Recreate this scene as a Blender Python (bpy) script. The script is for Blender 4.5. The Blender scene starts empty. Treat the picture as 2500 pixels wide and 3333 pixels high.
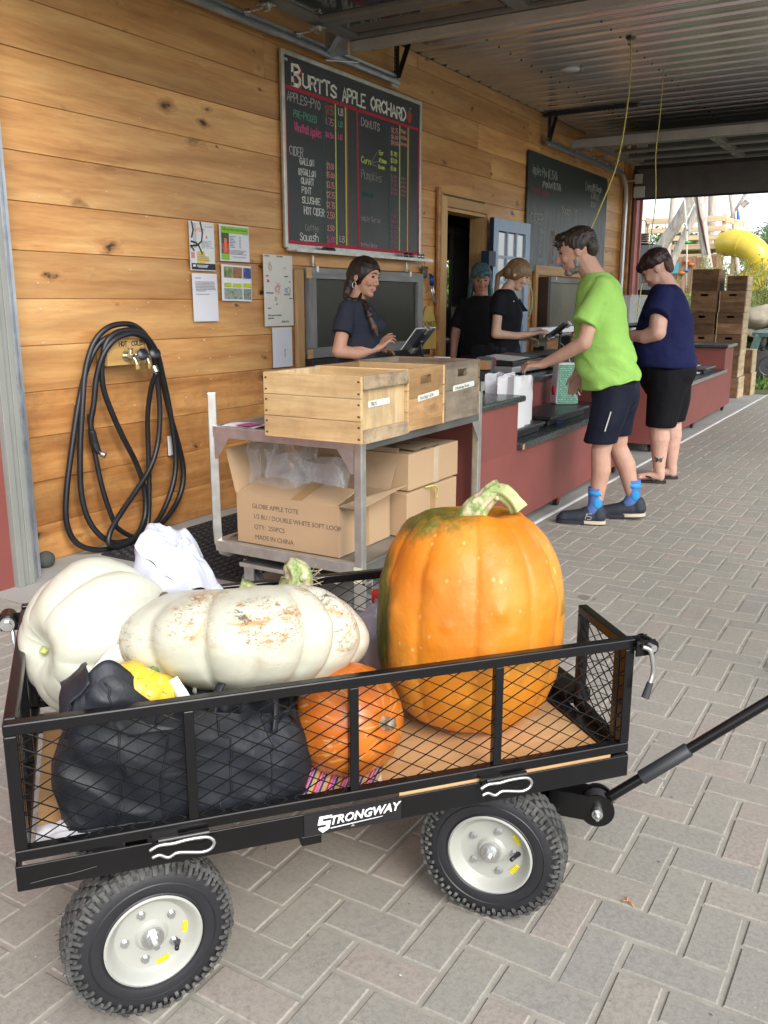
import bpy, bmesh, math, random
from math import sin, cos, pi, radians, sqrt, atan2
from mathutils import Vector, Matrix, Euler, noise
from mathutils.geometry import tessellate_polygon
random.seed(7)
SC = bpy.context.scene
COL = SC.collection

# ------------------------------------------------------------------ camera, sky, sun, exposure
cd = bpy.data.cameras.new("camera")
cam = bpy.data.objects.new("camera", cd); COL.objects.link(cam)
cd.sensor_fit = 'HORIZONTAL'; cd.sensor_width = 36.0; cd.lens = 41.99
cd.clip_start = 0.05; cd.clip_end = 600
_r = Vector((.5149, -.8573, 0)); _f = Vector((.8346, .5013, -.2284)).normalized(); _u = _r.cross(_f).normalized(); _r = _f.cross(_u)
cam.matrix_world = Matrix(((_r.x, _u.x, -_f.x, 0), (_r.y, _u.y, -_f.y, 0), (_r.z, _u.z, -_f.z, 1.33), (0, 0, 0, 1)))
SC.camera = cam

SUN_EL, SUN_AZ = radians(36), radians(236)      # azimuth of the place the sun stands in, from +X counter-clockwise
wd = bpy.data.worlds.new("World"); SC.world = wd; wd.use_nodes = True
wn = wd.node_tree.nodes; wl = wd.node_tree.links
for n_ in list(wn): wn.remove(n_)
wo = wn.new("ShaderNodeOutputWorld"); wb = wn.new("ShaderNodeBackground"); ws = wn.new("ShaderNodeTexSky")
ws.sky_type = 'NISHITA'; ws.sun_disc = False; ws.sun_elevation = SUN_EL; ws.sun_rotation = pi/2 - SUN_AZ
ws.air_density = 1.0; ws.dust_density = 1.5; ws.ozone_density = 1.0
wh = wn.new("ShaderNodeHueSaturation"); wh.inputs['Saturation'].default_value = 0.35
wl.new(ws.outputs[0], wh.inputs['Color']); wl.new(wh.outputs[0], wb.inputs['Color'])
wb.inputs['Strength'].default_value = 0.15
wl.new(wb.outputs[0], wo.inputs['Surface'])
sd = bpy.data.lights.new("sun", 'SUN'); sd.energy = 1.1; sd.angle = radians(32); sd.color = (1, .965, .92)
sun = bpy.data.objects.new("sun", sd); COL.objects.link(sun)
sun.rotation_euler = Vector((cos(SUN_EL)*cos(SUN_AZ), cos(SUN_EL)*sin(SUN_AZ), sin(SUN_EL))).to_track_quat('Z', 'Y').to_euler()
SC.view_settings.view_transform = 'Standard'; SC.view_settings.look = 'None'
SC.view_settings.gamma = 1; SC.view_settings.use_curve_mapping = False
SC.view_settings.exposure = 1.25
SC.render.engine = 'CYCLES'
SC.cycles.use_denoising = True
SC.cycles.max_bounces = 7; SC.cycles.diffuse_bounces = 4; SC.cycles.glossy_bounces = 4
SC.cycles.transparent_max_bounces = 12; SC.cycles.transmission_bounces = 5
SC.cycles.caustics_reflective = False; SC.cycles.caustics_refractive = False
SC.cycles.sample_clamp_indirect = 6

# ------------------------------------------------------------------ materials
class NT:
    def __init__(s, name):
        s.m = bpy.data.materials.new(name); s.m.use_nodes = True
        s.t = s.m.node_tree; s.n = s.t.nodes; s.b = s.n['Principled BSDF']; s._co = None
    def new(s, k, **kw):
        n = s.n.new(k)
        for a, b in kw.items(): setattr(n, a, b)
        return n
    def link(s, a, b): s.t.links.new(a, b)
    def put(s, sock, v):
        if hasattr(v, 'is_linked') or hasattr(v, 'links'): s.link(v, sock)
        else:
            if isinstance(v, (tuple, list)) and len(v) == 3 and sock.type == 'RGBA': v = (*v, 1)
            sock.default_value = v
    def co(s, rnd=True):
        """object coordinates, shifted per object so shared meshes differ"""
        if s._co: return s._co
        tc = s.new("ShaderNodeTexCoord")
        if not rnd: return tc.outputs['Object']
        oi = s.new("ShaderNodeObjectInfo")
        mu = s.math('MULTIPLY', oi.outputs['Random'], 37.0)
        va = s.new("ShaderNodeVectorMath", operation='ADD'); s.link(tc.outputs['Object'], va.inputs[0]); s.link(mu, va.inputs[1])
        s._co = va.outputs[0]; return s._co
    def rand(s): return s.new("ShaderNodeObjectInfo").outputs['Random']
    def scale(s, v, sc):
        n = s.new("ShaderNodeMapping"); s.link(v, n.inputs['Vector']); n.inputs['Scale'].default_value = sc; return n.outputs[0]
    def noise(s, v, sc, det=3, rough=.55, dist=0.0, out='Fac'):
        n = s.new("ShaderNodeTexNoise"); s.link(v, n.inputs['Vector'])
        n.inputs['Scale'].default_value = sc; n.inputs['Detail'].default_value = det; n.inputs['Roughness'].default_value = rough; n.inputs['Distortion'].default_value = dist
        return n.outputs[out]
    def voro(s, v, sc, out='Distance', feature='F1', rnd=1.0):
        n = s.new("ShaderNodeTexVoronoi"); s.link(v, n.inputs['Vector']); n.inputs['Scale'].default_value = sc; n.feature = feature
        n.inputs['Randomness'].default_value = rnd
        return n.outputs[out]
    def math(s, op, a, b=0.0, c=None, clamp=False):
        n = s.new("ShaderNodeMath", operation=op); n.use_clamp = clamp
        s.put(n.inputs[0], a); s.put(n.inputs[1], b)
        if c is not None: s.put(n.inputs[2], c)
        return n.outputs[0]
    def ramp(s, f, stops, interp='LINEAR'):
        n = s.new("ShaderNodeValToRGB"); s.link(f, n.inputs[0]); n.color_ramp.interpolation = interp
        e = n.color_ramp.elements
        while len(e) < len(stops): e.new(.5)
        for i, (p, c) in enumerate(stops):
            e[i].position = p; e[i].color = (*c, 1) if isinstance(c, tuple) else (c, c, c, 1)
        return n.outputs[0]
    def mix(s, f, a, b, mode='MIX'):
        n = s.new("ShaderNodeMix", data_type='RGBA', blend_type=mode)
        s.put(n.inputs[0], f); s.put(n.inputs[6], a); s.put(n.inputs[7], b); return n.outputs[2]
    def bump(s, h, st=.3, d=.01):
        n = s.new("ShaderNodeBump"); n.inputs['Strength'].default_value = st; n.inputs['Distance'].default_value = d
        s.link(h, n.inputs['Height'])
        if s.b.inputs['Normal'].is_linked: s.link(s.b.inputs['Normal'].links[0].from_socket, n.inputs['Normal'])
        s.link(n.outputs[0], s.b.inputs['Normal'])
    def base(s, c): s.put(s.b.inputs['Base Color'], c)
    def rough(s, r): s.put(s.b.inputs['Roughness'], r)
    def sep(s, v):
        n = s.new("ShaderNodeSeparateXYZ"); s.link(v, n.inputs[0]); return n.outputs
    def set(s, **kw):
        for k, v in kw.items():
            nm = {'spec': 'Specular IOR Level', 'metal': 'Metallic', 'alpha': 'Alpha', 'trans': 'Transmission Weight', 'sss': 'Subsurface Weight',
                  'coat': 'Coat Weight', 'coatr': 'Coat Roughness', 'sheen': 'Sheen Weight', 'ior': 'IOR'}[k]
            s.put(s.b.inputs[nm], v)
        return s

MATS = {}
def mat(name, col, rough=.5, metal=0.0, var=.12, sc=6, bump=.0, bsc=60, bd=.002, spec=.5, rnd=0.0, **kw):
    """plain surface: base colour with slow mottling, optional fine bump and per-object variation"""
    if name in MATS: return MATS[name]
    t = NT(name); co = t.co()
    f = t.noise(co, sc, 4)
    lo = tuple(c*(1-var) for c in col); hi = tuple(min(1, c*(1+var)) for c in col)
    c = t.ramp(f, [(.3, lo), (.7, hi)])
    if rnd:
        k = t.math('MULTIPLY_ADD', t.rand(), 2*rnd, 1-rnd)
        vv = t.new("ShaderNodeVectorMath", operation='SCALE'); t.link(c, vv.inputs[0]); t.link(k, vv.inputs['Scale']); c = vv.outputs[0]
    t.base(c)
    t.rough(t.math('MULTIPLY_ADD', t.noise(co, sc*2.3, 3), .16, max(0, rough-.08)))
    t.set(metal=metal, spec=spec, **kw)
    if bump: t.bump(t.noise(co, bsc, 4), bump, bd)
    MATS[name] = t.m; return t.m

def wood(name, c0, c1, c2, axis='X', knots=.5, rough=.5, gr=1.0, rnd=.18, dirt=0.0, dcol=(.05, .035, .02), kcol=(.055, .02, .008), bump=.12, coat=0.0, kscale=1.0):
    """plank wood with stretched grain, growth figure and scattered knots"""
    if name in MATS: return MATS[name]
    t = NT(name); co = t.co()
    S = {'X': (.9, 9, 9), 'Y': (9, .9, 9), 'Z': (9, 9, .9)}[axis]; S = tuple(a*gr for a in S)
    K = {'X': (2.6, 5.2, 5.2), 'Y': (5.2, 2.6, 5.2), 'Z': (5.2, 5.2, 2.6)}[axis]; K = tuple(a*kscale for a in K)
    # irregular knots: the lookup is warped, and they gather in patches
    kw = t.new("ShaderNodeVectorMath", operation='ADD'); t.link(t.scale(co, K), kw.inputs[0]); kn = t.new("ShaderNodeVectorMath", operation='SCALE'); t.link(t.noise(t.scale(co, K), 2.6, 3, .6, out='Color'), kn.inputs[0]); kn.inputs['Scale'].default_value = .55; t.link(kn.outputs[0], kw.inputs[1])
    kd = t.math('MULTIPLY', t.voro(kw.outputs[0], 1.0), 1.15)
    kr = t.voro(kw.outputs[0], 1.0, out='Color')
    ksel = t.math('GREATER_THAN', t.sep(kr)[0], 1-knots); ksz = t.math('MULTIPLY_ADD', t.sep(kr)[1], 3.2, 2.0)
    kin = t.math('MULTIPLY', t.math('SUBTRACT', 1.0, t.math('MULTIPLY', kd, ksz), clamp=True), ksel)
    warp = t.math('MULTIPLY', kin, .35)
    va = t.new("ShaderNodeVectorMath", operation='ADD'); t.link(t.scale(co, S), va.inputs[0]); t.link(warp, va.inputs[1])
    g1 = t.noise(va.outputs[0], 1.0, 5, .6, .6)
    g2 = t.noise(t.scale(va.outputs[0], (1, 1, 1)), 5.5, 4, .65, .2)
    g = t.math('MULTIPLY_ADD', g2, .35, t.math('MULTIPLY', g1, .75))
    c = t.ramp(g, [(.34, c0), (.52, c1), (.68, c2)])
    wv = t.noise(t.scale(co, tuple(a*.35 for a in S)), 1.3, 3, .5, 1.5)
    c = t.mix(t.ramp(wv, [(.42, 0.0), (.66, .38)]), c, tuple(a*.62 for a in c0), 'MIX')
    kmask = t.ramp(kin, [(.62, 0.0), (.80, 1.0)]); kring = t.ramp(kin, [(.30, 0.0), (.62, .5), (.8, .25)])
    c = t.mix(kring, c, tuple(a*.45 for a in c0)); c = t.mix(kmask, c, kcol)
    if dirt:
        dn = t.noise(co, 7, 6, .75); c = t.mix(t.ramp(dn, [(.45, 0.0), (.72, dirt)]), c, dcol)
    k = t.math('MULTIPLY_ADD', t.rand(), 2*rnd, 1-rnd)
    vv = t.new("ShaderNodeVectorMath", operation='SCALE'); t.link(c, vv.inputs[0]); t.link(k, vv.inputs['Scale'])
    t.base(vv.outputs[0]); t.rough(t.math('MULTIPLY_ADD', g2, .25, rough-.1)); t.set(spec=.4, coat=coat, coatr=.25)
    t.bump(g2, bump, .003)
    MATS[name] = t.m; return t.m

# ------------------------------------------------------------------ mesh building
class MB:
    def __init__(s, M=None): s.v = []; s.f = []; s.mi = []; s.M = M; s.k = 0
    def add(s, vs, fs, M=None):
        o = len(s.v); T = M if M is not None else None
        for p in vs:
            p = Vector(p)
            if T is not None: p = T @ p
            if s.M is not None: p = s.M @ p
            s.v.append(p)
        for f in fs: s.f.append(tuple(i+o for i in f)); s.mi.append(s.k)
        return s
    def box(s, x0, x1, y0, y1, z0, z1, M=None):
        v = [(x, y, z) for z in (z0, z1) for y in (y0, y1) for x in (x0, x1)]
        return s.add(v, [(0, 2, 3, 1), (4, 5, 7, 6), (0, 1, 5, 4), (2, 6, 7, 3), (0, 4, 6, 2), (1, 3, 7, 5)], M)
    def cbox(s, c, d, M=None, rot=None):
        R = Matrix.Translation(Vector(c))
        if rot is not None: R = R @ Euler(rot).to_matrix().to_4x4()
        if M is not None: R = M @ R
        return s.box(-d[0]/2, d[0]/2, -d[1]/2, d[1]/2, -d[2]/2, d[2]/2, R)
    def bar(s, p, q, w, h=None, up=(0, 0, 1)):
        """box bar from p to q, width w (sideways) and height h (along up)"""
        p = Vector(p); q = Vector(q); h = h or w; d = q-p; L = d.length; d.normalize(); up = Vector(up)
        if abs(d.dot(up)) > .99: up = Vector((1, 0, 0)) if abs(d.x) < .9 else Vector((0, 1, 0))
        a = d.cross(up).normalized(); b = a.cross(d)
        M = Matrix(((d.x, a.x, b.x, p.x), (d.y, a.y, b.y, p.y), (d.z, a.z, b.z, p.z), (0, 0, 0, 1)))
        return s.box(0, L, -w/2, w/2, -h/2, h/2, M)
    def tube(s, pts, r, n=8, caps=True, closed=False, el=1.0):
        pts = [Vector(p) for p in pts]; m = len(pts)
        rs = r if isinstance(r, (list, tuple)) else [r]*m
        vs = []; up = None
        for i, p in enumerate(pts):
            a = pts[i-1] if (i or closed) else p; b = pts[(i+1) % m] if (i < m-1 or closed) else p
            d = (b-a).normalized() if (b-a).length > 1e-9 else Vector((0, 0, 1))
            if up is None: up = Vector((0, 0, 1)) if abs(d.z) < .9 else Vector((1, 0, 0))
            x = d.cross(up)
            if x.length < 1e-6: x = d.orthogonal()
            x.normalize(); y = x.cross(d).normalized(); up = y
            for j in range(n):
                t = 2*pi*j/n; vs.append(p + x*cos(t)*rs[i] + y*sin(t)*rs[i]*el)
        fs = []
        for i in range(m if closed else m-1):
            i2 = (i+1) % m
            for j in range(n): j2 = (j+1) % n; fs.append((i*n+j, i*n+j2, i2*n+j2, i2*n+j))
        if caps and not closed: fs.append(tuple(range(n))[::-1]); fs.append(tuple((m-1)*n+j for j in range(n)))
        return s.add(vs, fs)
    def cyl(s, p, q, r, r2=None, n=16): return s.tube([p, q], [r, r if r2 is None else r2], n)
    def lathe(s, prof, n=24, M=None, caps=True, a0=0, a1=2*pi):
        """profile of (radius, height) turned about local z"""
        vs = []; fs = []; full = abs(a1-a0-2*pi) < 1e-6; nn = n if full else n+1
        for (r, z) in prof:
            for j in range(nn): t = a0+(a1-a0)*j/n; vs.append((r*cos(t), r*sin(t), z))
        for i in range(len(prof)-1):
            for j in range(n): j2 = (j+1) % nn; fs.append((i*nn+j, i*nn+j2, (i+1)*nn+j2, (i+1)*nn+j))
        if caps and full:
            if prof[0][0] > 1e-5: fs.append(tuple(range(n))[::-1])
            if prof[-1][0] > 1e-5: fs.append(tuple((len(prof)-1)*nn+j for j in range(n)))
        return s.add(vs, fs, M)
    def ell(s, c, r, M=None, nu=16, nv=10, rot=None):
        vs = []; fs = []
        r = r if isinstance(r, (tuple, list)) else (r, r, r)
        for i in range(nv+1):
            ph = pi*i/nv
            for j in range(nu): t = 2*pi*j/nu; vs.append((r[0]*sin(ph)*cos(t), r[1]*sin(ph)*sin(t), -r[2]*cos(ph)))
        for i in range(nv):
            for j in range(nu): j2 = (j+1) % nu; fs.append((i*nu+j, i*nu+j2, (i+1)*nu+j2, (i+1)*nu+j))
        R = Matrix.Translation(Vector(c))
        if rot is not None: R = R @ Euler(rot).to_matrix().to_4x4()
        if M is not None: R = M @ R
        return s.add(vs, fs, R)
    def cap(s, p, q, r1, r2, n=12):
        """closed capsule with two radii"""
        p = Vector(p); q = Vector(q); d = (q-p); L = d.length; d = d.normalized() if L > 1e-6 else Vector((0, 0, 1))
        pts = []; rs = []
        for k in (-.97, -.8, -.5, -.2): pts.append(p+d*r1*k); rs.append(r1*sqrt(1-k*k))
        for k in (0, .25, .5, .75, 1): pts.append(p+d*L*k); rs.append(r1+(r2-r1)*k)
        for k in (.2, .5, .8, .97): pts.append(q+d*r2*k); rs.append(r2*sqrt(1-k*k))
        return s.tube(pts, rs, n)
    def loft(s, secs, n=20, caps=True, p=2.0):
        """closed loft through (cx, cy, z, rx, ry) super-ellipses"""
        vs = []; fs = []
        for (cx, cy, z, rx, ry) in secs:
            for j in range(n):
                t = 2*pi*j/n; c, d = cos(t), sin(t)
                vs.append((cx+rx*math.copysign(abs(c)**(2/p), c), cy+ry*math.copysign(abs(d)**(2/p), d), z))
        for i in range(len(secs)-1):
            for j in range(n): j2 = (j+1) % n; fs.append((i*n+j, i*n+j2, (i+1)*n+j2, (i+1)*n+j))
        if caps: fs.append(tuple(range(n))[::-1]); fs.append(tuple((len(secs)-1)*n+j for j in range(n)))
        return s.add(vs, fs)
    def grid(s, fn, nu, nv, closed_u=False):
        vs = [fn(i/nu, j/nv) for j in range(nv+1) for i in range(nu if closed_u else nu+1)]
        w = nu if closed_u else nu+1; fs = []
        for j in range(nv):
            for i in range(nu): i2 = (i+1) % w if closed_u else i+1; fs.append((j*w+i, j*w+i2, (j+1)*w+i2, (j+1)*w+i))
        return s.add(vs, fs)
    def poly(s, pts, th, M):
        """flat outline (x, y) made th thick along local z; concave allowed"""
        n = len(pts)
        if sum(pts[i][0]*pts[(i+1) % n][1]-pts[(i+1) % n][0]*pts[i][1] for i in range(n)) < 0: pts = pts[::-1]
        tr = tessellate_polygon([[Vector((*p, 0)) for p in pts]])
        vs = [(*p, 0) for p in pts]+[(*p, th) for p in pts]
        fs = [(a, b, c) for a, b, c in tr]; 
        fl = []
        for a, b, c in tr:
            A, B, C = (Vector(vs[k]) for k in (a, b, c))
            if (B-A).cross(C-A).z > 0: fl += [(c, b, a), (a+n, b+n, c+n)]
            else: fl += [(a, b, c), (c+n, b+n, a+n)]
        fl += [(i, (i+1) % n, (i+1) % n+n, i+n) for i in range(n)]
        return s.add(vs, fl, M)
    def mesh(s, name, smooth=False):
        me = bpy.data.meshes.new(name); me.from_pydata([tuple(v) for v in s.v], [], s.f)
        if smooth: me.polygons.foreach_set('use_smooth', [True]*len(me.polygons))
        if any(s.mi): me.polygons.foreach_set('material_index', s.mi)
        me.update(); return me
    def build(s, name, m, parent=None, smooth=False, auto=None, bevel=0, label=None, world=False, kind=None, loc=None, **tagkw):
        if world and parent is not None:
            inv = WM[parent.name].inverted(); s.v = [inv @ v for v in s.v]
        me = s.mesh(name, smooth or auto is not None)
        for mm in (m if isinstance(m, (list, tuple)) else [m]): me.materials.append(mm)
        o = bpy.data.objects.new(name, me); COL.objects.link(o)
        if parent is not None: o.parent = parent; WM[o.name] = WM[parent.name].copy()
        else: WM[o.name] = Matrix.Identity(4)
        if loc is not None: o.location = loc; WM[o.name] = WM[o.name] @ Matrix.Translation(Vector(loc))
        if auto is not None: sharp(me, auto)
        if bevel:
            b = o.modifiers.new('bevel', 'BEVEL'); b.width = bevel; b.segments = 2; b.limit_method = 'ANGLE'; b.angle_limit = radians(50)
        if label: o['label'] = label
        if kind: o['kind'] = kind
        elif parent is not None and name.endswith(('lettering', '_bars', '_lines', 'print', 'text', 'title', 'handwriting', 'writing', 'crayon', 'marks', 'torn_flap', 'hole_row', 'nail_head', 'flap_print')): o['kind'] = 'stuff'
        if tagkw: tag(o, label, **tagkw)
        return o
WM = {}
def sharp(me, deg):
    """smooth shading with edges above the angle kept sharp"""
    bm = bmesh.new(); bm.from_mesh(me); a = radians(deg)
    for e in bm.edges:
        if len(e.link_faces) == 2 and e.calc_face_angle(0) > a: e.smooth = False
    bm.to_mesh(me); bm.free()
def tag(o, label=None, cat=None, group=None, kind=None):
    if label: o['label'] = label
    if cat: o['category'] = cat
    if group: o['group'] = group
    if kind: o['kind'] = kind
    return o
def thing(name, label, cat, loc=(0, 0, 0), rz=0.0, group=None, kind=None):
    o = bpy.data.objects.new(name, None); COL.objects.link(o); o.empty_display_size = .1
    o.location = loc; o.rotation_euler = (0, 0, rz)
    WM[o.name] = Matrix.Translation(Vector(loc)) @ Matrix.Rotation(rz, 4, 'Z')
    return tag(o, label, cat, group, kind)
def dup(root, loc=None, rz=None, label=None, group=None):
    """a copy of a thing, its parts and its sub-parts (mesh data shared)"""
    def rec(o, par):
        c = o.copy(); COL.objects.link(c); c.parent = par
        for ch in [x for x in CH.get(o.name, [])]: rec(ch, c)
        return c
    build_children()
    c = rec(root, None)
    if loc is not None: c.location = loc
    if rz is not None: c.rotation_euler = (0, 0, rz)
    WM[c.name] = Matrix.Translation(Vector(c.location)) @ Matrix.Rotation(c.rotation_euler.z, 4, 'Z')
    if label: c['label'] = label
    if group: c['group'] = group
    return c
CH = {}
def build_children():
    CH.clear()
    for o in COL.objects:
        if o.parent: CH.setdefault(o.parent.name, []).append(o)
def struct(mb, name, m, label=None, smooth=False, parent=None, **kw):
    o = mb.build(name, m, parent, smooth, **kw)
    if parent is None: o['kind'] = 'structure'
    if label: o['label'] = label
    return o
def displace(mb, amp, sc, seed=0.0, axis=None):
    for i, v in enumerate(mb.v):
        q = Vector((v.x*sc+seed, v.y*sc-seed, v.z*sc+seed*.7))
        d = noise.noise_vector(q)
        mb.v[i] = v + d*amp
    return mb
def text_mb(txt, size, M, th=.001, align='LEFT', mb=None, spacing=1.0, shear=0.0, bold=0.0):
    """printed lettering as thin raised outlines"""
    cu = bpy.data.curves.new('txt', 'FONT'); cu.body = txt; cu.size = size; cu.align_x = align; cu.extrude = th/2; cu.resolution_u = 2
    cu.offset = bold; cu.space_character = spacing; cu.shear = shear
    ob = bpy.data.objects.new('txt', cu); COL.objects.link(ob)
    dg = bpy.context.evaluated_depsgraph_get(); me = bpy.data.meshes.new_from_object(ob.evaluated_get(dg))
    mb = mb or MB()
    mb.add([v.co.copy() for v in me.vertices], [tuple(p.vertices) for p in me.polygons], M)
    bpy.data.objects.remove(ob); bpy.data.curves.remove(cu); bpy.data.meshes.remove(me)
    return mb

# hand lettering: single strokes on a 4 x 6 grid
GL = {'A': '00 26 40;12 32', 'B': '00 06 36 45 34 03;33 42 41 30 00', 'C': '45 26 04 02 20 41', 'D': '00 06 26 44 42 20 00', 'E': '46 06 00 40;03 33', 'F': '46 06 00;03 33',
 'G': '45 26 04 02 20 41 43 23', 'H': '00 06;40 46;03 43', 'I': '20 26', 'J': '36 31 10 01', 'K': '00 06;46 03 40', 'L': '06 00 40', 'M': '00 06 23 46 40', 'N': '00 06 40 46',
 'O': '20 02 04 26 44 42 20', 'P': '00 06 36 45 44 33 03', 'Q': '20 02 04 26 44 42 20;31 50', 'R': '00 06 36 45 44 33 03;23 40', 'S': '45 26 05 04 42 41 20 01', 'T': '06 46;26 20',
 'U': '06 01 20 41 46', 'V': '06 20 46', 'W': '06 10 23 30 46', 'X': '00 46;06 40', 'Y': '06 23 46;23 20', 'Z': '06 46 00 40',
 'a': '34 14 02 01 10 31;34 30 40', 'b': '06 00 30 42 33 03', 'c': '34 14 02 10 30', 'd': '46 40 10 02 14 44', 'e': '02 42 34 14 02 10 30', 'f': '36 25 20;04 44', 'g': '44 14 02 10 40;44 4. 1.',
 'h': '06 00;03 24 43 40', 'i': '24 20;25 26', 'k': '06 00;34 02 30', 'l': '26 20', 'm': '00 04;03 14 20;23 34 40', 'n': '00 04;03 24 43 40', 'o': '20 02 24 42 20', 'p': '0. 04 34 42 30 00',
 'q': '4. 44 14 02 10 40', 'r': '00 04;02 24 34', 's': '44 14 03 41 30 00', 't': '26 21 30;04 44', 'u': '04 01 20 40;44 40', 'w': '04 10 23 30 44', 'x': '04 40;00 44', 'y': '04 20;44 0.', 'z': '04 44 00 40',
 '0': '20 02 04 26 44 42 20', '1': '15 26 20', '2': '05 26 45 44 00 40', '3': '06 36 44 23 42 30 00', '4': '30 36 02 42', '5': '46 06 03 33 42 30 00', '6': '36 03 01 20 41 32 03',
 '7': '06 46 20', '8': '23 05 26 45 23 01 20 41 23', '9': '43 14 15 26 45 41 20', '$': '45 05 04 42 41 01;27 2.', '.': '10 20', '/': '00 46', '-': '03 43', "'": '26 25', '%': '00 46', ':': '21 22;24 25'}
def strokes(txt, x, y, h, w=.62, jit=.05, seed=1, lean=0.0, gap=.32, track=None):
    """polylines of a hand-lettered word at (x, y) with cap height h"""
    rn = random.Random(seed*131+len(txt)); out = []; cx = x
    for ch in txt:
        if ch == ' ': cx += h*w*.75; continue
        g = GL.get(ch)
        if g is None: cx += h*w*.5; continue
        dy = rn.uniform(-jit, jit)*h; ks = 1+rn.uniform(-jit, jit)*1.4; narrow = .45 if ch in "Iil1.:'" else 1.0
        for st in g.split(';'):
            pl = []
            for tk in st.split():
                px = int(tk[0])/4; py = (-.3 if tk[1] == '.' else int(tk[1])/6)
                px = (px-.5)*narrow+.5*narrow
                pl.append((cx+(px*w+rn.uniform(-jit, jit)*.35+lean*py)*h*ks, y+dy+(py+rn.uniform(-jit, jit)*.35)*h*ks))
            out.append(pl)
        cx += h*w*(narrow)*ks+h*gap*.5
    return out, cx
def chalk(mb, pls, wid, M, th=.0012):
    """flat chalk strokes lying on a board; M maps (x, y, 0) onto it"""
    for pl in pls:
        if len(pl) == 1: continue
        L = []; R = []
        for i, p in enumerate(pl):
            a = pl[max(0, i-1)]; b = pl[min(len(pl)-1, i+1)]
            dx, dy = b[0]-a[0], b[1]-a[1]; l = math.hypot(dx, dy) or 1; nx, ny = -dy/l*wid/2, dx/l*wid/2
            e = 0
            if i == 0: p = (p[0]-dx/l*wid*.4, p[1]-dy/l*wid*.4)
            if i == len(pl)-1: p = (p[0]+dx/l*wid*.4, p[1]+dy/l*wid*.4)
            L.append((p[0]+nx, p[1]+ny)); R.append((p[0]-nx, p[1]-ny))
        vs = []
        for l_, r_ in zip(L, R): vs += [(*l_, th), (*r_, th), (*l_, 0), (*r_, 0)]
        fs = []
        for i in range(len(L)-1):
            a = i*4; b = a+4; fs += [(a, a+1, b+1, b), (a+2, a, b, b+2), (a+1, a+3, b+3, b+1)]
        fs += [(0, 2, 3, 1), (len(L)*4-4, len(L)*4-3, len(L)*4-1, len(L)*4-2)]
        mb.add(vs, fs, M)
# ------------------------------------------------------------------ shared materials
PINE = wood('pine', (.40, .175, .055), (.585, .30, .108), (.69, .41, .165), 'X', knots=.8, rough=.42, rnd=.18, coat=.15, kscale=1.15, bump=.2)
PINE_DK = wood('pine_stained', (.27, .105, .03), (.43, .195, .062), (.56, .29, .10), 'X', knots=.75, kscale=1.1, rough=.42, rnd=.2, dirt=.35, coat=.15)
TRIM = wood('trim_pine', (.38, .21, .09), (.5, .30, .13), (.6, .39, .19), 'Z', knots=.15, rough=.5, rnd=.08)
TRIMX = wood('trim_pine_level', (.38, .21, .09), (.5, .30, .13), (.6, .39, .19), 'X', knots=.15, rough=.5, rnd=.08)
CRATE = wood('crate_wood', (.36, .22, .10), (.54, .36, .17), (.66, .48, .25), 'X', knots=.2, rough=.7, rnd=.12, dirt=.35, dcol=(.12, .075, .04))
CRATEY = wood('crate_wood_y', (.36, .22, .10), (.54, .36, .17), (.66, .48, .25), 'Y', knots=.2, rough=.7, rnd=.12, dirt=.3, dcol=(.14, .09, .05))
CRATE_OLD = wood('crate_weathered', (.085, .068, .05), (.16, .13, .095), (.25, .205, .15), 'X', knots=.25, rough=.8, rnd=.15, dirt=.5)
CRATE_STK = wood('crate_brown', (.10, .05, .025), (.19, .10, .05), (.28, .16, .085), 'X', knots=.25, rough=.8, rnd=.25, dirt=.5)
CRATE_PALE_SUNLIT = wood('crate_pale_end', (.34, .25, .15), (.47, .36, .22), (.58, .46, .3), 'X', knots=.15, rough=.8, rnd=.12, dirt=.25)  # pale tone puts sunlight into the crate sides by the opening
GREYWOOD = wood('weathered_grey', (.15, .15, .145), (.22, .225, .22), (.30, .30, .29), 'X', knots=.2, rough=.8, rnd=.1)
GREYWOODZ = wood('weathered_grey_z', (.15, .15, .145), (.22, .225, .22), (.30, .30, .29), 'Z', knots=.2, rough=.8, rnd=.1)
PLY = wood('plywood', (.52, .28, .115), (.63, .38, .17), (.70, .46, .23), 'X', knots=.1, rough=.55, gr=.55, rnd=.02, dirt=.12, dcol=(.2, .1, .04), bump=.05)
OAKY = wood('playground_timber', (.52, .36, .22), (.62, .46, .29), (.70, .54, .36), 'Y', knots=.1, rough=.8)  # tones lifted to paint the glare over the playground
RED = mat('barn_red', (.215, .062, .052), .5, var=.1, sc=3, bump=.15, bsc=120, bd=.001)
RED_DK = RED
BLACKTOP = mat('counter_laminate', (.035, .045, .048), .28, var=.2, sc=40, spec=.6)
GALV = mat('galvanized', (.50, .53, .57), .36, .75, var=.18, sc=9, bump=.05)
STEEL = mat('brushed_aluminium', (.52, .52, .49), .38, .85, var=.16, sc=14, bump=.08, bsc=90)
DKSTEEL = mat('dark_steel', (.05, .05, .055), .5, .6)
ZINC = mat('zinc_bolt', (.62, .63, .62), .28, .9, var=.1)
GREYPAINT = mat('grey_trim_paint', (.235, .245, .225), .55, var=.05)
DOORGREY = mat('door_panel_grey', (.21, .21, .195), .45, .2, var=.1)
WHITE = mat('white_plastic', (.75, .76, .77), .4, var=.03)
BLACK = mat('black_plastic', (.014, .014, .016), .4)
CONC = mat('concrete', (.34, .335, .31), .85, var=.14, sc=2.2, bump=.25, bsc=90, bd=.0015)
RUBBER = mat('rubber_mat', (.022, .022, .024), .7, var=.2)
GLASS = NT('glass'); GLASS.base((.9, .95, .95)); GLASS.rough(.03); GLASS.set(trans=1.0, ior=1.3); GLASS = GLASS.m

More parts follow.
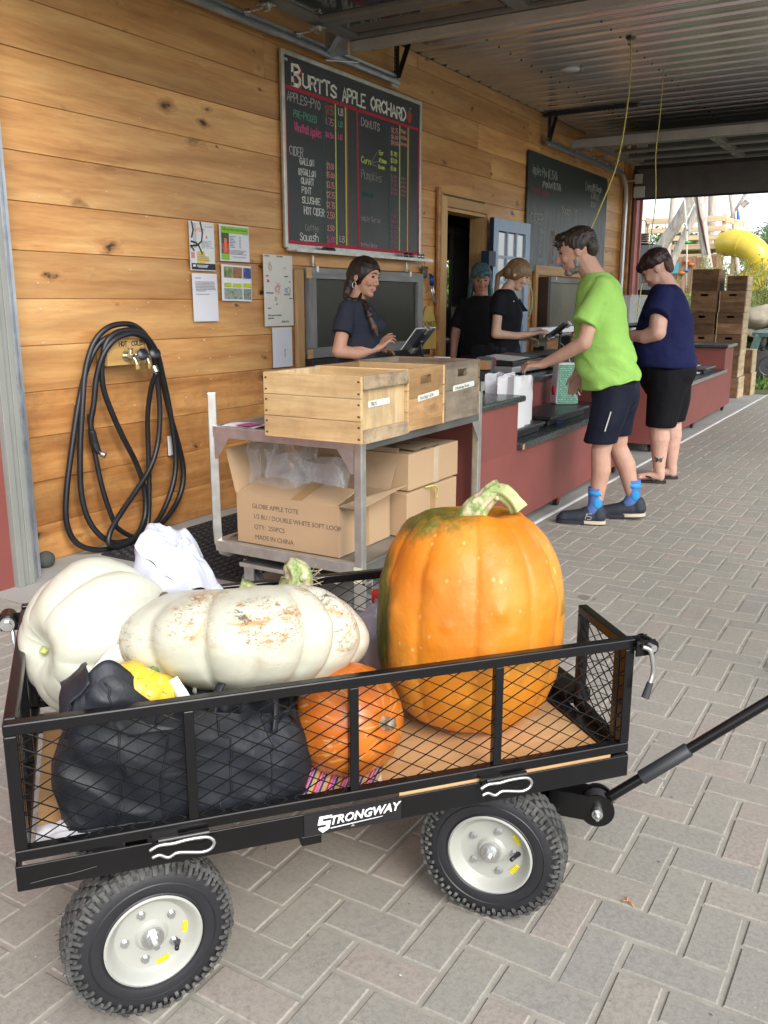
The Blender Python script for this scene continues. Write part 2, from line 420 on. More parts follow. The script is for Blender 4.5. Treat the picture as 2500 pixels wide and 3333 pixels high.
def paver_mat():
    t = NT('concrete_paver'); co = t.co(); r = t.rand()
    n1 = t.noise(co, 5, 4); n2 = t.noise(co, 90, 3, .7); n3 = t.noise(co, 320, 2, .6)
    c = t.ramp(r, [(0.0, (.285, .272, .238)), (.25, (.30, .284, .246)), (.45, (.325, .298, .255)), (.62, (.288, .275, .245)), (.78, (.335, .288, .25)), (.9, (.305, .292, .25))], 'CONSTANT')
    c = t.mix(t.ramp(n1, [(.35, 0.0), (.75, .35)]), c, (.33, .305, .255))
    c = t.mix(t.ramp(n2, [(.42, 0.0), (.7, .6)]), c, (.17, .163, .15))
    c = t.mix(t.ramp(n3, [(.62, 0.0), (.72, .5)]), c, (.5, .48, .44))
    w = t.new("ShaderNodeNewGeometry").outputs['Position']
    st = t.noise(w, 1.4, 6, .7); c = t.mix(t.ramp(st, [(.46, 0.0), (.66, .5)]), c, (.335, .31, .255)); st2 = t.noise(w, 2.3, 5, .75); c = t.mix(t.ramp(st2, [(.54, 0.0), (.76, .4)]), c, (.20, .19, .17))
    sp = t.noise(w, 3.7, 2, .4); c = t.mix(t.ramp(sp, [(.735, 0.0), (.76, .55)]), c, (.10, .088, .07))
    t.base(c); t.rough(.82); t.set(spec=.35); t.bump(n2, .35, .002); t.bump(n1, .2, .004); return t.m
PAVER = paver_mat()
SAND = mat('joint_sand', (.31, .29, .245), .95, var=.15, sc=14, bump=.4, bsc=220, bd=.002)

# ------------------------------------------------------------------ ground
g = MB(); N = 60
def gh(x, y):
    """outdoor ground: level round the building, a planted mound behind it"""
    if x < 15.5: return -.03
    t = min(1, (x-15.5)/6.5); return -.03 + 1.6*(t*t*(3-2*t)) + .08*noise.noise(Vector((x*.4, y*.4, 0)))
xs = [-60, -30, -15, -8, -3, 0, 5, 10, 14] + [15+.5*k for k in range(20)] + [27, 32, 40, 55, 80, 120, 200, 350]
ys = [-250, -120, -60, -30, -18, -12, -8, -5, -3, -1, 1, 2, 3, 4, 5, 6, 7, 8, 10, 14, 20, 30, 60, 120, 250]
vs = [(x, y, gh(x, y)) for y in ys for x in xs]; w_ = len(xs)
g.add(vs, [(j*w_+i, j*w_+i+1, (j+1)*w_+i+1, (j+1)*w_+i) for j in range(len(ys)-1) for i in range(w_-1)])
GRASSM = mat('meadow', (.085, .105, .03), .9, var=.35, sc=1.5, bump=.6, bsc=20, bd=.02)
struct(g, 'ground', GRASSM, 'rough green ground round the farm building', smooth=True)

yd = MB(); yd.box(-14, 15.2, -16, -4.05, -.05, -.012); yd.box(-14, -3.0, -4.05, 14, -.05, -.012); yd.box(-3.0, -1.0, 3.9, 14, -.05, -.012)
struct(yd, 'gravel_yard', mat('pale_gravel', (.42, .41, .38), .9, var=.2, sc=8, bump=.5, bsc=120), 'pale gravel yard in front of the building')  # unseen pale ground, added to bounce light onto ceiling and wall
bed = MB(); bed.box(-3, 2.455, -4.05, 3.9, -.04, -.0032); bed.box(2.455, 15.2, -4.05, 1.955, -.04, -.0032)
pav = struct(bed, 'pavement', SAND, 'sandy bed under the herringbone pavers')
slab = MB(); slab.box(2.465, 14.2, 1.985, 3.90, -.05, .0)
struct(slab, 'concrete_floor', CONC, 'pale concrete slab along the wood wall')
edge = MB(); edge.box(2.455, 14.2, 1.964, 1.980, -.05, .004)
struct(edge, 'edge_strip', WHITE, 'thin white strip between slab and pavers')

# herringbone pavers: pitch .1 m, laid square to the building
def paver_mb(rn=None):
    b = MB(); hx, hy, c = .0948, .0448, .0032
    z1 = 0.0; z0 = -.03
    v = [(-hx, -hy, z0), (hx, -hy, z0), (hx, hy, z0), (-hx, hy, z0), (-hx, -hy, z1-c), (hx, -hy, z1-c), (hx, hy, z1-c), (-hx, hy, z1-c),
         (-hx+c, -hy+c, z1), (hx-c, -hy+c, z1), (hx-c, hy-c, z1), (-hx+c, hy-c, z1)]
    f = [(0, 1, 5, 4), (1, 2, 6, 5), (2, 3, 7, 6), (3, 0, 4, 7), (4, 5, 9, 8), (5, 6, 10, 9), (6, 7, 11, 10), (7, 4, 8, 11), (8, 9, 10, 11)]
    return b.add(v, f)
pm = paver_mb().mesh('paver'); pm.materials.append(PAVER)
X0, Y0, PP = 1.795, .30, .1003
cand = []
for i in range(-50, 135):
    for j in range(-55, 37):
        k = (i-j) % 4
        if k == 0: c_ = (X0+(i+1)*PP, Y0+(j+.5)*PP, 0)
        elif k == 3: c_ = (X0+(i+.5)*PP, Y0+(j+1)*PP, 1)
        else: continue
        x, y = c_[0], c_[1]
        if x < -.6 or y < -3.9 or x > 14.9: continue
        hx_, hy_ = (.1, .05) if not c_[2] else (.05, .1)
        if y+hy_ > 1.965 and x+hx_ > 2.455: continue
        if y > 3.5: continue
        d = Vector((x, y, -1.33)); dep = d.dot(_f)
        sx, sy = (d.dot(_r)/dep*2916, d.dot(_u)/dep*2916) if dep > .2 else (9e9, 9e9)
        inview = abs(sx) < 1330 and abs(sy) < 1760
        cand.append((0 if inview else 1, d.length, c_))
cand.sort(key=lambda q: (q[0], q[1]))
rest = MB(); rn = random.Random(5); n_ = 0
vor_mats = 0
for inv_, dl, (x, y, o_) in cand:
    tilt = (rn.uniform(-.006, .006), rn.uniform(-.006, .006), (pi/2 if o_ else 0)+rn.uniform(-.012, .012)); dz = rn.uniform(-.0012, .0012)
    if inv_ == 0 and n_ < 298:
        o = bpy.data.objects.new('paver', pm); COL.objects.link(o); o.parent = pav; o.location = (x, y, dz); o.rotation_euler = tilt; n_ += 1
    elif dl < 15:
        M = Matrix.Translation((x, y, dz)) @ Euler(tilt).to_matrix().to_4x4()
        rest.add([v.co for v in pm.vertices], [tuple(p.vertices) for p in pm.polygons], M)
def paver_far():
    """same concrete, with the colour picked per paver by mesh island"""
    t = paver_mat(); t.name = 'concrete_paver_far'
    for n in list(t.node_tree.nodes):
        if n.type == 'OBJECT_INFO':
            gi = t.node_tree.nodes.new('ShaderNodeNewGeometry')
            for l in list(n.outputs['Random'].links): t.node_tree.links.new(gi.outputs['Random Per Island'], l.to_socket)
    return t
ro = rest.build('paver_field', paver_far(), pav); ro['kind'] = 'stuff'

# grit, leaf crumbs and seeds lying about
rr = random.Random(31); gm_ = [MB(), MB()]
for k in range(520):
    x = rr.uniform(.6, 7.5); y = rr.uniform(-1.2, 1.9) if x > 2.4 else rr.uniform(-.6, 2.6); s_ = rr.uniform(.0015, .0048)*(2.2 if rr.random() < .08 else 1); a = rr.uniform(0, pi)
    M = Matrix.Translation((x, y, .0025)) @ Euler((rr.uniform(-.5, .5), rr.uniform(-.5, .5), a)).to_matrix().to_4x4()
    gm_[k % 2].add([(-s_, 0, 0), (0, -s_*.5, .001), (s_, 0, 0), (0, s_*.5, .001), (0, 0, .002)], [(0, 1, 4), (1, 2, 4), (2, 3, 4), (3, 0, 4)], M)
for k in range(2): o = gm_[k].build('grit', mat('grit_dark', (.10, .075, .05), .9) if k else mat('grit_pale', (.55, .53, .48), .9)); o['kind'] = 'stuff'; o['label'] = ('pale grit scattered over the pavers', 'dark leaf crumbs scattered over the pavers')[k]
# ------------------------------------------------------------------ pine wall
WY = 3.844
wall = thing('pine_wall', 'long knotty pine board wall behind the counters', 'wall', (2.9, WY, 0), kind='structure')
del wall['category']
DOOR = (7.42, 8.29, 0, 2.15); WIN1 = (5.36, 6.88, .96, 1.52); WIN2 = (9.86, 11.0, 1.0, 1.53)
def holes(x0, x1, z0, z1):
    """split a board span round the openings"""
    segs = [(x0, x1)]
    for (a, b, c, d) in (DOOR, WIN1, WIN2):
        if z1 > c+.02 and z0 < d-.02:
            ns = []
            for (p, q) in segs:
                if b <= p or a >= q: ns.append((p, q)); continue
                if a-p > .03: ns.append((p, a))
                if q-b > .03: ns.append((b, q))
            segs = ns
    return segs
rb = random.Random(11)
zl = [-.0] + [.2+.229*k for k in range(0, 14)]; zl = [z for z in zl if z < 3.2]+[3.29]
JO = {13: [4.92], 12: [4.92, 8.1], 9: [7.6], 11: [8.4]}
for k in range(len(zl)-1):
    z0, z1 = zl[k], zl[k+1]
    cuts = sorted(JO.get(k, [])+[rb.uniform(6.5, 8.5) if k not in JO else rb.uniform(9, 10.5), rb.uniform(10.6, 12)])
    ed = [2.9]+cuts+[12.74]
    for a, b in zip(ed[:-1], ed[1:]):
        for (p, q) in holes(a, b, z0, z1):
            zz0, zz1 = z0, z1
            m = MB(); hh = (zz1-zz0)
            # square-edged board with a small chamfer so the joint reads
            c = .0032; L = q-p; j = .0010
            v = [(-L/2+j, 0, 0), (L/2-j, 0, 0), (L/2-j, 0, hh), (-L/2+j, 0, hh), (-L/2+j, -.015, 0+.0008), (L/2-j, -.015, .0008), (L/2-j, -.015, hh-.0008), (-L/2+j, -.015, hh-.0008),
                 (-L/2+j+c, -.019, c), (L/2-j-c, -.019, c), (L/2-j-c, -.019, hh-c), (-L/2+j+c, -.019, hh-c)]
            f = [(0, 1, 5, 4), (1, 2, 6, 5), (2, 3, 7, 6), (3, 0, 4, 7), (4, 5, 9, 8), (5, 6, 10, 9), (6, 7, 11, 10), (7, 4, 8, 11), (8, 9, 10, 11)]
            m.add(v, f)
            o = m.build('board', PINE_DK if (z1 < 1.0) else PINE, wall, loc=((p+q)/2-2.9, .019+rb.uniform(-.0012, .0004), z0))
back = MB()
back.box(2.9, 5.36, WY+.02, WY+.14, 0, 3.4); back.box(6.88, 7.42, WY+.02, WY+.14, 0, 3.4); back.box(5.36, 6.88, WY+.02, WY+.14, 0, .96); back.box(5.36, 6.88, WY+.02, WY+.14, 1.52, 3.4)
back.box(7.42, 8.29, WY+.02, WY+.14, 2.15, 3.4); back.box(8.29, 9.86, WY+.02, WY+.14, 0, 3.4); back.box(9.86, 11.0, WY+.02, WY+.14, 0, 1.0); back.box(9.86, 11.0, WY+.02, WY+.14, 1.53, 3.4); back.box(11.0, 12.86, WY+.02, WY+.14, 0, 3.4)
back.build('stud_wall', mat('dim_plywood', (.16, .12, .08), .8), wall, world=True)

# the dim room behind the wall
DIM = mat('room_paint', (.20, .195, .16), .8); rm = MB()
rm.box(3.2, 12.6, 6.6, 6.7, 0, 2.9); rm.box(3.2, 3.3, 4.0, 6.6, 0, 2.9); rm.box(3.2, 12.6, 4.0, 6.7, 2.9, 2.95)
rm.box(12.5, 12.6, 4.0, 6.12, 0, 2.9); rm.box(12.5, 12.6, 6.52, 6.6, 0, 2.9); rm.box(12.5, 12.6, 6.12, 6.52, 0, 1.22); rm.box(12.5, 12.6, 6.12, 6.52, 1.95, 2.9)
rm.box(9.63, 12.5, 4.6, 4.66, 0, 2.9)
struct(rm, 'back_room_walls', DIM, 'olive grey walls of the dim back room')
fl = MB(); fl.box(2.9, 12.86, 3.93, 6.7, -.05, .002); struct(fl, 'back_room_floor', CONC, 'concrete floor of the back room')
STEELP = mat('grey_door_paint', (.22, .23, .22), .5)
idr = thing('inner_door', 'grey steel inner door standing in the dim back room', 'door', (9.12, 4.6, 0))
m = MB(); m.box(0, .43, 0, .045, .01, 2.05); m.build('slab', STEELP, idr, bevel=.003)
m = MB(); m.box(.44, .51, -.01, .06, 0, 2.12); m.box(-.01, .44, -.01, .06, 2.06, 2.12); m.build('frame', mat('frame_taupe', (.30, .30, .24), .5), idr)
eq = thing('steel_equipment', 'stainless machine with a paper sheet inside the doorway', 'machine', (8.28, 4.2, 0))
m = MB(); m.box(0, .5, 0, .38, .02, .92); m.build('cabinet', mat('dark_enamel', (.03, .035, .05), .4), eq, bevel=.01)
m = MB(); m.box(-.01, .52, -.03, .38, .92, .95); m.build('top', STEEL, eq, bevel=.005)
m = MB(); m.box(.10, .36, .0, .004, .99, 1.26); m.box(.08, .38, .008, .02, .95, 1.28); m.build('sheet', mat('pale_board', (.42, .34, .30), .7), eq)

# ------------------------------------------------------------------ front of the building at the left
fr = thing('red_facade', 'barn red outer wall at the left edge beside the grey trim', 'wall', (2.6, 3.62, 0), kind='structure'); del fr['category']
m = MB(); m.box(-3.6, 2.6, 3.625, 3.86, -.02, 4.6); m.build('wall', RED, fr, world=True)
m = MB(); m.box(2.6, 2.695, 3.60, 3.86, 0, 4.6); m.box(2.60, 2.635, 3.588, 3.60, 0, 4.6); m.box(2.665, 2.695, 3.592, 3.60, 0, 4.6); m.build('trim', GREYPAINT, fr, world=True, bevel=.003)
m = MB(); m.box(2.6955, 2.6995, 3.612, 3.86, 0, 3.3); m.build('weather_seal', mat('brown_seal', (.05, .03, .025), .6), fr, world=True)
m = MB(); m.box(2.79, 2.90, WY-.01, WY+.02, 0, 3.4); m.build('end_stud', PINE_DK, fr, world=True)
tr = thing('door_track', 'galvanized vertical door track at the left edge of the wall', 'door track', (2.78, 3.64, 0))
m = MB()
for (x0, x1, y0, y1) in ((2.70, 2.752, 3.66, 3.664), (2.752, 2.756, 3.64, 3.70), (2.70, 2.704, 3.63, 3.66), (2.756, 2.782, 3.697, 3.70), (2.779, 2.783, 3.665, 3.697), (2.768, 2.783, 3.661, 3.665)): m.box(x0, x1, y0, y1, 0, 2.86)
m.build('rail', GALV, tr, world=True)
for k, z in enumerate((.62, .78, .93, 1.08)):
    m = MB()
    for (a, b, c, d) in ((0, .035, .06, .068), (0, .035, 0, .008), (.028, .036, .008, .022), (.028, .036, .046, .06), (0, .03, .02, .026), (0, .03, .042, .048)): m.box(2.71+a*.9, 2.71+b*.9, 3.6560, 3.6595, z+c, z+d)
    m.build('slot', mat('slot_rust', (.10, .05, .035), .7), tr, world=True)
m = MB(); m.ell((2.90, 3.77, .04), (.05, .04, .045)); tag(m.build('stone', mat('dark_stone', (.07, .075, .07), .8), smooth=True), 'small dark stone at the foot of the door track', 'stone')

# ------------------------------------------------------------------ ceiling of ribbed steel
def ceil_mat():
    t = NT('ribbed_steel'); co = t.co(False)
    c = t.ramp(t.noise(t.scale(co, (1, .25, 1)), 2.5, 4), [(.3, (.55, .565, .58)), (.7, (.70, .715, .73))])
    t.base(c); t.rough(.24); t.set(metal=.8); t.bump(t.noise(t.scale(co, (2, .5, 2)), 3, 3), .08, .01); return t.m
CEILM = ceil_mat()
c = MB(); CZ = 3.29; P = .2286
def rib_profile(x0, x1):
    pts = []; x = x0
    while x < x1:
        pts += [(x, 0), (x+.045, 0), (x+.050, .0), (x+.068, .050), (x+.110, .050), (x+.128, 0), (x+.15, 0), (x+.156, .012), (x+.166, .012), (x+.172, 0), (x+.19, 0), (x+.196, .012), (x+.206, .012), (x+.212, 0)]
        x += P
    return pts
pr_ = rib_profile(2.72, 13.0)
for ya, yb in ((3.844, -1.0),):
    vs = [(x, ya, CZ-(.0)+z) for x, z in pr_]+[(x, yb, CZ+z) for x, z in pr_]; n = len(pr_)
    c.add(vs, [(i, i+1, n+i+1, n+i) for i in range(n-1)])
ce = struct(c, 'ceiling', CEILM, 'ribbed steel ceiling over the sales area')
scm = MB(); rs = random.Random(3)
for i in range(44):
    for k, yy in enumerate((3.2, 2.3, 1.05, -.1)):
        x = 2.72+i*P+.03
        scm.lathe([(.0, 0), (.009, 0), (.007, -.006), (.0, -.007)], 6, Matrix.Translation((x, yy, CZ-.0005)))
o = scm.build('screw', DKSTEEL, ce); o['kind'] = 'stuff'
rf = MB(); rf.box(2.6, 13.05, -1.1, 3.98, CZ+.08, CZ+.22); rf.box(2.5, 13.1, 3.9, 6.8, 3.0+.4, 3.6)
struct(rf, 'roof_slab', mat('roof_core', (.1, .1, .1), .8), 'roof above the ribbed ceiling')
hd = MB(); hd.box(2.6, 2.72, -1.1, 3.9, 3.05, 4.6); struct(hd, 'front_header', RED, 'red header over the open front bay')
m = MB(); m.lathe([(0, 0), (.085, 0), (.082, -.012), (.0, -.014)], 28, Matrix.Translation((8.03, 2.95, CZ-.001)))
tag(m.build('ceiling_light', WHITE, smooth=True), 'round white recessed light in the ribbed ceiling, switched off', 'ceiling light')
YC = mat('yellow_cord', (.50, .44, .09), .5)
def cord(name, pts, r, m_, label, cat, sm=True, group=None, n=8):
    b = MB(); b.tube(smooth_path(pts), r, n); return tag(b.build(name, m_, smooth=True), label, cat, group)
def smooth_path(pts, k=6):
    pts = [Vector(p) for p in pts]; out = []
    for i in range(len(pts)-1):
        p0 = pts[max(0, i-1)]; p1 = pts[i]; p2 = pts[i+1]; p3 = pts[min(len(pts)-1, i+2)]
        for j in range(k):
            t = j/k; out.append(.5*((2*p1)+(-p0+p2)*t+(2*p0-5*p1+4*p2-p3)*t*t+(-p0+3*p1-3*p2+p3)*t**3))
    out.append(pts[-1]); return out
cord('hanging_cord', [(7.36, 2.23, 3.29), (7.36, 2.22, 2.9), (7.3, 2.26, 2.4), (7.18, 2.36, 2.0), (7.1, 2.44, 1.75), (7.09, 2.45, 1.62)], .006, YC, 'thicker yellow cord hanging from the ceiling above the man in green', 'cord')
cord('hanging_cord', [(8.46, 2.26, 3.29), (8.44, 2.26, 2.9), (8.42, 2.27, 2.6), (8.40, 2.24, 2.2), (8.36, 2.26, 1.8), (8.28, 2.29, 1.4), (8.27, 2.3, 1.2)], .005, YC, 'thinner yellow cord hanging down to the person in the navy shirt', 'cord')
m = MB(); m.box(7.33, 7.39, 2.22, 2.26, 3.275, 3.30); tag(m.build('cord_box', BLACK), 'small black box where the thicker yellow cord leaves the ceiling', 'box')

# ------------------------------------------------------------------ overhead garage doors
def track(loc_label, xa, xb, curve_at=None):
    t = thing('overhead_track', loc_label, 'door track', (xa, WY-.1, 2.97))
    m = MB()
    def seg(p, q):
        for (dy, dz, w, h) in ((0, 0, .003, .062), (-.014, .031, .028, .003), (-.014, -.031, .028, .003), (-.028, .022, .003, .018), (-.028, -.022, .003, .018)):
            off = Vector((0, dy, dz)); m.bar(Vector(p)+off, Vector(q)+off, w, h)
    seg((xa, WY-.07, 2.99), (xb, WY-.07, 2.99))
    m.build('rail', GALV, t, world=True); return t
t1 = track('long galvanized door track on the wall above the big menu board', 2.8, 6.47)
m = MB(); m.box(6.40, 6.50, WY-.072, WY-.069, 2.94, 3.05); m.build('end_plate', GALV, t1, world=True)
def hanger(parent, x, zt=3.285, zb=3.0):
    m = MB()
    for (a, b) in (((x, WY-.09, zb), (x, WY-.09, zt)), ((x+.02, WY-.09, zb), (x+.19, WY-.09, zt))):
        m.bar(a, b, .003, .034, up=(1, 0, 0)); m.bar((a[0], a[1]-.016, a[2]), (b[0], b[1]-.016, b[2]), .034, .003, up=(1, 0, 0))
    m.build('perforated_hanger', DKSTEEL, parent, world=True)
    h = MB()
    for k in range(8):
        z = zb+.03+k*(zt-zb-.05)/8; h.cyl((x, WY-.0925, z), (x, WY-.0920, z), .006, n=8)
    h.build('hole_row', GALV, parent, world=True)
hanger(t1, 6.42)
t2 = track('far galvanized door track above the second chalkboard', 9.62, 12.35)
hanger(t2, 9.64)
m = MB(); m.box(9.66, 9.70, 2.82, WY-.02, 3.25, 3.254); m.box(9.66, 9.664, 2.82, WY-.02, 3.254, 3.287); m.build('perforated_bar', DKSTEEL, t2, world=True)
h = MB()
for k in range(20): h.cyl((9.683, 2.86+k*.047, 3.2497), (9.683, 2.86+k*.047, 3.2490), .008, n=8)
h.build('hole_row', GALV, t2, world=True)
cv = [(12.35, WY-.07, 2.99)]+[(12.35+.30*sin(a), WY-.07, 2.99-.30*(1-cos(a))) for a in [i*pi/2/8 for i in range(1, 9)]]+[(12.65, WY-.07, 0)]
m = MB(); m.tube(cv, .028, 6); m.build('curved_rail', GALV, t2, world=True)
DG = DOORGREY
def sections(root, xs_, y0, y1, z, panel=True, stile_y=(), open_top=False, ref_strip=True):
    """horizontal garage door sections seen from beneath"""
    for (a, b) in zip(xs_[:-1], xs_[1:]):
        s = MB(); s.box(a+.004, b-.004, y0, y1, z+.012, z+.02)
        st = .075
        s.box(a+.004, a+st, y0, y1, z-.012, z+.012); s.box(b-st, b-.004, y0, y1, z-.012, z+.012)
        for yy in [y0+.05]+list(stile_y)+[y1-.05]: s.box(a+st, b-st, yy-.05, yy+.05, z-.009, z+.012)
        sec = s.build('door_section', DG, root, world=True, bevel=.002)
        ye = [y0+.1]+[v for yy in stile_y for v in (yy+.05*(-1 if y1 < y0 else -1), yy+.05)]+[y1-.1]
        p = MB()
        ed = sorted([y0+.1]+[v for yy in stile_y for v in (yy-.05, yy+.05)]+[y1-.1])
        for q in range(0, len(ed)-1, 2): p.box(a+st+.03, b-st-.03, ed[q]+.03, ed[q+1]-.03, z+.004, z+.008)
        p.build('window_pane', mat('dark_pane', (.02, .022, .022), .08, spec=.8), sec, world=True)
gd1 = thing('garage_door', 'near overhead garage door raised flat under the ceiling', 'garage door', (4.1, 1.5, 3.02))
sections(gd1, [2.95, 3.50, 4.05, 4.60, 5.15, 5.60], -.8, 3.62, 3.06, stile_y=(2.35, 1.05, 0.1))
m = MB(); m.box(5.56, 5.62, -.8, 3.60, 2.985, 3.045); m.build('strut', mat('strut_galv', (.55, .53, .47), .4, .5), gd1, world=True, bevel=.003)
def roller(parent, x, y=3.66, z=3.0):
    m = MB(); m.cyl((x, y-.10, z+.02), (x, y+.085, z+.01), .006, n=8); m.cyl((x, y+.05, z+.01), (x, y+.075, z+.01), .022, n=14)
    m.box(x-.04, x+.04, y-.12, y-.02, z+.024, z+.03); m.box(x-.012, x+.012, y-.10, y-.06, z-.005, z+.024)
    m.build('roller', ZINC, parent, world=True, auto=40)
for x in (3.5, 4.05, 4.62, 5.14): roller(gd1, x)
m = MB(); m.box(5.52, 5.545, 3.60, 3.78, 2.96, 3.12); m.bar((5.53, 3.78, 2.96), (5.50, 3.6, 3.13), .05, .004); m.cyl((5.55, 3.80, 2.95), (5.75, 3.66, 2.96), .007, n=8); m.build('top_bracket', GALV, gd1, world=True)
gd2 = thing('garage_door', 'far overhead garage door partly lowered over the back opening', 'garage door', (12.7, 1.5, 2.69))
sections(gd2, [10.0, 10.55, 11.10, 11.65, 12.2], -.8, 3.55, 3.05, stile_y=(2.25, .9, 0.0))
m = MB(); m.box(9.96, 10.03, -.8, 3.60, 2.96, 3.04); m.build('strut', mat('strut_galv2', (.45, .43, .40), .5, .4), gd2, world=True, bevel=.003)
for x in (10.5, 11.1, 11.6): roller(gd2, x)
m = MB()
for yy in (2.25, .9):
    for x in (10.55, 11.1, 11.65): m.box(x-.05, x+.05, yy-.025, yy+.025, 3.02, 3.036); m.cyl((x-.03, yy, 3.02), (x+.03, yy, 3.02), .012, n=8)
m.build('hinge', ZINC, gd2, world=True)
m = MB(); m.box(12.72, 12.77, -.9, 3.66, 2.695, 3.06); 
for k in range(1, 6): m.box(12.716, 12.72, -.9, 3.66, 2.70+k*.062, 2.706+k*.062)
m.build('lower_section', mat('door_lower_grey', (.115, .105, .098), .6, .1), gd2, world=True)
m = MB(); m.box(12.725, 12.765, -.9, 3.66, 2.672, 2.695); m.build('bottom_seal', BLACK, gd2, world=True)
m = MB(); m.box(12.67, 12.715, 3.58, 3.68, 2.88, 3.0); m.box(12.67, 12.715, 3.54, 3.68, 2.70, 2.84); m.cyl((12.69, 3.60, 2.92), (12.69, 3.80, 2.92), .01, n=8); m.build('bottom_bracket', mat('pale_bracket', (.5, .5, .47), .5), gd2, world=True, bevel=.004)
# back wall of the bay, open below the door
bwl = thing('back_wall_frame', 'wall round the far opening with a pinkish red jamb', 'wall', (12.8, 3.7, 0), kind='structure'); del bwl['category']
m = MB(); m.box(12.80, 12.95, -1.1, 3.98, 3.02, 3.5); m.box(12.80, 12.95, 3.70, 3.98, 0, 3.02); m.build('wall', mat('dim_brown', (.07, .05, .04), .8), bwl, world=True)
m = MB(); m.box(12.74, 12.80, 3.73, 3.84, 0, 3.3); m.build('corner_post', PINE_DK, bwl, world=True)
m = MB(); m.box(12.955, 13.0, 3.63, 3.70, 0, 3.02); m.box(12.80, 12.95, 3.66, 3.699, 0, 3.02); m.build('jamb', mat('faded_red', (.42, .17, .15), .6), bwl, world=True)
# far right side of the bay, out of frame: posts only, roof cut short here to let in side light
for k in range(3):
    m = MB(); m.box(-.09, .09, -.09, .09, 0, 3.3)
    o = m.build('roof_post', GREYPAINT, loc=(2.75+k*5, -.98, 0)); tag(o, None, 'post', 'grey roof posts on the open side'); o['label'] = ('grey roof post on the open side, nearest the street', 'grey roof post on the open side, the middle one', 'grey roof post on the open side, nearest the playground')[k]
# ------------------------------------------------------------------ things on the pine wall
FY = WY-.020          # face of the boards
BRD = mat('blackboard', (.020, .024, .028), .38, var=.25, sc=3, spec=.5)
def chalkm(n, c): return mat('chalk_'+n, c, .95, var=.18, sc=60)
CW = chalkm('white', (.62, .62, .60)); CR = chalkm('red', (.42, .03, .06)); CG = chalkm('green', (.10, .30, .20)); CP = chalkm('pink', (.62, .10, .24)); CY = chalkm('lime', (.55, .62, .12))
CO = chalkm('salmon', (.60, .26, .22)); CD = chalkm('faded', (.24, .23, .23)); CV = chalkm('violet', (.30, .12, .16)); CYE = chalkm('yellow', (.58, .50, .10)); CDG = chalkm('darkgreen', (.02, .11, .09)); CWD = chalkm('grey_white', (.42, .41, .41))
BX0, BX1, BZ0, BZ1 = 5.075, 6.908, 1.715, 2.893
bo = thing('menu_board', 'large blackboard menu headed in white letters, framed in aluminium', 'menu board', (BX0, FY, BZ0))
W_, H_ = BX1-BX0, BZ1-BZ0
m = MB(); m.box(0, W_, -.012, 0, 0, H_); m.build('board', BRD, bo)
m = MB(); m.box(-.028, 0, -.024, 0, -.028, H_+.028); m.box(W_, W_+.028, -.024, 0, -.028, H_+.028); m.box(0, W_, -.024, 0, H_, H_+.028); m.box(0, W_, -.024, 0, -.045, 0); m.build('frame', STEEL, bo, bevel=.003)
m = MB(); m.box(-.02, W_+.10, -.105, -.0245, -.052, -.046); m.box(-.02, W_+.10, -.109, -.105, -.056, -.034); m.build('chalk_tray', STEEL, bo)
MB_ = Matrix(((1, 0, 0, 0), (0, 0, -1, -.0122), (0, 1, 0, 0), (0, 0, 0, 1)))      # board plane, strokes face the room
Hb = H_
def put(mb, txt, x, y, h, wid=.007, w=.6, jit=.05, seed=1, gap=.3): 
    pls, cx = strokes(txt, x, y, h, w, jit, seed, gap=gap); chalk(mb, pls, wid, MB_); return cx
def fit(txt, x0, x1, y, h, wid, mb, w=.62, jit=.04, seed=3, gap=.3, M=None):
    """hand-letter txt so that it spans x0 to x1"""
    x0 += .025; x1 += .025
    pls, e = strokes(txt, 0, 0, h, w, jit, seed, gap=gap); e -= h*gap*.5; k = (x1-x0)/e
    chalk(mb, [[(x0+px*k, y+py) for px, py in pl] for pl in pls], wid, M or MB_)
def rows(name, m_, wid, *R):
    m = MB()
    for i, (tx, x0, x1, z, h) in enumerate(R): fit(tx, x0, x1, z, h, wid, m, jit=.045, seed=i+2)
    return m.build(name, m_, bo)
m = MB(); hz = 1.018
pls, _ = strokes('B', 0, 0, .118, .62, .02, 2); chalk(m, [[(.098+px*1.12, 1.012+py) for px, py in pl] for pl in pls], .026, MB_)
fit('URTTS', .190, .590, hz, .082, .0165, m, seed=4); fit('APPLE', .672, .972, hz, .085, .0165, m, seed=5); fit('ORCHARD', 1.056, 1.58, hz+.006, .084, .017, m, seed=6)
m.build('heading_lettering', chalkm('bold_white', (.74, .75, .70)), bo)
m = MB(); chalk(m, [[(.115+px*1.12, 1.010+py) for px, py in pl] for pl in pls], .032, MB_ @ Matrix.Translation((0, 0, -.0007)))
m.poly([(1.665+.042*cos(a)*(1+.08*cos(2*a)), hz+.045+.045*sin(a)) for a in [i*2*pi/18 for i in range(18)]], .0008, MB_)
m.build('red_shadow_lettering', chalkm('dull_red', (.34, .06, .05)), bo)
m = MB(); chalk(m, [[(1.665, hz+.088), (1.675, hz+.115)], [(1.675, hz+.11), (1.70, hz+.113)]], .008, MB_); m.build('apple_stem_chalk', CG, bo)
yb = .988
m = MB()
for pl, wd_ in (([(.0, yb), (W_, yb)], .022), ([(.012, yb), (.012, .02)], .018), ([(W_-.010, yb), (W_-.010, .0)], .015), ([(.0, .010), (W_, .010)], .026), ([(.888, yb), (.900, .02)], .017)): chalk(m, [pl], wd_, MB_)
m.build('red_bars', CR, bo)
def bars(n_, m_, *xs_):
    m = MB()
    for x, w_ in xs_: chalk(m, [[(x+.025, yb-.014), (x+.025, .026)]], w_, MB_)
    m.build(n_, m_, bo)
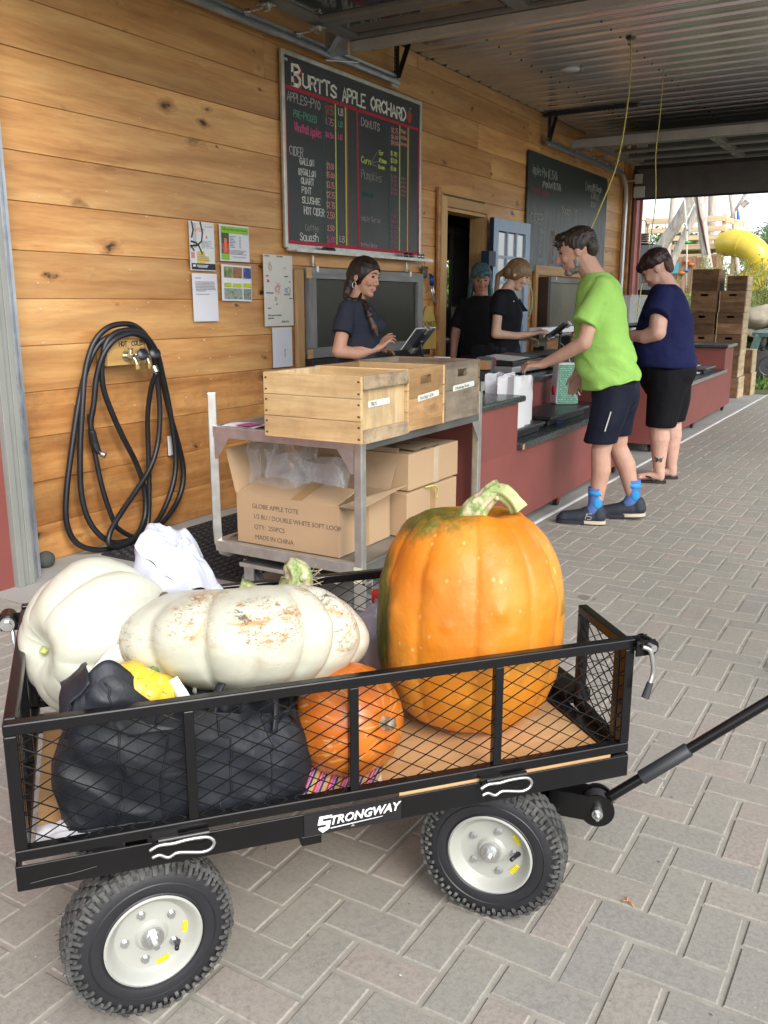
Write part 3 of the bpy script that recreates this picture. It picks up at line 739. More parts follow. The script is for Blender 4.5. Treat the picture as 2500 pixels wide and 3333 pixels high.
bars('lime_bars', chalkm('lime_bar', (.46, .56, .10)), (.576, .014), (1.489, .014)); bars('yellow_bars', CYE, (.706, .014), (1.622, .013)); bars('orange_bars', chalkm('rust', (.34, .09, .05)), (.726, .011), (1.642, .008)); bars('green_bars', CDG, (.424, .010), (1.325, .010))
rows('white_lettering', CW, .0062, ('LB', .617, .673, .913, .042), ('GALLON', .137, .303, .527, .042), ('1/2', .120, .155, .455, .040), ('GALLON', .168, .322, .459, .040), ('QUART', .147, .300, .402, .040), ('PINT', .156, .265, .340, .042), ('SLUSHIE', .156, .371, .278, .042), ('HOT CIDER', .177, .417, .206, .048), ('Squash', .125, .340, .030, .052))
rows('grey_lettering', CWD, .0062, ('APPLES-PYO', .012, .388, .905, .056), ('CIDER', .024, .175, .572, .056), ('LB', .617, .678, .044, .042), ('DONUTS', .921, 1.180, .888, .052))
rows('green_lettering', CG, .0065, ('PRE-PICKED', .078, .345, .815, .042), ('LB', .615, .665, .837, .034))
rows('pink_lettering', CP, .0062, ('Windfall Apples', .088, .397, .728, .052), ('$0.50', .450, .548, .745, .028), ('LB', .613, .659, .753, .030), ('$1.00', .451, .556, .034, .044))
rows('salmon_lettering', CO, .0055, ('$9.00', .457, .548, .534, .040), ('$5.00', .455, .553, .478, .036), ('$3.75', .454, .550, .409, .038), ('$2.75', .452, .553, .341, .040), ('$2.75', .450, .552, .271, .040), ('2.50', .452, .550, .201, .042), ('1.75', .452, .550, .828, .042), ('2.50', .456, .545, .115, .036),
     ('$1.25', 1.358, 1.460, .908, .036), ('$6.00', 1.358, 1.460, .863, .030), ('$10.00', 1.354, 1.465, .819, .030), ('Single', 1.509, 1.585, .927, .024), ('1/2 Doz', 1.509, 1.600, .880, .024), ('Dozen', 1.509, 1.600, .835, .024))
rows('rust_lettering', chalkm('rust2', (.40, .13, .09)), .0075, ('$1.55', .453, .551, .900, .056))
rows('lime_lettering', CY, .0058, ('Corn', .918, 1.050, .628, .046), ('Ear', 1.172, 1.238, .720, .030), ('1/2 dozen', 1.172, 1.280, .665, .028), ('Dozen', 1.166, 1.255, .618, .026), ('$.25', 1.350, 1.448, .740, .026), ('$3.50', 1.350, 1.448, .688, .026), ('$7.00', 1.350, 1.432, .628, .026))
rows('faded_lettering', chalkm('faint', (.27, .25, .25)), .0050, ('Pumpkins', .917, 1.212, .520, .062), ('Coffee', .187, .345, .098, .044), ('Maple Syrup', .914, 1.187, .218, .036), ('Bottled Water', .905, 1.150, .024, .034))
rows('violet_lettering', CV, .0042, *[(a, 1.352, 1.446, .574-.032*k, .022) for k, a in enumerate(('$3.00', '$5.50', '$7.00', '$9.00', '$12.00'))], *[(a, 1.512, 1.590, .578-.032*k, .018) for k, a in enumerate(('small', 'mini', 'medium', 'large', 'xlarge'))], *[(a, 1.352, 1.446, .270-.040*k, .026) for k, a in enumerate(('$9.00', '$16.00', '$24.00', '$2.50', '$1.50', '$2.00', '$1.00'))])
rows('dark_green_lettering', CDG, .0045, ('VINEGAR', .925, 1.10, .392, .032))
m = MB(); chalk(m, [[(1.085, .648), (1.165, .728)], [(1.09, .645), (1.18, .668)], [(1.085, .636), (1.17, .628)]], .004, MB_); m.build('chalk_lines', chalkm('faint', (.27, .25, .25)), bo)
m = MB(); m.box(.012, .045, -.0155, -.012, Hb-.034, Hb-.018); m.build('maker_plate', STEEL, bo)
for (x, m_, r, lab) in ((.36, BLACK, .022, 'black eraser lying at the left of the big board tray'), (1.36, chalkm('orange_pen', (.6, .12, .05)), .008, 'orange marker lying on the big board tray')):
    b = MB(); b.cyl((BX0+x, FY-.06, BZ0-.046+r*.8), (BX0+x+.11, FY-.07, BZ0-.046+r*.8), r, n=10); tag(b.build('marker', m_, auto=40), lab, 'marker')
b = MB()
for k in range(2): b.ell((BX0+1.52+k*.085, FY-.075, BZ0-.018), (.034, .012, .026))
b.tube([(BX0+1.50, FY-.065, BZ0-.005), (BX0+1.64, FY-.065, BZ0-.005)], .004, 6); tag(b.build('sunglasses', mat('dark_lens', (.01, .01, .012), .1), smooth=True), 'first pair of dark sunglasses on the big board tray', 'sunglasses')
b = MB()
for k in range(2): b.ell((BX0+1.74+k*.06, FY-.075, BZ0-.018), (.026, .012, .024))
b.tube([(BX0+1.72, FY-.065, BZ0-.004), (BX0+1.84, FY-.065, BZ0-.004)], .004, 6); tag(b.build('sunglasses', mat('chrome_lens', (.25, .25, .25), .1, .8), smooth=True), 'shiny pair of sunglasses at the right end of the board tray', 'sunglasses')

# second board, chalk-smeared
b2m = NT('smeared_board'); co = b2m.co(False); sm = b2m.noise(b2m.scale(co, (7, 1, 1.2)), 2.2, 5, .65); zz = b2m.sep(co)[2]
low = b2m.ramp(zz, [(.0, 1.0), (.62, .75), (.8, .0)]); k_ = b2m.math('MULTIPLY', b2m.ramp(sm, [(.3, .25), (.75, 1.0)]), low)
b2m.base(b2m.mix(k_, (.022, .028, .03), (.17, .19, .21))); b2m.rough(.5)
B2X0, B2X1, B2Z0, B2Z1 = 9.27, 11.95, 1.655, 2.87
b2 = thing('second_chalkboard', 'plain smeared chalkboard further along the wall behind the man in green', 'chalkboard', (B2X0, FY, B2Z0))
m = MB()
cr = .07; out = []
for cx_, cz_, a0 in ((B2X1-B2X0-cr, cr, -90), (B2X1-B2X0-cr, 1.215-cr, 0), (cr*.2, 1.215-cr*.2, 90), (cr, cr, 180)):
    rr_ = cr if a0 != 90 else cr*.2
    for q in range(5): a = radians(a0+q*22.5); out.append((cx_+rr_*cos(a), cz_+rr_*sin(a)))
MP = Matrix(((1, 0, 0, 0), (0, 0, -1, 0), (0, 1, 0, 0), (0, 0, 0, 1)))
m.poly(out, .012, MP); m.build('board', b2m.m, b2)
m = MB(); put(m, 'Apples-Pyo $1.35/lb', .12, 1.0, .085, .006, w=.42, seed=3, gap=.2); put(m, 'prepicked $1.75/lb', .42, .90, .07, .006, w=.42, seed=4, gap=.2); put(m, 'Donuts', 1.83, 1.0, .1, .006, w=.5, seed=3); put(m, 'Squash 1.00', 1.05, .67, .085, .006, w=.5, seed=3); put(m, 'CIDER', .10, .50, .1, .007, w=.7, seed=3); put(m, 'Pumpkins', 1.7, .55, .08, .005, w=.5, seed=4)
put(m, '1.25 Single', 2.05, 1.02, .07, .006, w=.5, seed=5); put(m, '6.00 1/2', 2.05, .92, .07, .006, w=.5, seed=6); put(m, '10.00', 2.05, .82, .07, .006, w=.5, seed=6)
for k, t_ in enumerate(('Gallon', '1/2', 'Qt', 'Pt', 'Hot')): put(m, t_, .38, .40-k*.075, .055, .007, w=.5, seed=k)
m.build('white_lettering', CWD, b2)
m = MB(); put(m, 'Windfall Apples', .1, .80, .07, .006, w=.45, seed=3)
for k, t_ in enumerate(('9.00', '5.00', '3.75', '2.75', '2.50')): put(m, t_, .72, .40-k*.075, .055, .008, w=.5, seed=k)
m.build('red_lettering', chalkm('faded_red', (.28, .08, .1)), b2)

# screened windows
SCRN = NT('dark_screen'); tb = SCRN.new('ShaderNodeBsdfTransparent'); mx = SCRN.new('ShaderNodeMixShader'); SCRN.link(SCRN.b.outputs[0], mx.inputs[2]); SCRN.link(tb.outputs[0], mx.inputs[1]); mx.inputs[0].default_value = .62
SCRN.base((.055, .055, .045)); SCRN.rough(.35); SCRN.link(mx.outputs[0], SCRN.n['Material Output'].inputs['Surface']); SCRN = SCRN.m
def screen_window(label, x0, x1, z0, z1, fw, hinges, canvas=False):
    t = thing('screen_window', label, 'window', (x0, FY, z0)); W2 = x1-x0; H2 = z1-z0
    for n_, a, mm in (('rail', (0, W2, -.045, 0, 0, fw), GREYWOOD), ('rail', (0, W2, -.045, 0, H2-fw, H2), GREYWOOD), ('stile', (0, fw*1.2, -.045, 0, fw, H2-fw), GREYWOODZ), ('stile', (W2-fw*1.2, W2, -.045, 0, fw, H2-fw), GREYWOODZ)):
        m = MB(); m.box(*a); m.build(n_, mm, t, bevel=.003)
    m = MB(); m.box(fw*1.2, W2-fw*1.2, -.02, -.017, fw, H2-fw)
    m.build('screen', SCRN if not canvas else mat('tarp', (.12, .115, .085), .45, var=.3, sc=2), t)
    for hx_ in hinges:
        m = MB(); m.box(hx_-.014, hx_+.014, -.05, -.044, H2-.03, H2+.01); m.box(hx_-.008, hx_+.008, -.012, -.004, H2+.01, H2+.085); m.bar((hx_, -.046, H2), (hx_, -.01, H2+.03), .012, .004); m.build('hinge', ZINC, t)
    return t
w1 = screen_window('grey framed screen window behind the woman with the braid', 5.275, 6.945, .935, 1.565, .075, (.10, 1.44))
m = MB(); m.box(5.24, 5.30, FY-.052, FY-.0455, 1.49, 1.565); m.box(5.24, 5.30, FY-.052, FY-.0455, .935, 1.0); m.build('corner_block', TRIMX, w1, world=True)
t = thing('window_casing', 'pale vertical board left of the front screen window', 'trim board', (5.15, FY, .3))
m = MB(); m.box(0, .085, -.03, 0, .58, 1.25); m.build('board', TRIM, t, bevel=.004)
m = MB(); m.box(5.24, 7.0, FY-.09, FY, .885, .93); tag(m.build('window_sill', BLACK, bevel=.004), 'black sill under the front screen window', 'sill')
w2 = screen_window('screen window with dark cloth behind the man in green', 9.78, 11.1, .97, 1.60, .055, (.35,), True)
m = MB(); m.box(9.55, 9.62, FY-.03, FY, .3, 1.72); m.build('casing', TRIM, w2, world=True); m = MB(); m.box(9.70, 9.78, FY-.12, FY, .93, 1.6); m.build('dark_casing', mat('umber', (.05, .03, .02), .6), w2, world=True)
m = MB(); m.box(9.62, 11.3, FY-.03, FY, 1.62, 1.72); m.build('head_casing', TRIMX, w2, world=True)

# doorway casing and the blue half-glazed door folded back against the wall
dc = thing('door_casing', 'pale pine casing round the open doorway', 'door frame', (7.30, FY, 0))
m = MB(); m.box(0, .115, -.028, 0, 0, 2.235); m.build('casing_board', TRIM, dc, bevel=.003)
m = MB(); m.box(.115, 1.0, -.028, 0, 2.15, 2.235); m.build('casing_board', TRIMX, dc, bevel=.003)
m = MB(); m.box(.115, .15, 0, .16, 0, 2.15); m.build('jamb', TRIM, dc); m = MB(); m.box(.96, .99, -.02, .16, 0, 2.15); m.build('jamb', TRIM, dc)
m = MB(); m.box(.15, .96, .0, .16, 2.12, 2.15); m.build('head', TRIMX, dc)
m = MB(); m.box(-.045, 0, -.02, 0, 0, 2.30); m.build('back_band', PINE_DK, dc)
BLUE = mat('door_pale_blue', (.30, .40, .55), .45, var=.08); BLUED = mat('door_navy_edge', (.012, .022, .045), .5)
bd = thing('blue_door', 'pale blue door with nine small panes folded back against the wall', 'door', (8.20, 3.70, 0))
DW, DH = .915, 2.115
m = MB()
m.box(0, .115, 0, .045, .02, DH); m.box(DW-.115, DW, 0, .045, .02, DH); m.box(.115, DW-.115, 0, .045, DH-.115, DH); m.box(.115, DW-.115, 0, .045, 1.10, 1.28); m.box(.115, DW-.115, 0, .045, .02, .25); m.box(.115, DW-.115, .012, .035, .25, 1.10)
m.build('leaf', BLUE, bd, bevel=.003)
m = MB(); m.box(-.004, -.001, 0, .045, .02, DH); m.build('edge', BLUED, bd)
x0_, x1_, z0_, z1_ = .115, DW-.115, 1.28, DH-.115
for k in (1, 2):
    x = x0_+(x1_-x0_)*k/3; m = MB(); m.box(x-.013, x+.013, .004, .042, z0_, z1_); m.build('muntin', BLUE, bd)
    z = z0_+(z1_-z0_)*k/3; m = MB(); m.box(x0_, x1_, .003, .041, z-.013, z+.013); m.build('muntin', BLUE, bd)
PANE = mat('mirror_like_pane', (.30, .33, .36), .04, .0, var=.05, spec=1.0, coat=1.0, coatr=.02)
for i in range(3):
    for j in range(3):
        xa = x0_+(x1_-x0_)*i/3; za = z0_+(z1_-z0_)*j/3
        m = MB(); m.box(xa+.013, xa+(x1_-x0_)/3-.013, .020, .024, za+.013, za+(z1_-z0_)/3-.013); m.build('pane', PANE, bd)
m = MB(); m.box(-.16, -.006, -.03, .055, 1.66, 1.80); m.box(-.16, -.006, -.03, .055, .5, .64); m.build('hinge_block', mat('hinge_dark_blue', (.01, .025, .05), .5), bd, bevel=.004)
m = MB(); m.cyl((.07, -.04, 1.04), (.07, .0, 1.04), .012, n=10); m.ell((.07, -.05, 1.04), .03); m.build('knob', mat('brass', (.6, .5, .3), .3, .9), bd, auto=40)

# hanging things beside the doorway
m = MB(); m.ell((7.015, FY-.02, 1.575), (.05, .015, .05)); m.ell((6.975, FY-.02, 1.615), (.015, .01, .015)); m.ell((7.055, FY-.02, 1.615), (.015, .01, .015)); m.tube([(7.015, FY-.015, 1.62), (7.03, FY-.006, 1.68)], .003, 6)
tag(m.build('wall_ornament', mat('dark_brass', (.10, .085, .05), .5, .4), smooth=True), 'small dark round ornament with two ears hanging on a nail', 'ornament')
sc_ = thing('tongs', 'steel tongs with blue grips hanging by the doorway', 'tongs', (7.1, FY, 1.5))
m = MB()
m.tube([(7.115, FY-.03, 1.47), (7.13, FY-.03, 1.40), (7.165, FY-.03, 1.33), (7.20, FY-.03, 1.325), (7.21, FY-.03, 1.35)], .008, 8); m.tube([(7.145, FY-.03, 1.47), (7.17, FY-.03, 1.40), (7.195, FY-.03, 1.34)], .007, 8); m.build('arm', ZINC, sc_, world=True, smooth=True)
m = MB(); m.tube([(7.105, FY-.03, 1.56), (7.11, FY-.03, 1.47)], .012, 8); m.tube([(7.135, FY-.03, 1.555), (7.145, FY-.03, 1.47)], .012, 8); m.tube([(7.10, FY-.02, 1.56), (7.14, FY-.02, 1.56)], .007, 8); m.build('grip', mat('tongs_blue', (.01, .03, .22), .35), sc_, world=True, smooth=True)
tg = thing('donut_sign', 'yellow triangular wooden sign reading DONUT', 'sign', (7.11, FY, 1.1))
YW = mat('yellow_sign', (.52, .36, .10), .6)
m = MB(); m.poly([(-.17, 0), (.17, 0), (.05, .19), (0, .20), (-.04, .19)], .012, MP); m.box(-.15, .15, -.012, 0, -.18, 0); m.build('board', YW, tg)
MT = Matrix(((1, 0, 0, -.12), (0, 0, -1, -.0135), (0, 1, 0, .015), (0, 0, 0, 1)))
text_mb('DONUT', .072, MT, mb=(tm := MB())); tm.build('lettering', BLACK, tg)

# papers pinned to the wall
PAPER = mat('paper', (.68, .69, .74), .6, var=.03, sc=4); PAPERW = mat('drawing_paper', (.62, .61, .56), .6, var=.04, sc=3)
def sheet(name, label, cat, x, z, w, h, rot=0, m_=PAPER, curl=.004):
    t = thing(name, label, cat, (x, FY-.002, z)); m = MB()
    m.grid(lambda u, v: (u*w, -.0012-curl*(sin(pi*u)*.7+.3*sin(3.1*v+u*2))*(.4+v*.6), v*h), 8, 8)
    o = m.build('sheet', m_, t, smooth=True); t.rotation_euler = (0, rot, 0)
    return t
MP2 = lambda y: Matrix(((1, 0, 0, 0), (0, 0, -1, -y), (0, 1, 0, 0), (0, 0, 0, 1)))
def rects(parent, name, m_, rs_, y=.0072):
    m = MB()
    for (x0, x1, z0, z1) in rs_: m.box(x0, x1, -y-.0004, -y, z0, z1)
    return m.build(name, m_, parent)
PK = mat('print_black', (.02, .02, .025), .5); PGREY = mat('print_grey', (.22, .22, .25), .6); PGREEN = mat('print_green', (.22, .48, .03), .5); PCOR = mat('print_coral', (.72, .14, .09), .5)
def photo(name, cols, sc):
    t = NT(name); c = t.ramp(t.noise(t.co(False), sc, 3, .6), [(i/(len(cols)-1)*.5+.25, c_) for i, c_ in enumerate(cols)]); t.base(c); t.rough(.4); return t.m
p = sheet('poster', 'tall art poster with black curved lines and red INTERP title', 'poster', 4.13, 1.513, .22, .282, radians(0), mat('poster_paper', (.70, .71, .75), .5, var=.02))
art = photo('poster_art', [(.55, .6, .68), (.66, .68, .72), (.62, .64, .6), (.68, .66, .62)], 9)
rects(p, 'artwork', art, [(.006, .214, .006, .276)], .0066); rects(p, 'footer', PK, [(.006, .214, .006, .042)], .0072)
m = MB(); chalk(m, [[(.02, .276), (.03, .23), (.015, .19)], [(.095, .276), (.11, .22), (.10, .17), (.06, .145), (.01, .14)], [(.01, .165), (.05, .16), (.075, .14), (.1, .10)], [(.005, .14), (.03, .115)]], .011, MP2(.0076)); m.build('black_lines', PK, p)
m = MB(); chalk(m, [[(x, .270), (x, .13)] for x in (.03, .037, .045, .052)], .0012, MP2(.0074)); m.build('string_lines', PGREY, p)
rects(p, 'yellow_patch', mat('poster_yellow', (.66, .52, .10), .5), [(.055, .125, .042, .112), (.125, .16, .05, .085)], .0071); rects(p, 'pink_patch', mat('poster_pink', (.62, .22, .26), .5), [(.006, .035, .07, .105)], .0071)
m = text_mb('INTERP', .028, MP2(.0080) @ Matrix.Translation((.035, .225, 0)), .0004); m.poly([(.135, .19), (.155, .19), (.145, .207)], .0004, MP2(.0080)); m.build('title', PCOR, p)
m = text_mb('SEPT 1 - OCT 1, 2023', .0115, MP2(.0082) @ Matrix.Translation((.098, .130, 0)), .0003); text_mb('AT THE KENT', .0115, MP2(.0082) @ Matrix.Translation((.13, .252, 0)), .0003, mb=m)
for k in range(5): m.box(.098, .098+.09-.02*(k % 2), -.0085, -.0081, .142+k*.007, .1445+k*.007)
for k in range(4): m.box(.055, .17-.015*k, -.0085, -.0081, .060+k*.010, .063+k*.010)
m.build('small_print', PGREY, p)
rects(p, 'footer_print', PAPER, [(.05, .15, .030, .033), (.05, .145, .024, .027), (.06, .14, .018, .021), (.017, .04, .022, .034)], .0078)
p = sheet('flyer', 'green headed furniture flyer with an orange chair picture', 'flyer', 4.398, 1.577, .284, .218)
rects(p, 'header', PGREEN, [(.012, .270, .168, .208), (.012, .082, .010, .045)]); rects(p, 'chair_photo', photo('dark_garden', [(.02, .04, .015), (.05, .08, .03), (.02, .03, .02)], 30), [(.012, .082, .045, .168)])
m = MB(); chalk(m, [[(.047, .06), (.047, .125)]], .026, MP2(.0080)); chalk(m, [[(.018, .075), (.076, .075)], [(.02, .10), (.03, .05)], [(.074, .10), (.068, .05)]], .008, MP2(.0082)); m.build('orange_chair', PCOR, p)
m = text_mb('Hillcrest Adirondack Furniture', .021, MP2(.0080) @ Matrix.Translation((.022, .184, 0)), .0004, spacing=.92); m.build('title', mat('dark_green_print', (.05, .12, .01), .5), p)
m = MB()
for k in range(8): m.box(.09, .15-.01*((k*3) % 4), -.0084, -.0080, .148-k*.0092, .1515-k*.0092); m.box(.18, .195, -.0084, -.0080, .148-k*.0092, .1515-k*.0092)
for k in range(4): m.box(.09, .25-.02*(k % 3), -.0084, -.0080, .066-k*.0075, .0685-k*.0075)
m.box(.11, .24, -.0084, -.0080, .026, .029); m.build('text_lines', PGREY, p)
p = sheet('letter', 'white letter with one grey paragraph below the art poster', 'paper', 4.138, 1.214, .224, .283)
m = MB(); m.box(.022, .07, -.0084, -.0080, .255, .258)
rl = random.Random(2)
for k in range(7):
    x = .022
    while x < (.19 if k < 6 else .10): w = rl.uniform(.006, .02); m.box(x, x+w, -.0084, -.0080, .232-k*.0088, .2355-k*.0088); x += w+.003
m.box(.022, .14, -.0084, -.0080, .160, .163); m.build('text_lines', PGREY, p)
p = sheet('photo_sheet', 'sheet of six small garden furniture photos with green captions', 'flyer', 4.40, 1.338, .292, .22, radians(1.2))
cols6 = [[(.04, .08, .02), (.15, .2, .05), (.5, .5, .45)], [(.2, .08, .03), (.32, .14, .06), (.1, .05, .03)], [(.05, .1, .03), (.03, .03, .25), (.2, .3, .1)], [(.04, .12, .02), (.3, .35, .3), (.1, .12, .1)], [(.05, .1, .03), (.25, .28, .26), (.04, .05, .04)]]
for k, (a, b, c_, d) in enumerate(((.02, .10, .142, .208), (.105, .19, .142, .208), (.205, .28, .142, .208), (.02, .19, .012, .078), (.205, .28, .012, .078))): rects(p, 'photo', photo('garden_photo%d' % k, cols6[k], 26), [(a, b, c_, d)])
rects(p, 'caption', mat('caption_lime', (.42, .52, .03), .5), [(.02, .085, .085, .11), (.10, .185, .085, .108), (.205, .28, .088, .112)])
p = sheet('drawing', 'long white sheet of childrens crayon drawings', 'drawing', 4.818, 1.17, .322, .465, 0, PAPERW)
def scrib(seed, cx, cz, r, n, wid, tall=1.0):
    rr = random.Random(seed); pts = []
    for k in range(n): a = k*1.9+rr.uniform(-.4, .4); q = r*rr.uniform(.35, 1); pts.append((cx+q*cos(a), cz+q*tall*sin(a)))
    return [pts]
m = MB(); chalk(m, scrib(1, .04, .295, .014, 12, 0)+scrib(4, .13, .055+.09, .008, 10, 0), .004, MP2(.0080)); m.build('red_crayon', mat('crayon_red', (.72, .10, .08), .6), p)
m = MB(); chalk(m, scrib(2, .14, .25, .045, 22, 0)+scrib(3, .065, .39, .03, 14, 0, 1.4)+scrib(7, .225, .385, .01, 7, 0), .0016, MP2(.0080)); m.build('pink_crayon', mat('crayon_pink', (.66, .38, .36), .6), p)
m = MB(); chalk(m, [[(.262+.018*cos(a), .237+.02*sin(a)) for a in [i*.5 for i in range(14)]], [(.235+.012*cos(a), .237+.013*sin(a)) for a in [i*.5 for i in range(14)]]], .003, MP2(.0080)); m.build('blue_crayon', mat('crayon_blue', (.16, .24, .58), .6), p)
m = MB(); chalk(m, scrib(5, .12, .18, .02, 10, 0), .0016, MP2(.0080)); m.build('green_crayon', mat('crayon_green', (.38, .46, .3), .6), p)
m = MB()
for (tx, x, z, h) in (('Apple', .02, .325, .008), ('Thank you for the apples', .03, .068, .009), ('we like them', .03, .05, .008), ('Pumpkin', .22, .325, .008), ('Sun', .27, .29, .008), ('Donuts', .27, .18, .008), ('Trees', .03, .115, .009), ('Kinder Class', .18, .025, .010), ('The orchard', .14, .452, .008), ('love from', .01, .452, .008), ('Hayride wagon', .02, .215, .008), ('Tractor ride', .21, .205, .008)): pls, _ = strokes(tx, x, z, h, .6, .06, 3); chalk(m, pls, .0014, MP2(.0080))
m.build('pencil_writing', mat('pencil', (.12, .12, .14), .6), p)
p = sheet('drawing', 'small pale pencil drawing below the crayon sheet', 'drawing', 4.895, .892, .222, .268, 0, mat('pale_blue_paper', (.60, .62, .68), .6, var=.05))
m = MB(); chalk(m, scrib(8, .13, .115, .009, 7, 0)+scrib(9, .13, .075, .007, 7, 0)+[[(.13, .11), (.13, .08)]], .0018, MP2(.0080)); m.build('pencil_marks', mat('pencil', (.12, .12, .14), .6), p)

# outlet
t = thing('wall_outlet', 'white double wall outlet half hidden behind the hose', 'outlet', (3.865, FY, .435))
m = MB(); m.box(0, .075, -.006, 0, 0, .118); m.build('plate', WHITE, t, bevel=.002)
for z in (.025, .068):
    m = MB(); m.box(.02, .055, -.009, -.006, z, z+.028); m.build('socket', mat('socket_cream', (.62, .62, .58), .4), t, bevel=.002)

# ------------------------------------------------------------------ hot and cold taps on their block, hose
tb_ = thing('tap_block', 'pine block on the wall with HOT and COLD garden taps', 'taps', (3.375, FY, .985))
m = MB(); m.box(0, .275, -.085, 0, .01, .148); m.build('block', wood('tap_block_wood', (.36, .20, .06), (.48, .30, .11), (.55, .38, .17), 'X', knots=.0, rough=.6), tb_, bevel=.004)
m = MB(); MT = Matrix(((1, 0, 0, 0), (0, 0, -1, -.0852), (0, 1, 0, 0), (0, 0, 0, 1)))
for tx, x in (('HOT', .085), ('COLD', .175)): pls, _ = strokes(tx, x, .112, .026, .62, .04, 3); chalk(m, pls, .0045, MT)
m.build('lettering', PK, tb_)
for tx_ in (.125, .215):
    m = MB()
    m.cyl((tx_, -.085, .06), (tx_, -.092, .06), .026, n=16); m.cyl((tx_, -.085, .06), (tx_, -.15, .06), .011, n=12); m.cyl((tx_, -.125, .05), (tx_, -.125, .095), .012, n=12); m.ell((tx_, -.125, .098), (.016, .016, .006))
    m.tube([(tx_, -.135, .06), (tx_+.008, -.15, .04), (tx_+.012, -.155, .015)], .011, 10)
    ta = m.build('tap_body', mat('nickel', (.60, .55, .42), .3, .9), tb_, auto=40)
    m = MB(); m.cyl((tx_+.012, -.155, .015), (tx_+.014, -.157, -.010), .016, n=10); m.build('spout_thread', mat('brass_thread', (.42, .30, .10), .4, .8), ta, auto=30)
    m = MB(); m.lathe([(0, 0), (.012, 0), (.012, .01), (.03, .012), (.032, .03), (.022, .036), (0, .037)], 12, Matrix.Translation((tx_+.035, -.168, .062)) @ Euler((radians(70), 0, radians(-20))).to_matrix().to_4x4()); m.build('handle', mat('handle_blue_black', (.010, .011, .018), .35), ta, auto=40)
HOSE = mat('hose_rubber', (.012, .013, .016), .42, var=.3, sc=12, bump=.1, bsc=40)
hz0 = [(3.605, -.205, .955), (3.61, -.15, .86), (3.63, -.09, .70), (3.64, -.07, .50), (3.63, -.07, .30), (3.60, -.08, .12), (3.54, -.10, .045), (3.46, -.10, .04), (3.37, -.09, .10), (3.30, -.07, .25), (3.28, -.05, .40), (3.265, -.05, .52)]
loops = [
 [(3.49, -.09, 1.165), (3.40, -.08, 1.15), (3.33, -.06, 1.10), (3.265, -.045, .99), (3.20, -.04, .82), (3.13, -.04, .58), (3.075, -.04, .36), (3.06, -.04, .20), (3.105, -.05, .08), (3.22, -.08, .018), (3.38, -.11, .015), (3.58, -.10, .03), (3.76, -.07, .09), (3.89, -.05, .19), (3.945, -.04, .32), (3.92, -.04, .48), (3.86, -.04, .68), (3.80, -.05, .88), (3.745, -.06, 1.03), (3.67, -.08, 1.14), (3.58, -.09, 1.20), (3.49, -.09, 1.215)],
 [(3.49, -.09, 1.215), (3.39, -.08, 1.195), (3.31, -.06, 1.12), (3.25, -.05, .98), (3.205, -.06, .80), (3.165, -.06, .55), (3.155, -.06, .32), (3.19, -.08, .16), (3.28, -.11, .055), (3.42, -.12, .035), (3.56, -.12, .06), (3.71, -.09, .14), (3.83, -.07, .30), (3.865, -.06, .46), (3.84, -.06, .70), (3.79, -.07, .90), (3.73, -.09, 1.05), (3.64, -.10, 1.15), (3.55, -.10, 1.18), (3.49, -.10, 1.18)],
 [(3.49, -.10, 1.18), (3.42, -.10, 1.165), (3.36, -.09, 1.11), (3.335, -.08, 1.0), (3.345, -.07, .88), (3.39, -.07, .75), (3.46, -.07, .60), (3.54, -.07, .45), (3.585, -.075, .30), (3.575, -.085, .16), (3.50, -.11, .07), (3.40, -.14, .035), (3.29, -.15, .03), (3.235, -.15, .06), (3.26, -.14, .12), (3.36, -.12, .20), (3.49, -.10, .29), (3.62, -.09, .40), (3.70, -.08, .52), (3.735, -.08, .68), (3.735, -.08, .84), (3.71, -.09, 1.0), (3.64, -.11, 1.12), (3.55, -.12, 1.16), (3.48, -.12, 1.16)],
 [(3.48, -.12, 1.16), (3.40, -.11, 1.13), (3.335, -.09, 1.05), (3.30, -.07, .93), (3.28, -.06, .80), (3.262, -.05, .72), (3.26, -.05, .665)]]
pts = []
for lp in loops: pts += lp[:-1]
pts.append(loops[-1][-1])
ho = thing('hose', 'black rubber hose coiled over the tap block down to the floor', 'hose', (3.5, FY, 0))
m = MB(); m.tube([(x, FY+y, z) for x, y, z in smooth_path(pts, 5)], .0155, 10); m.build('coil', HOSE, ho, world=True, smooth=True)
m = MB(); m.tube([(x, FY+y, z) for x, y, z in smooth_path(hz0[:-3]+[(3.335, -.085, .16), (3.29, -.07, .34), (3.270, -.05, .56), (3.262, -.04, .75)], 5)], .014, 10); m.build('lower_run', HOSE, ho, world=True, smooth=True)
m = MB(); m.cyl((3.605, FY-.205, .955), (3.602, FY-.19, .985), .0165, n=10); m.cyl((3.26, FY-.05, .665), (3.259, FY-.05, .695), .014, n=10); m.build('coupling', ZINC, ho, world=True, auto=40)
m = MB(); m.tube([(3.258, FY-.055, .665), (3.262, FY-.06, .60), (3.272, FY-.075, .55)], [.020, .024, .018], 10); m.bar((3.245, FY-.075, .655), (3.243, FY-.085, .60), .012, .006); m.tube([(3.272, FY-.075, .555), (3.285, FY-.095, .535)], .012, 8); nz = m.build('spray_gun', BLACK, ho, world=True, auto=50)
m = MB(); m.cyl((3.283, FY-.09, .537), (3.292, FY-.108, .530), .017, n=12); m.build('nozzle_tip', ZINC, nz, world=True, auto=40)

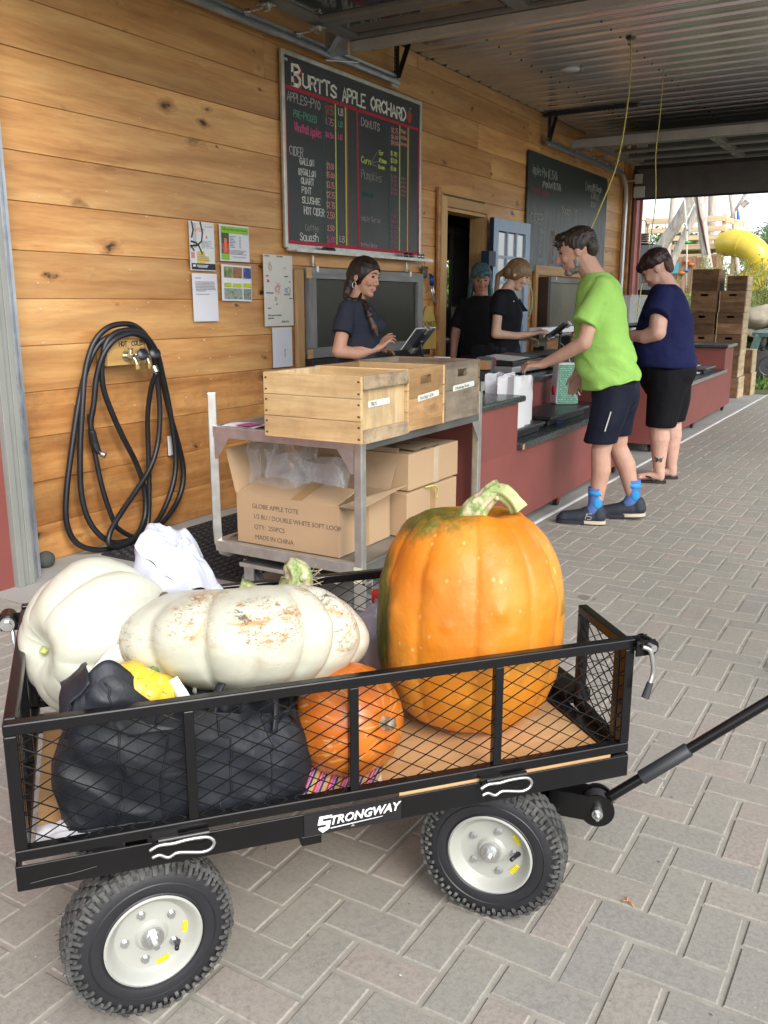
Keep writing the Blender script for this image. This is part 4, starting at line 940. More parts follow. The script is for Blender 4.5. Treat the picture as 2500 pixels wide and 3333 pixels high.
# pale hose coils by the far screen window
pc = thing('pale_hose_coil', 'pale green tubing coiled on the wall beside the blue door', 'tubing', (9.4, FY, 1.35))
m = MB()
for k in range(3): m.tube([(9.27+.01*k+(.16-.02*k)*cos(a), FY-.03-.012*k, 1.37-.02*k+(.20-.02*k)*sin(a)) for a in [radians(-70+i*12) for i in range(17)]], .008, 6)
m.build('coil', mat('pale_tube', (.45, .52, .36), .4), pc, world=True, smooth=True)
pc = thing('pale_hose_coil', 'pale tubing loop hanging low on the wall behind the register', 'tubing', (9.9, FY, .86))
m = MB()
for k in range(2): m.tube([(9.85+(.14-.03*k)*cos(a), FY-.03-.012*k, .80+(.12-.02*k)*sin(a)) for a in [radians(-10+i*20) for i in range(11)]], .008, 6)
m.build('coil', mat('pale_tube', (.45, .52, .36), .4), pc, world=True, smooth=True)

m = MB(); rr = random.Random(17)
for k in range(46): x = rr.uniform(2.98, 5.0); z = rr.uniform(.4, 2.3); m.box(x, x+rr.uniform(.004, .012), FY-.0015, FY+.002, z, z+rr.uniform(.003, .006))
o = m.build('paper_scrap', mat('scrap_white', (.62, .60, .54), .8)); o['kind'] = 'stuff'; o['label'] = 'tiny torn paper corners and staples left on the pine wall'
# ------------------------------------------------------------------ rubber mat
mt = MB(); RM = random.Random(2)
o_ = thing('rubber_mat', 'black perforated rubber mat on the slab under the rolling rack', 'floor mat', (3.2, 2.75, 0), radians(0))
mt.box(0, 1.5, 0, .95, .001, .010)
mt.build('sheet', RUBBER, o_)
h = MB()
for i in range(29):
    for j in range(18):
        x = .035+i*.051+(.0255 if j % 2 else 0); y = .03+j*.052
        if x < 1.48: h.lathe([(.017, 0), (.022, 0), (.022, .006), (.017, .006), (.017, 0)], 8, Matrix.Translation((x, y, .0095)), caps=False)
h.build('ring_studs', RUBBER, o_).__setitem__('kind', 'stuff')
hh = MB()
for i in range(29):
    for j in range(18):
        x = .035+i*.051+(.0255 if j % 2 else 0); y = .03+j*.052
        if x < 1.48: hh.cyl((x, y, .0102), (x, y, .0108), .0165, n=8)
hh.build('drain_holes', mat('hole_grey', (.10, .10, .098), .8), o_).__setitem__('kind', 'stuff')

# ------------------------------------------------------------------ rolling aluminium rack
RX0, RX1, RY0, RY1 = 2.985, 4.08, 1.905, 2.675
rk = thing('rolling_rack', 'low two-shelf aluminium rolling rack holding crates and boxes', 'rack', ((RX0+RX1)/2, (RY0+RY1)/2, 0))
pw = .042
def rbar(n_, p, q, w=.037, h_=.037, m_=STEEL): m = MB(); m.bar(p, q, w, h_); return m.build(n_, m_, rk, world=True, bevel=.004)
for x, y in ((RX0, RY0), (RX1, RY0), (RX1, RY1)): rbar('post', (x, y, .20), (x, y, .935))
m = MB(); m.tube([(RX0, RY1, .945), (RX0, RY1, .33), (RX0+.005, RY1, .27), (RX0+.03, RY1, .225), (RX0+.07, RY1, .205), (RX0+.5, RY1, .20)], .027, 4); m.build('post', STEEL, rk, world=True, bevel=.004)
for z, n_ in ((.775, 'upper_shelf'), (.255, 'lower_shelf')):
    rbar('shelf_rail', (RX0, RY0, z), (RX0, RY1, z), .03, .05); rbar('shelf_rail', (RX1, RY0, z), (RX1, RY1, z), .03, .05)
    rbar('shelf_rail', (RX0, RY0-.002, z), (RX1, RY0-.002, z), .03, .05, mat('worn_steel', (.20, .20, .19), .45, .8, var=.3)); rbar('shelf_rail', (RX0, RY1, z), (RX1, RY1, z), .03, .05)
    m = MB(); m.box(RX0, RX1, RY0, RY1, z-.005, z+.018); m.build(n_, mat('shelf_sheet', (.26, .25, .23), .5, .6, var=.25, sc=5), rk, world=True)
GUS = [(0, 0), (.085, 0), (.075, -.012), (.012, -.10), (0, -.10)]
def gusset(x, y, sx, sy):
    M = Matrix.Translation((x, y, .755)) @ (Matrix(((0, 0, 1, 0), (sy, 0, 0, 0), (0, 1, 0, 0), (0, 0, 0, 1))) if sy else Matrix(((sx, 0, 0, 0), (0, 0, -1, 0), (0, 1, 0, 0), (0, 0, 0, 1))))
    m = MB(); m.poly(GUS, .004, M); m.build('gusset', STEEL, rk, world=True)
gusset(RX0-.016, RY1-.02, 0, -1); gusset(RX0-.016, RY0+.02, 0, 1); gusset(RX1-.02, RY0-.02, -1, 0)
m = MB(); m.box(RX0-.022, RX0-.0215, RY0-.02, RY0+.02, .20, .27); m.build('tape_tab', mat('masking_tape', (.55, .53, .40), .7), rk, world=True)
m = MB(); m.bar((RX1, RY0-.005, .945), (RX1, RY0-.005, .90), .044); m.build('socket', STEEL, rk, world=True)
m = MB(); m.box(RX0+.0, RX0+.35, RY0+.12, RY1-.12, .17, .19); m.box(RX0+.3, RX1, RY0+.04, RY0+.08, .16, .2); m.build('caster_plate', STEEL, rk, world=True, bevel=.004)
for x, y in ((RX0+.10, RY0+.05), (RX0+.12, RY1-.10), (RX1-.08, RY0+.08), (RX1-.08, RY1-.08)):
    m = MB(); m.box(x-.03, x-.022, y-.028, y+.028, .05, .17); m.box(x+.022, x+.03, y-.028, y+.028, .05, .17); m.box(x-.03, x+.03, y-.03, y+.03, .165, .175); fk = m.build('caster_fork', STEEL, rk, world=True)
    m = MB(); m.cyl((x-.018, y, .058), (x+.018, y, .058), .057, n=20); m.build('wheel', mat('caster_grey', (.12, .12, .125), .5), fk, world=True, auto=40)

# ------------------------------------------------------------------ slatted apple crates
def crate(name, label, loc, wx, wy, h, mats, group=None, slats=3, handle='x', th=.013, rot=0, frame=True, nslab=1):
    """open-topped crate: two thick end boards (facing -Y / +Y, local) and slatted sides"""
    side, end = mats
    t = thing(name, label, 'crate', loc, rot, group)
    hs = h/slats
    for sx in (0, 1):
        for k in range(slats):
            m = MB(); x0 = 0 if sx == 0 else wx-th
            m.box(x0, x0+th, -.004, wy+.004, k*hs+.0015, (k+1)*hs-.0015); m.build('slat', side, t, bevel=.002)
    for sy in (0, 1):
        y0 = .0 if sy == 0 else wy-.018
        n = nslab; 
        hw, hh_ = .048, .018; cz = h*.80
        cuts = [0, h*.52, h]
        for k in range(2):
            z0, z1 = cuts[k]+.001, cuts[k+1]-.001; m = MB()
            if k == 1 and handle:
                m.box(th, wx/2-hw, y0, y0+.018, z0, z1); m.box(wx/2+hw, wx-th, y0, y0+.018, z0, z1); m.box(wx/2-hw, wx/2+hw, y0, y0+.018, z0, cz-hh_); m.box(wx/2-hw, wx/2+hw, y0, y0+.018, cz+hh_, z1)
                m.build('end_board', end, t)
            else: m.box(th, wx-th, y0, y0+.018, z0, z1); m.build('end_board', end, t, bevel=.002)
    m = MB()
    for k in range(3): m.box(th, wx-th, .018+k*(wy-.036)/3+.003, .018+(k+1)*(wy-.036)/3-.003, .001, .012)
    m.build('bottom', side, t)
    nl = MB()
    for sx in (-.0008, wx-.0006):
        for k in range(slats):
            for y in (.010, wy-.010):
                for dz in (.02, hs-.02): nl.box(sx, sx+.0014, y-.003, y+.003, k*hs+dz-.003, k*hs+dz+.003)
    nl.build('nail_head', mat('nail_rust', (.06, .035, .02), .7), t)
    return t
TAPE = mat('label_tape', (.60, .62, .56), .6, var=.04)
def tape_label(t, txt, x, z, w, y=-.0012, rot=0.0, size=.02):
    M = Matrix.Translation((x, y, z)) @ Matrix.Rotation(rot, 4, 'Y') @ Matrix(((1, 0, 0, 0), (0, 0, -1, 0), (0, 1, 0, 0), (0, 0, 0, 1)))
    m = MB(); m.poly([(0, 0), (w, .002), (w+.004, .014), (w-.002, .027), (.002, .026), (-.003, .012)], .0012, M); s_ = m.build('tape_label', TAPE, t)
    m = MB(); pls, _ = strokes(txt, .02, .006, size*.8, .5, .08, 3, gap=.25); chalk(m, pls, .0016, M @ Matrix.Translation((0, 0, .0013)), .0004); m.build('handwriting', PK, s_)
C_Z = .793
# front crate: cleated end
c1 = thing('crate', 'pale pine crate nearest the camera with a tape label reading Maps', 'crate', (2.885, 1.835, C_Z))
wx, wy, hc = .375, .47, .262
for sx in (0, 1):
    for k in range(3): m = MB(); x0 = 0 if sx == 0 else wx-.014; m.box(x0, x0+.014, 0, wy, k*hc/3+.001, (k+1)*hc/3-.001); m.build('slat', CRATEY, c1, bevel=.002)
CRATEZ = wood('crate_wood_z', (.36, .24, .12), (.52, .38, .20), (.62, .48, .28), 'Z', knots=.1, rough=.75, rnd=.1, dirt=.45, dcol=(.16, .12, .08))
for sy in (0, 1):
    y0 = .016 if sy == 0 else wy-.03
    for (a, b) in ((.014, .185), (.187, .285), (.287, .361)): m = MB(); m.box(a, b, y0, y0+.014, .001, hc-.001); m.build('end_board', CRATEZ, c1, bevel=.0015)
    for z0 in (.0, hc-.052): m = MB(); m.box(.0, wx, -.002 if sy == 0 else wy-.014, .0155 if sy == 0 else wy+.002, z0, z0+.052) if False else m.box(.0145, wx-.0145, (-.006 if sy == 0 else wy-.0155), (.0155 if sy == 0 else wy+.006), z0, z0+.052); m.build('cleat', wood('cleat_weathered', (.20, .15, .10), (.40, .30, .19), (.55, .43, .27), 'X', knots=.2, rough=.8, dirt=.85, dcol=(.03, .025, .02)), c1, bevel=.002)
m = MB(); m.box(.014, wx-.014, .03, wy-.03, .001, .012); m.build('bottom', CRATE, c1)
nl = MB()
for k in range(3):
    for y in (.012, wy-.012):
        for dz in (.02, .066): nl.box(-.001, .0006, y-.006, y+.004, k*hc/3+dz-.004, k*hc/3+dz+.003)
nl.build('nail_head', mat('nail_rust', (.06, .035, .02), .7), c1)
tape_label(c1, 'Maps', .075, .135, .16, y=.0145, rot=radians(0), size=.022)
c2 = crate('crate', 'orange-brown crate in the middle of the rack, label Peck Bags', (3.268, 1.855, C_Z), .345, .46, .265, (CRATEY, wood('crate_amber', (.20, .105, .04), (.33, .19, .08), (.45, .29, .14), 'X', knots=.35, rough=.7, dirt=.5, dcol=(.10, .06, .03))))
tape_label(c2, 'Peck Bags 5-10 lb', .10, .12, .19, rot=radians(-3), size=.016)
c3 = crate('crate', 'grey weathered crate furthest along the rack, label Bushel Bags', (3.622, 1.86, C_Z), .37, .46, .27, (wood('crate_weathered_y', (.13, .09, .055), (.22, .155, .10), (.32, .24, .15), 'Y', knots=.2, rough=.8, dirt=.5), CRATE_OLD))
tape_label(c3, '1/2 Bushel Bags 10-20 lb', .09, .135, .22, rot=radians(-2), size=.014)
m = MB(); m.grid(lambda u, v: (2.99+u*.19, 2.46+v*.17, .796+.006*sin(u*4)+.004*v), 6, 6); pp = tag(m.build('leaflet', mat('leaflet_white', (.7, .66, .72), .5), smooth=True), 'white and magenta leaflet on the rack behind the Maps crate', 'leaflet')
m = MB(); m.box(3.0, 3.1, 2.48, 2.56, .8065, .8072); m.build('print', mat('leaflet_magenta', (.45, .06, .22), .5), pp)

# ------------------------------------------------------------------ cardboard boxes
CARD = mat('cardboard', (.42, .285, .165), .8, var=.06, sc=3, bump=.06, bsc=30)
CARDIN = mat('cardboard_inside', (.36, .25, .15), .8)
PTAPE = mat('brown_tape', (.36, .22, .10), .25, var=.1)
def carton(label, loc, wx, wy, h, rz=0, flaps=False, lines=(), tape=None, grp=None):
    t = thing('cardboard_box', label, 'cardboard box', loc, rz, grp)
    th = .004; m = MB()
    if flaps: m.box(0, wx, 0, th, 0, h); m.box(0, wx, wy-th, wy, 0, h); m.box(0, th, th, wy-th, 0, h); m.box(wx-th, wx, th, wy-th, 0, h); m.box(th, wx-th, th, wy-th, 0, th)
    else: m.box(0, wx, 0, wy, 0, h)
    m.build('body', CARD, t, bevel=.004)
    return t
LW = 1.0
MXm = Matrix(((0, 0, -1, -.0005), (-1, 0, 0, 0), (0, 1, 0, 0), (0, 0, 0, 1)))        # writing on the face that looks towards -X, reading towards -Y
b1 = carton('open cardboard box reading GLOBE APPLE TOTE with a clear bag inside', (3.02, 2.035, .276), .42, .55, .225, flaps=True)
m = MB()
for k, (tx, sz) in enumerate((('GLOBE APPLE TOTE', .030), ('1/2 BU / DOUBLE WHITE SOFT LOOP', .030), ('QTY:  250PCS', .030), ('MADE IN CHINA', .030))):
    text_mb(tx, sz, MXm @ Matrix.Translation((-.462+.004*k, .165-k*.047, 0)), .0006, mb=m, spacing=.95)
INK = mat('ink_print', (.12, .085, .055), .8)
m.build('printed_text', INK, b1)
# near long flap folded inwards and down over the front, far flap and left end flap standing
m = MB(); m.add([(.0, .01, .225), (.0, .545, .225), (.17, .53, .275), (.18, .02, .262), (.0, .01, .221), (.0, .545, .221), (.17, .53, .271), (.18, .02, .258)], [(0, 1, 2, 3), (7, 6, 5, 4), (0, 3, 7, 4), (3, 2, 6, 7), (2, 1, 5, 6)]); fl1 = m.build('flap', CARD, b1)
m = MB(); m.add([(.0002, .19, .2262), (.0002, .25, .2262), (.162, .25, .2742), (.17, .19, .2722)], [(0, 3, 2, 1)]); m.build('tape', PTAPE, fl1)
m = MB(); m.add([(.42, .0, .225), (.42, .55, .225), (.50, .55, .40), (.50, .0, .40), (.424, .0, .225), (.424, .55, .225), (.504, .55, .40), (.504, .0, .40)], [(0, 3, 2, 1), (4, 5, 6, 7), (3, 7, 6, 2), (0, 4, 7, 3), (1, 2, 6, 5)]); m.build('flap', CARDIN, b1)
m = MB(); m.add([(.0, .55, .225), (.42, .55, .225), (.42, .60, .42), (.0, .60, .42), (.0, .554, .225), (.42, .554, .225), (.42, .604, .42), (.0, .604, .42)], [(0, 1, 2, 3), (4, 7, 6, 5), (3, 2, 6, 7), (0, 3, 7, 4), (1, 5, 6, 2)]); m.build('flap', CARD, b1)
m = MB(); m.add([(.0, .0, .225), (.42, .0, .225), (.40, -.10, .26), (.02, -.08, .21), (.0, .0, .221), (.42, .0, .221), (.40, -.10, .256), (.02, -.08, .206)], [(0, 1, 2, 3), (4, 7, 6, 5), (3, 2, 6, 7)]); m.build('flap', CARDIN, b1)
m = MB(); m.box(.18, .24, -.0006, -.0001, .0, .222); m.build('tape', PTAPE, b1)
FILM = NT('clear_film'); tb = FILM.new('ShaderNodeBsdfTransparent'); mx = FILM.new('ShaderNodeMixShader'); FILM.link(FILM.b.outputs[0], mx.inputs[2]); FILM.link(tb.outputs[0], mx.inputs[1])
FILM.link(FILM.ramp(FILM.noise(FILM.scale(FILM.co(False), (1, 1, .4)), 9, 4, .6, 1.2), [(.35, .10), (.7, .38)]), mx.inputs[0]); FILM.base((.75, .75, .78)); FILM.rough(.18); FILM.bump(FILM.noise(FILM.scale(FILM.co(False), (1, 1, .4)), 16, 3), .5, .01); FILM.link(mx.outputs[0], FILM.n['Material Output'].inputs['Surface']); FILM = FILM.m
pb = thing('clear_plastic_bag', 'crumpled clear plastic liner rising from the open cardboard box', 'plastic bag', (3.1, 2.45, .45))
def bagfn(x0, y0, z0, x1, y1, z1, seed, drop):
    def f(u, v):
        p = Vector((x0, y0, z0)).lerp(Vector((x1, y1, z1)), u); p.z += drop*sin(pi*min(1, v*1.0))*0 - v*.32*(1-.35*sin(pi*u)); p.x += -.06*v+.03*sin(9*u+seed)+.02*noise.noise(Vector((u*6, v*5, seed))); p.y += .05*noise.noise(Vector((u*5+3, v*4, seed)))+.02*sin(13*u); p.z += .015*sin(17*u+3*v)
        return p
    return f
m = MB(); m.grid(bagfn(3.14, 2.62, .725, 3.22, 2.10, .60, 1.3, .1), 34, 18); m.grid(bagfn(3.24, 2.55, .745, 3.30, 2.15, .62, 4.3, .1), 30, 14); m.build('film', FILM, pb, world=True, smooth=True)
b2_ = carton('upper sealed cardboard box with torn lid, printed SOFT HANDLE', (3.49, 1.965, .487), .50, .52, .17)
m = MB(); text_mb('GLOBE APPLE TOTE', .028, MXm @ Matrix.Translation((-.49, .115, 0)), .0006, mb=m); text_mb('1/2 BU / SOFT HANDLE', .028, MXm @ Matrix.Translation((-.44, .06, 0)), .0006, mb=m); m.build('printed_text', INK, b2_)
m = MB(); m.box(.24, .29, -.0006, -.0001, .0, .17); m.box(.24, .29, -.0006, .52, .1701, .1706); m.build('tape', mat('clear_tape', (.5, .40, .28), .15), b2_)
m = MB(); 
for (a, b, c_, d) in ((.10, .20, .02, .16), (.21, .31, .015, .15)): m.add([(a, c_, .172), (b, c_-.005, .18), (b-.02, d, .185), (a+.01, d-.02, .174)], [(0, 1, 2, 3)])
m.build('torn_flap', CARDIN, b2_)
m = MB(); m.box(.08, .33, .02, .16, .1702, .1710); m.build('lid_gap', BLACK, b2_)  # black sheet painting the shade inside the torn lid
b3_ = carton('lower sealed cardboard box under the SOFT HANDLE box', (3.46, 1.955, .276), .50, .54, .205)
m = MB(); m.box(.22, .27, -.0006, -.0001, .0, .205); m.build('tape', PTAPE, b3_)
m = MB(); m.tube(smooth_path([(3.62, 1.95, .485), (3.66, 1.92, .49), (3.70, 1.925, .46), (3.705, 1.935, .42)]), .004, 6); tag(m.build('yellow_strap', mat('strap_lime', (.5, .5, .08), .4), smooth=True), 'short yellow strap end sticking out between the two sealed boxes', 'strap')

# ------------------------------------------------------------------ the two red counters
EDGEW = mat('laminate_wear', (.42, .24, .09), .7)
def caster(parent, x, y, z=.085):
    m = MB(); m.box(x-.03, x+.03, y-.03, y+.03, z-.006, z); m.box(x-.025, x+.03, y-.022, y-.016, .03, z); m.box(x-.025, x+.03, y+.016, y+.022, .03, z); fk = m.build('caster_fork', mat('caster_red', (.25, .03, .02), .5), parent)
    m = MB(); m.cyl((x, y-.014, .034), (x, y+.014, .034), .033, n=16); m.build('wheel', BLACK, fk, auto=40)
def counter(label, loc, rz, L, x0b, xe, left_block, edge_m, zh=.815, zs=.545):
    t = thing('counter', label, 'counter', loc, rz)
    m = MB(); 
    xs0, xs1 = x0b, xe            # ledge span
    m.box(0, L, 0, .02, .085, zs-.04); m.build('front_panel', RED, t)
    m = MB(); m.box(0, .02, .0205, .85, .085, zh-.035); m.build('end_panel', RED, t); m = MB(); m.box(L-.02, L, .0205, .85, .085, zh-.035); m.build('end_panel', RED, t)
    if left_block: m = MB(); m.box(.0, xs0, 0, .02, zs-.0395, zh-.0355); m.build('front_panel', RED, t); m = MB(); m.box(xs0-.02, xs0, .0205, .42, zs-.04, zh-.0355); m.build('side_panel', RED, t)
    else: m = MB(); m.box(xs1, L, 0, .02, zs-.0395, zh-.0355); m.build('front_panel', RED, t); m = MB(); m.box(xs1, xs1+.02, .0205, .42, zs-.04, zh-.0355); m.build('side_panel', RED, t)
    m = MB(); m.box(xs0-.019 if not left_block else xs0, xs1, .42, .44, zs, zh-.0355); m.build('back_panel', RED, t)
    m = MB(); m.box(xs0+.001, xs1-.001, -.03, .419, zs-.038, zs); m.build('ledge', BLACKTOP, t, bevel=.006)
    m = MB(); m.box(xs0+.001, xs1-.001, -.034, -.0305, zs-.036, zs-.002); m.build('ledge_edge', edge_m, t)
    m = MB()
    if left_block: m.box(-.03, xs0+.05, -.03, .375, zh-.035, zh)
    else: m.box(xs1-.05, L+.05, -.03, .375, zh-.035, zh)
    m.build('worktop', BLACKTOP, t, bevel=.012)
    m = MB(); m.box(-.03, L+.03, .376, .90, zh-.034, zh+.001); m.build('worktop', BLACKTOP, t, bevel=.008)
    m = MB(); m.box(.02, L-.02, .02, .84, .09, .11); m.build('base', RED, t)
    for x in (.12, L/2, L-.12):
        for y in (.06, .78): caster(t, x, y)
    return t
ct1 = counter('front red counter with dark worktop beside the rolling rack', (4.155, 1.945, 0), radians(1.15), 2.95, .575, 2.93, True, BLACKTOP)
m = MB(); m.box(.5755, .605, -.0365, -.0345, .510, .540); m.build('worn_corner', EDGEW, ct1)
ct2 = counter('back red counter with a silver edged ledge beside the person in navy', (8.05, 2.02, 0), radians(1.15), 3.90, .02, 3.35, False, STEEL, zh=.83)
m = MB(); m.box(3.30, 3.955, -.0345, -.0305, .80, .828); m.build('worktop_edge', STEEL, ct2)

def c1p(x, y, z): return WM[ct1.name] @ Vector((x, y, z))
# things on the first counter
def scale(label, x0, x1, y0, y1, zb, parent_M, plate=BLACK):
    t = thing('platform_scale', label, 'scale', parent_M @ Vector((x0, y0, zb)), radians(1.15)); w, d = x1-x0, y1-y0
    m = MB(); m.box(.03, w-.03, .03, d-.03, .0, .035); m.build('base', BLACK, t, bevel=.006)
    m = MB(); m.box(0, w, 0, d, .040, .062); m.build('platform', plate, t, bevel=.008)
    for a in (.05, w-.05):
        for b in (.05, d-.05): m = MB(); m.cyl((a, b, .0), (a, b, .04), .012, n=8); m.build('foot', BLACK, t)
    return t
MC1 = WM[ct1.name]; MC2 = WM[ct2.name]
s1 = scale('black platform scale carrying the white paper bags', .605, 1.13, .03, .36, .546, MC1, mat('scale_plate', (.02, .02, .022), .35))
s2 = scale('black platform scale under the green patterned bag', 1.32, 2.12, .06, .38, .546, MC1, mat('scale_plate', (.02, .02, .022), .35))
m = MB(); m.box(.10, .22, -.002, -.0002, .008, .028); m.build('display', mat('scale_blue', (.02, .04, .12), .2), s2)
def paper_bag(label, x, y, z, w, d, h, seed, M0, rz=0.0, m_=None, handles=False):
    t = thing('paper_bag', label, 'paper bag', M0 @ Vector((x, y, z)), radians(1.15)+rz)
    rr = random.Random(seed); m = MB()
    def f(u, v):
        a = u*4; s = int(a) % 4; q = a-int(a); cor = [(0, 0), (w, 0), (w, d), (0, d)]; p = cor[s]; r = cor[(s+1) % 4]
        px, py = p[0]+(r[0]-p[0])*q, p[1]+(r[1]-p[1])*q
        if s in (1, 3): px += (-1 if s == 1 else 1)*.35*d*v*(1-abs(2*q-1))
        k = 1-.06*v; px = w/2+(px-w/2)*k; n_ = noise.noise(Vector((u*9+seed, v*5, seed)))
        return (px+.006*n_*v, py+.010*n_*v, v*h+.004*sin(u*30)*v)
    m.grid(f, 32, 10, True); m.box(.002, w-.002, .002, d-.002, 0, .003)
    o = m.build('bag', m_ or mat('white_kraft', (.66, .67, .70), .6, var=.03), t); return t
paper_bag('white paper bag at the front left of the bag group', .62, .05, .609, .19, .10, .30, 1, MC1)
paper_bag('white paper bag standing behind the front one', .72, .16, .609, .21, .11, .305, 2, MC1)
paper_bag('white paper bag in the middle of the group, under the reaching hand', .83, .07, .609, .13, .11, .29, 3, MC1)
paper_bag('white paper bag at the right end of the bag group', .98, .12, .609, .14, .12, .275, 4, MC1)
gt = NT('green_weave'); co = gt.co(False); br = gt.new('ShaderNodeTexBrick'); gt.link(gt.scale(co, (1, 1, 1)), br.inputs['Vector'])
xyz = gt.sep(co); cb = gt.new('ShaderNodeCombineXYZ'); gt.link(xyz[0], cb.inputs[0]); gt.link(xyz[2], cb.inputs[1]); gt.link(cb.outputs[0], br.inputs['Vector'])
br.inputs['Scale'].default_value = 34; br.inputs['Color1'].default_value = (.10, .28, .19, 1); br.inputs['Color2'].default_value = (.22, .42, .32, 1); br.inputs['Mortar'].default_value = (.02, .10, .06, 1); br.inputs['Mortar Size'].default_value = .05; br.inputs['Row Height'].default_value = .5; br.inputs['Brick Width'].default_value = .8
gt.base(br.outputs[0]); gt.rough(.6); gt.bump(br.outputs['Fac'], .4, .004)
gb = thing('green_bag', 'white apple bag with a green basket-weave panel on the second scale', 'paper bag', MC1 @ Vector((2.02, .28, .609)), radians(-48))
m = MB(); m.box(0, .175, 0, .13, .0, .295)
for i, v in enumerate(m.v):
    if v.z > .1: m.v[i] = Vector((v.x*.82+.016, v.y*.9+.006, v.z))
m.build('bag', mat('white_kraft', (.66, .67, .70), .6), gb, bevel=.015)
m = MB(); m.add([(.012, -.003, .01), (.170, -.003, .01), (.155, .004, .285), (.022, .004, .285)], [(0, 1, 2, 3)]); m.build('weave_panel', gt.m, gb)
m = MB(); m.ell((-.002, .05, .10), (.008, .03, .035)); m.build('apple_print', CR, gb, smooth=True)
m = MB(); m.grid(lambda u, v: (u*.14, v*.09, .004+.014*noise.noise(Vector((u*4, v*4, 1)))+.012*sin(pi*u)), 8, 8)
tag(m.build('napkin', WHITE, smooth=True, loc=tuple(MC1 @ Vector((1.16, .10, .548)))), 'crumpled white napkin on the dark ledge between the scales', 'napkin')
# cash drawer / laptop like register on the raised top
rg = thing('register', 'flat silver edged register tray beside the reaching hand', 'register', (5.98, 2.52, .83), radians(0))
m = MB(); m.box(0, .66, 0, .42, .0, .05); m.build('tray', mat('register_silver', (.40, .41, .42), .35, .5), rg, bevel=.012)
m = MB(); m.box(.02, .64, .01, .40, .051, .085); m.build('drawer', BLACK, rg, bevel=.006)
m = MB(); m.add([(.04, .02, .087), (.34, .01, .10), (.36, .30, .115), (.05, .32, .10)], [(0, 1, 2, 3)]); m.build('papers', WHITE, rg)
m = MB(); m.add([(.3, .02, .0865), (.6, .02, .10), (.58, .30, .12), (.34, .32, .10)], [(0, 1, 2, 3)]); m.build('dark_folder', mat('folder', (.08, .085, .09), .4), rg)
m = MB(); m.box(6.66, 7.55, 2.50, 2.85, .832, .93); tag(m.build('black_case', BLACK, bevel=.01), 'long black case behind the man in green on the raised top', 'case')
m = MB(); m.tube(smooth_path([(7.35, 2.72, 1.02), (7.2, 2.6, .98), (6.95, 2.48, .94), (6.9, 2.40, .80), (6.82, 2.34, .68), (6.80, 2.30, .62)]), .004, 6); tag(m.build('white_cable', WHITE, smooth=True), 'white cable falling from the tablet stand past the back panel', 'cable')
dv = thing('label_printer', 'small blue grey card reader beside the weathered crate', 'card reader', (5.43, 2.44, .83))
m = MB(); m.box(0, .045, 0, .10, .0, .15); m.build('body', mat('reader_blue', (.08, .10, .14), .3), dv, bevel=.006)
m = MB(); m.box(-.07, -.004, .0, .09, .07, .13); m.build('box', mat('reader_tan', (.40, .22, .09), .5), dv, bevel=.004)
m = MB(); m.box(.046, .07, .0, .05, .09, .14); m.build('side_tab', mat('reader_red', (.35, .02, .03), .4), dv, bevel=.003)
m = MB(); m.box(-.14, -.02, .02, .10, 0, .065); m.build('base', BLACK, dv, bevel=.004)
t = thing('white_plate', 'white lid of a tub seen over the crates', 'lid', (5.03, 2.62, .98))
m = MB(); m.lathe([(0, .0), (.07, .0), (.074, .006), (.07, .014), (0, .018)], 24); m.build('lid', WHITE, t, smooth=True)
m = MB(); m.lathe([(0, -.16), (.055, -.16), (.066, -.001), (0, -.001)], 24); m.build('tub', CARD, t, smooth=True)
# tablets on stands
def tablet(label, base, c, La, up, white=True, size=(.26, .18), joint=-.03):
    """tablet centred at c, long axis La, short axis up; its back shell faces La x up reversed"""
    t = thing('tablet_stand', label, 'tablet', base)
    a = Vector(La).normalized(); up = Vector(up); up = (up-a*up.dot(a)).normalized(); n = a.cross(up); L = size[0]; c = Vector(c)
    M = Matrix(((a.x, up.x, n.x, c.x), (a.y, up.y, n.y, c.y), (a.z, up.z, n.z, c.z), (0, 0, 0, 1)))
    m = MB(); m.box(-L/2, L/2, -size[1]/2, size[1]/2, 0, .005, M); m.build('screen_glass', WHITE if white else BLACK, t, world=True, bevel=.002)
    m = MB(); m.box(-L/2+.003, L/2-.003, -size[1]/2+.003, size[1]/2-.003, -.006, -.0005, M); m.build('back_shell', mat('tablet_back', (.10, .11, .12), .35, .4), t, world=True, bevel=.002)
    m = MB(); m.box(-.024, .024, -size[1]/2-.006, size[1]/2+.008, -.022, -.0065, M); m.build('clamp', BLACK, t, world=True, bevel=.003)
    for ya_, yb_ in ((-size[1]/2-.012, -size[1]/2+.03), (size[1]/2-.035, size[1]/2+.012)): m = MB(); m.box(-.024, .024, ya_, yb_, -.032, .008, M); m.build('clamp_jaw', ZINC, t, world=True, bevel=.003)
    bp = M @ Vector((0, 0, joint)); q = Vector(base)
    m = MB(); m.tube(smooth_path([bp, bp+Vector((0, 0, -.05)), (q.x, q.y, q.z+.10), (q.x, q.y, q.z+.01)]), .010, 10); m.ell(bp, .02); m.build('arm', BLACK, t, world=True, smooth=True)
    m = MB(); m.lathe([(0, 0), (.06, 0), (.055, .012), (0, .014)], 20, Matrix.Translation(q)); m.build('foot', ZINC, t, world=True, auto=40)
    return t
def loc_w(base, rz, a, d, z): return Vector((base[0]+a*cos(rz)-d*sin(rz), base[1]+a*sin(rz)+d*cos(rz), z))
def dir_w(rz, a, d, z): return Vector((a*cos(rz)-d*sin(rz), a*sin(rz)+d*cos(rz), z))
WB_, WRZ = (5.0, 3.05), -1.0231; GB_, GRZ = (7.2, 3.0), -1.176
tb1 = loc_w(WB_, WRZ, .30, .04, .83)
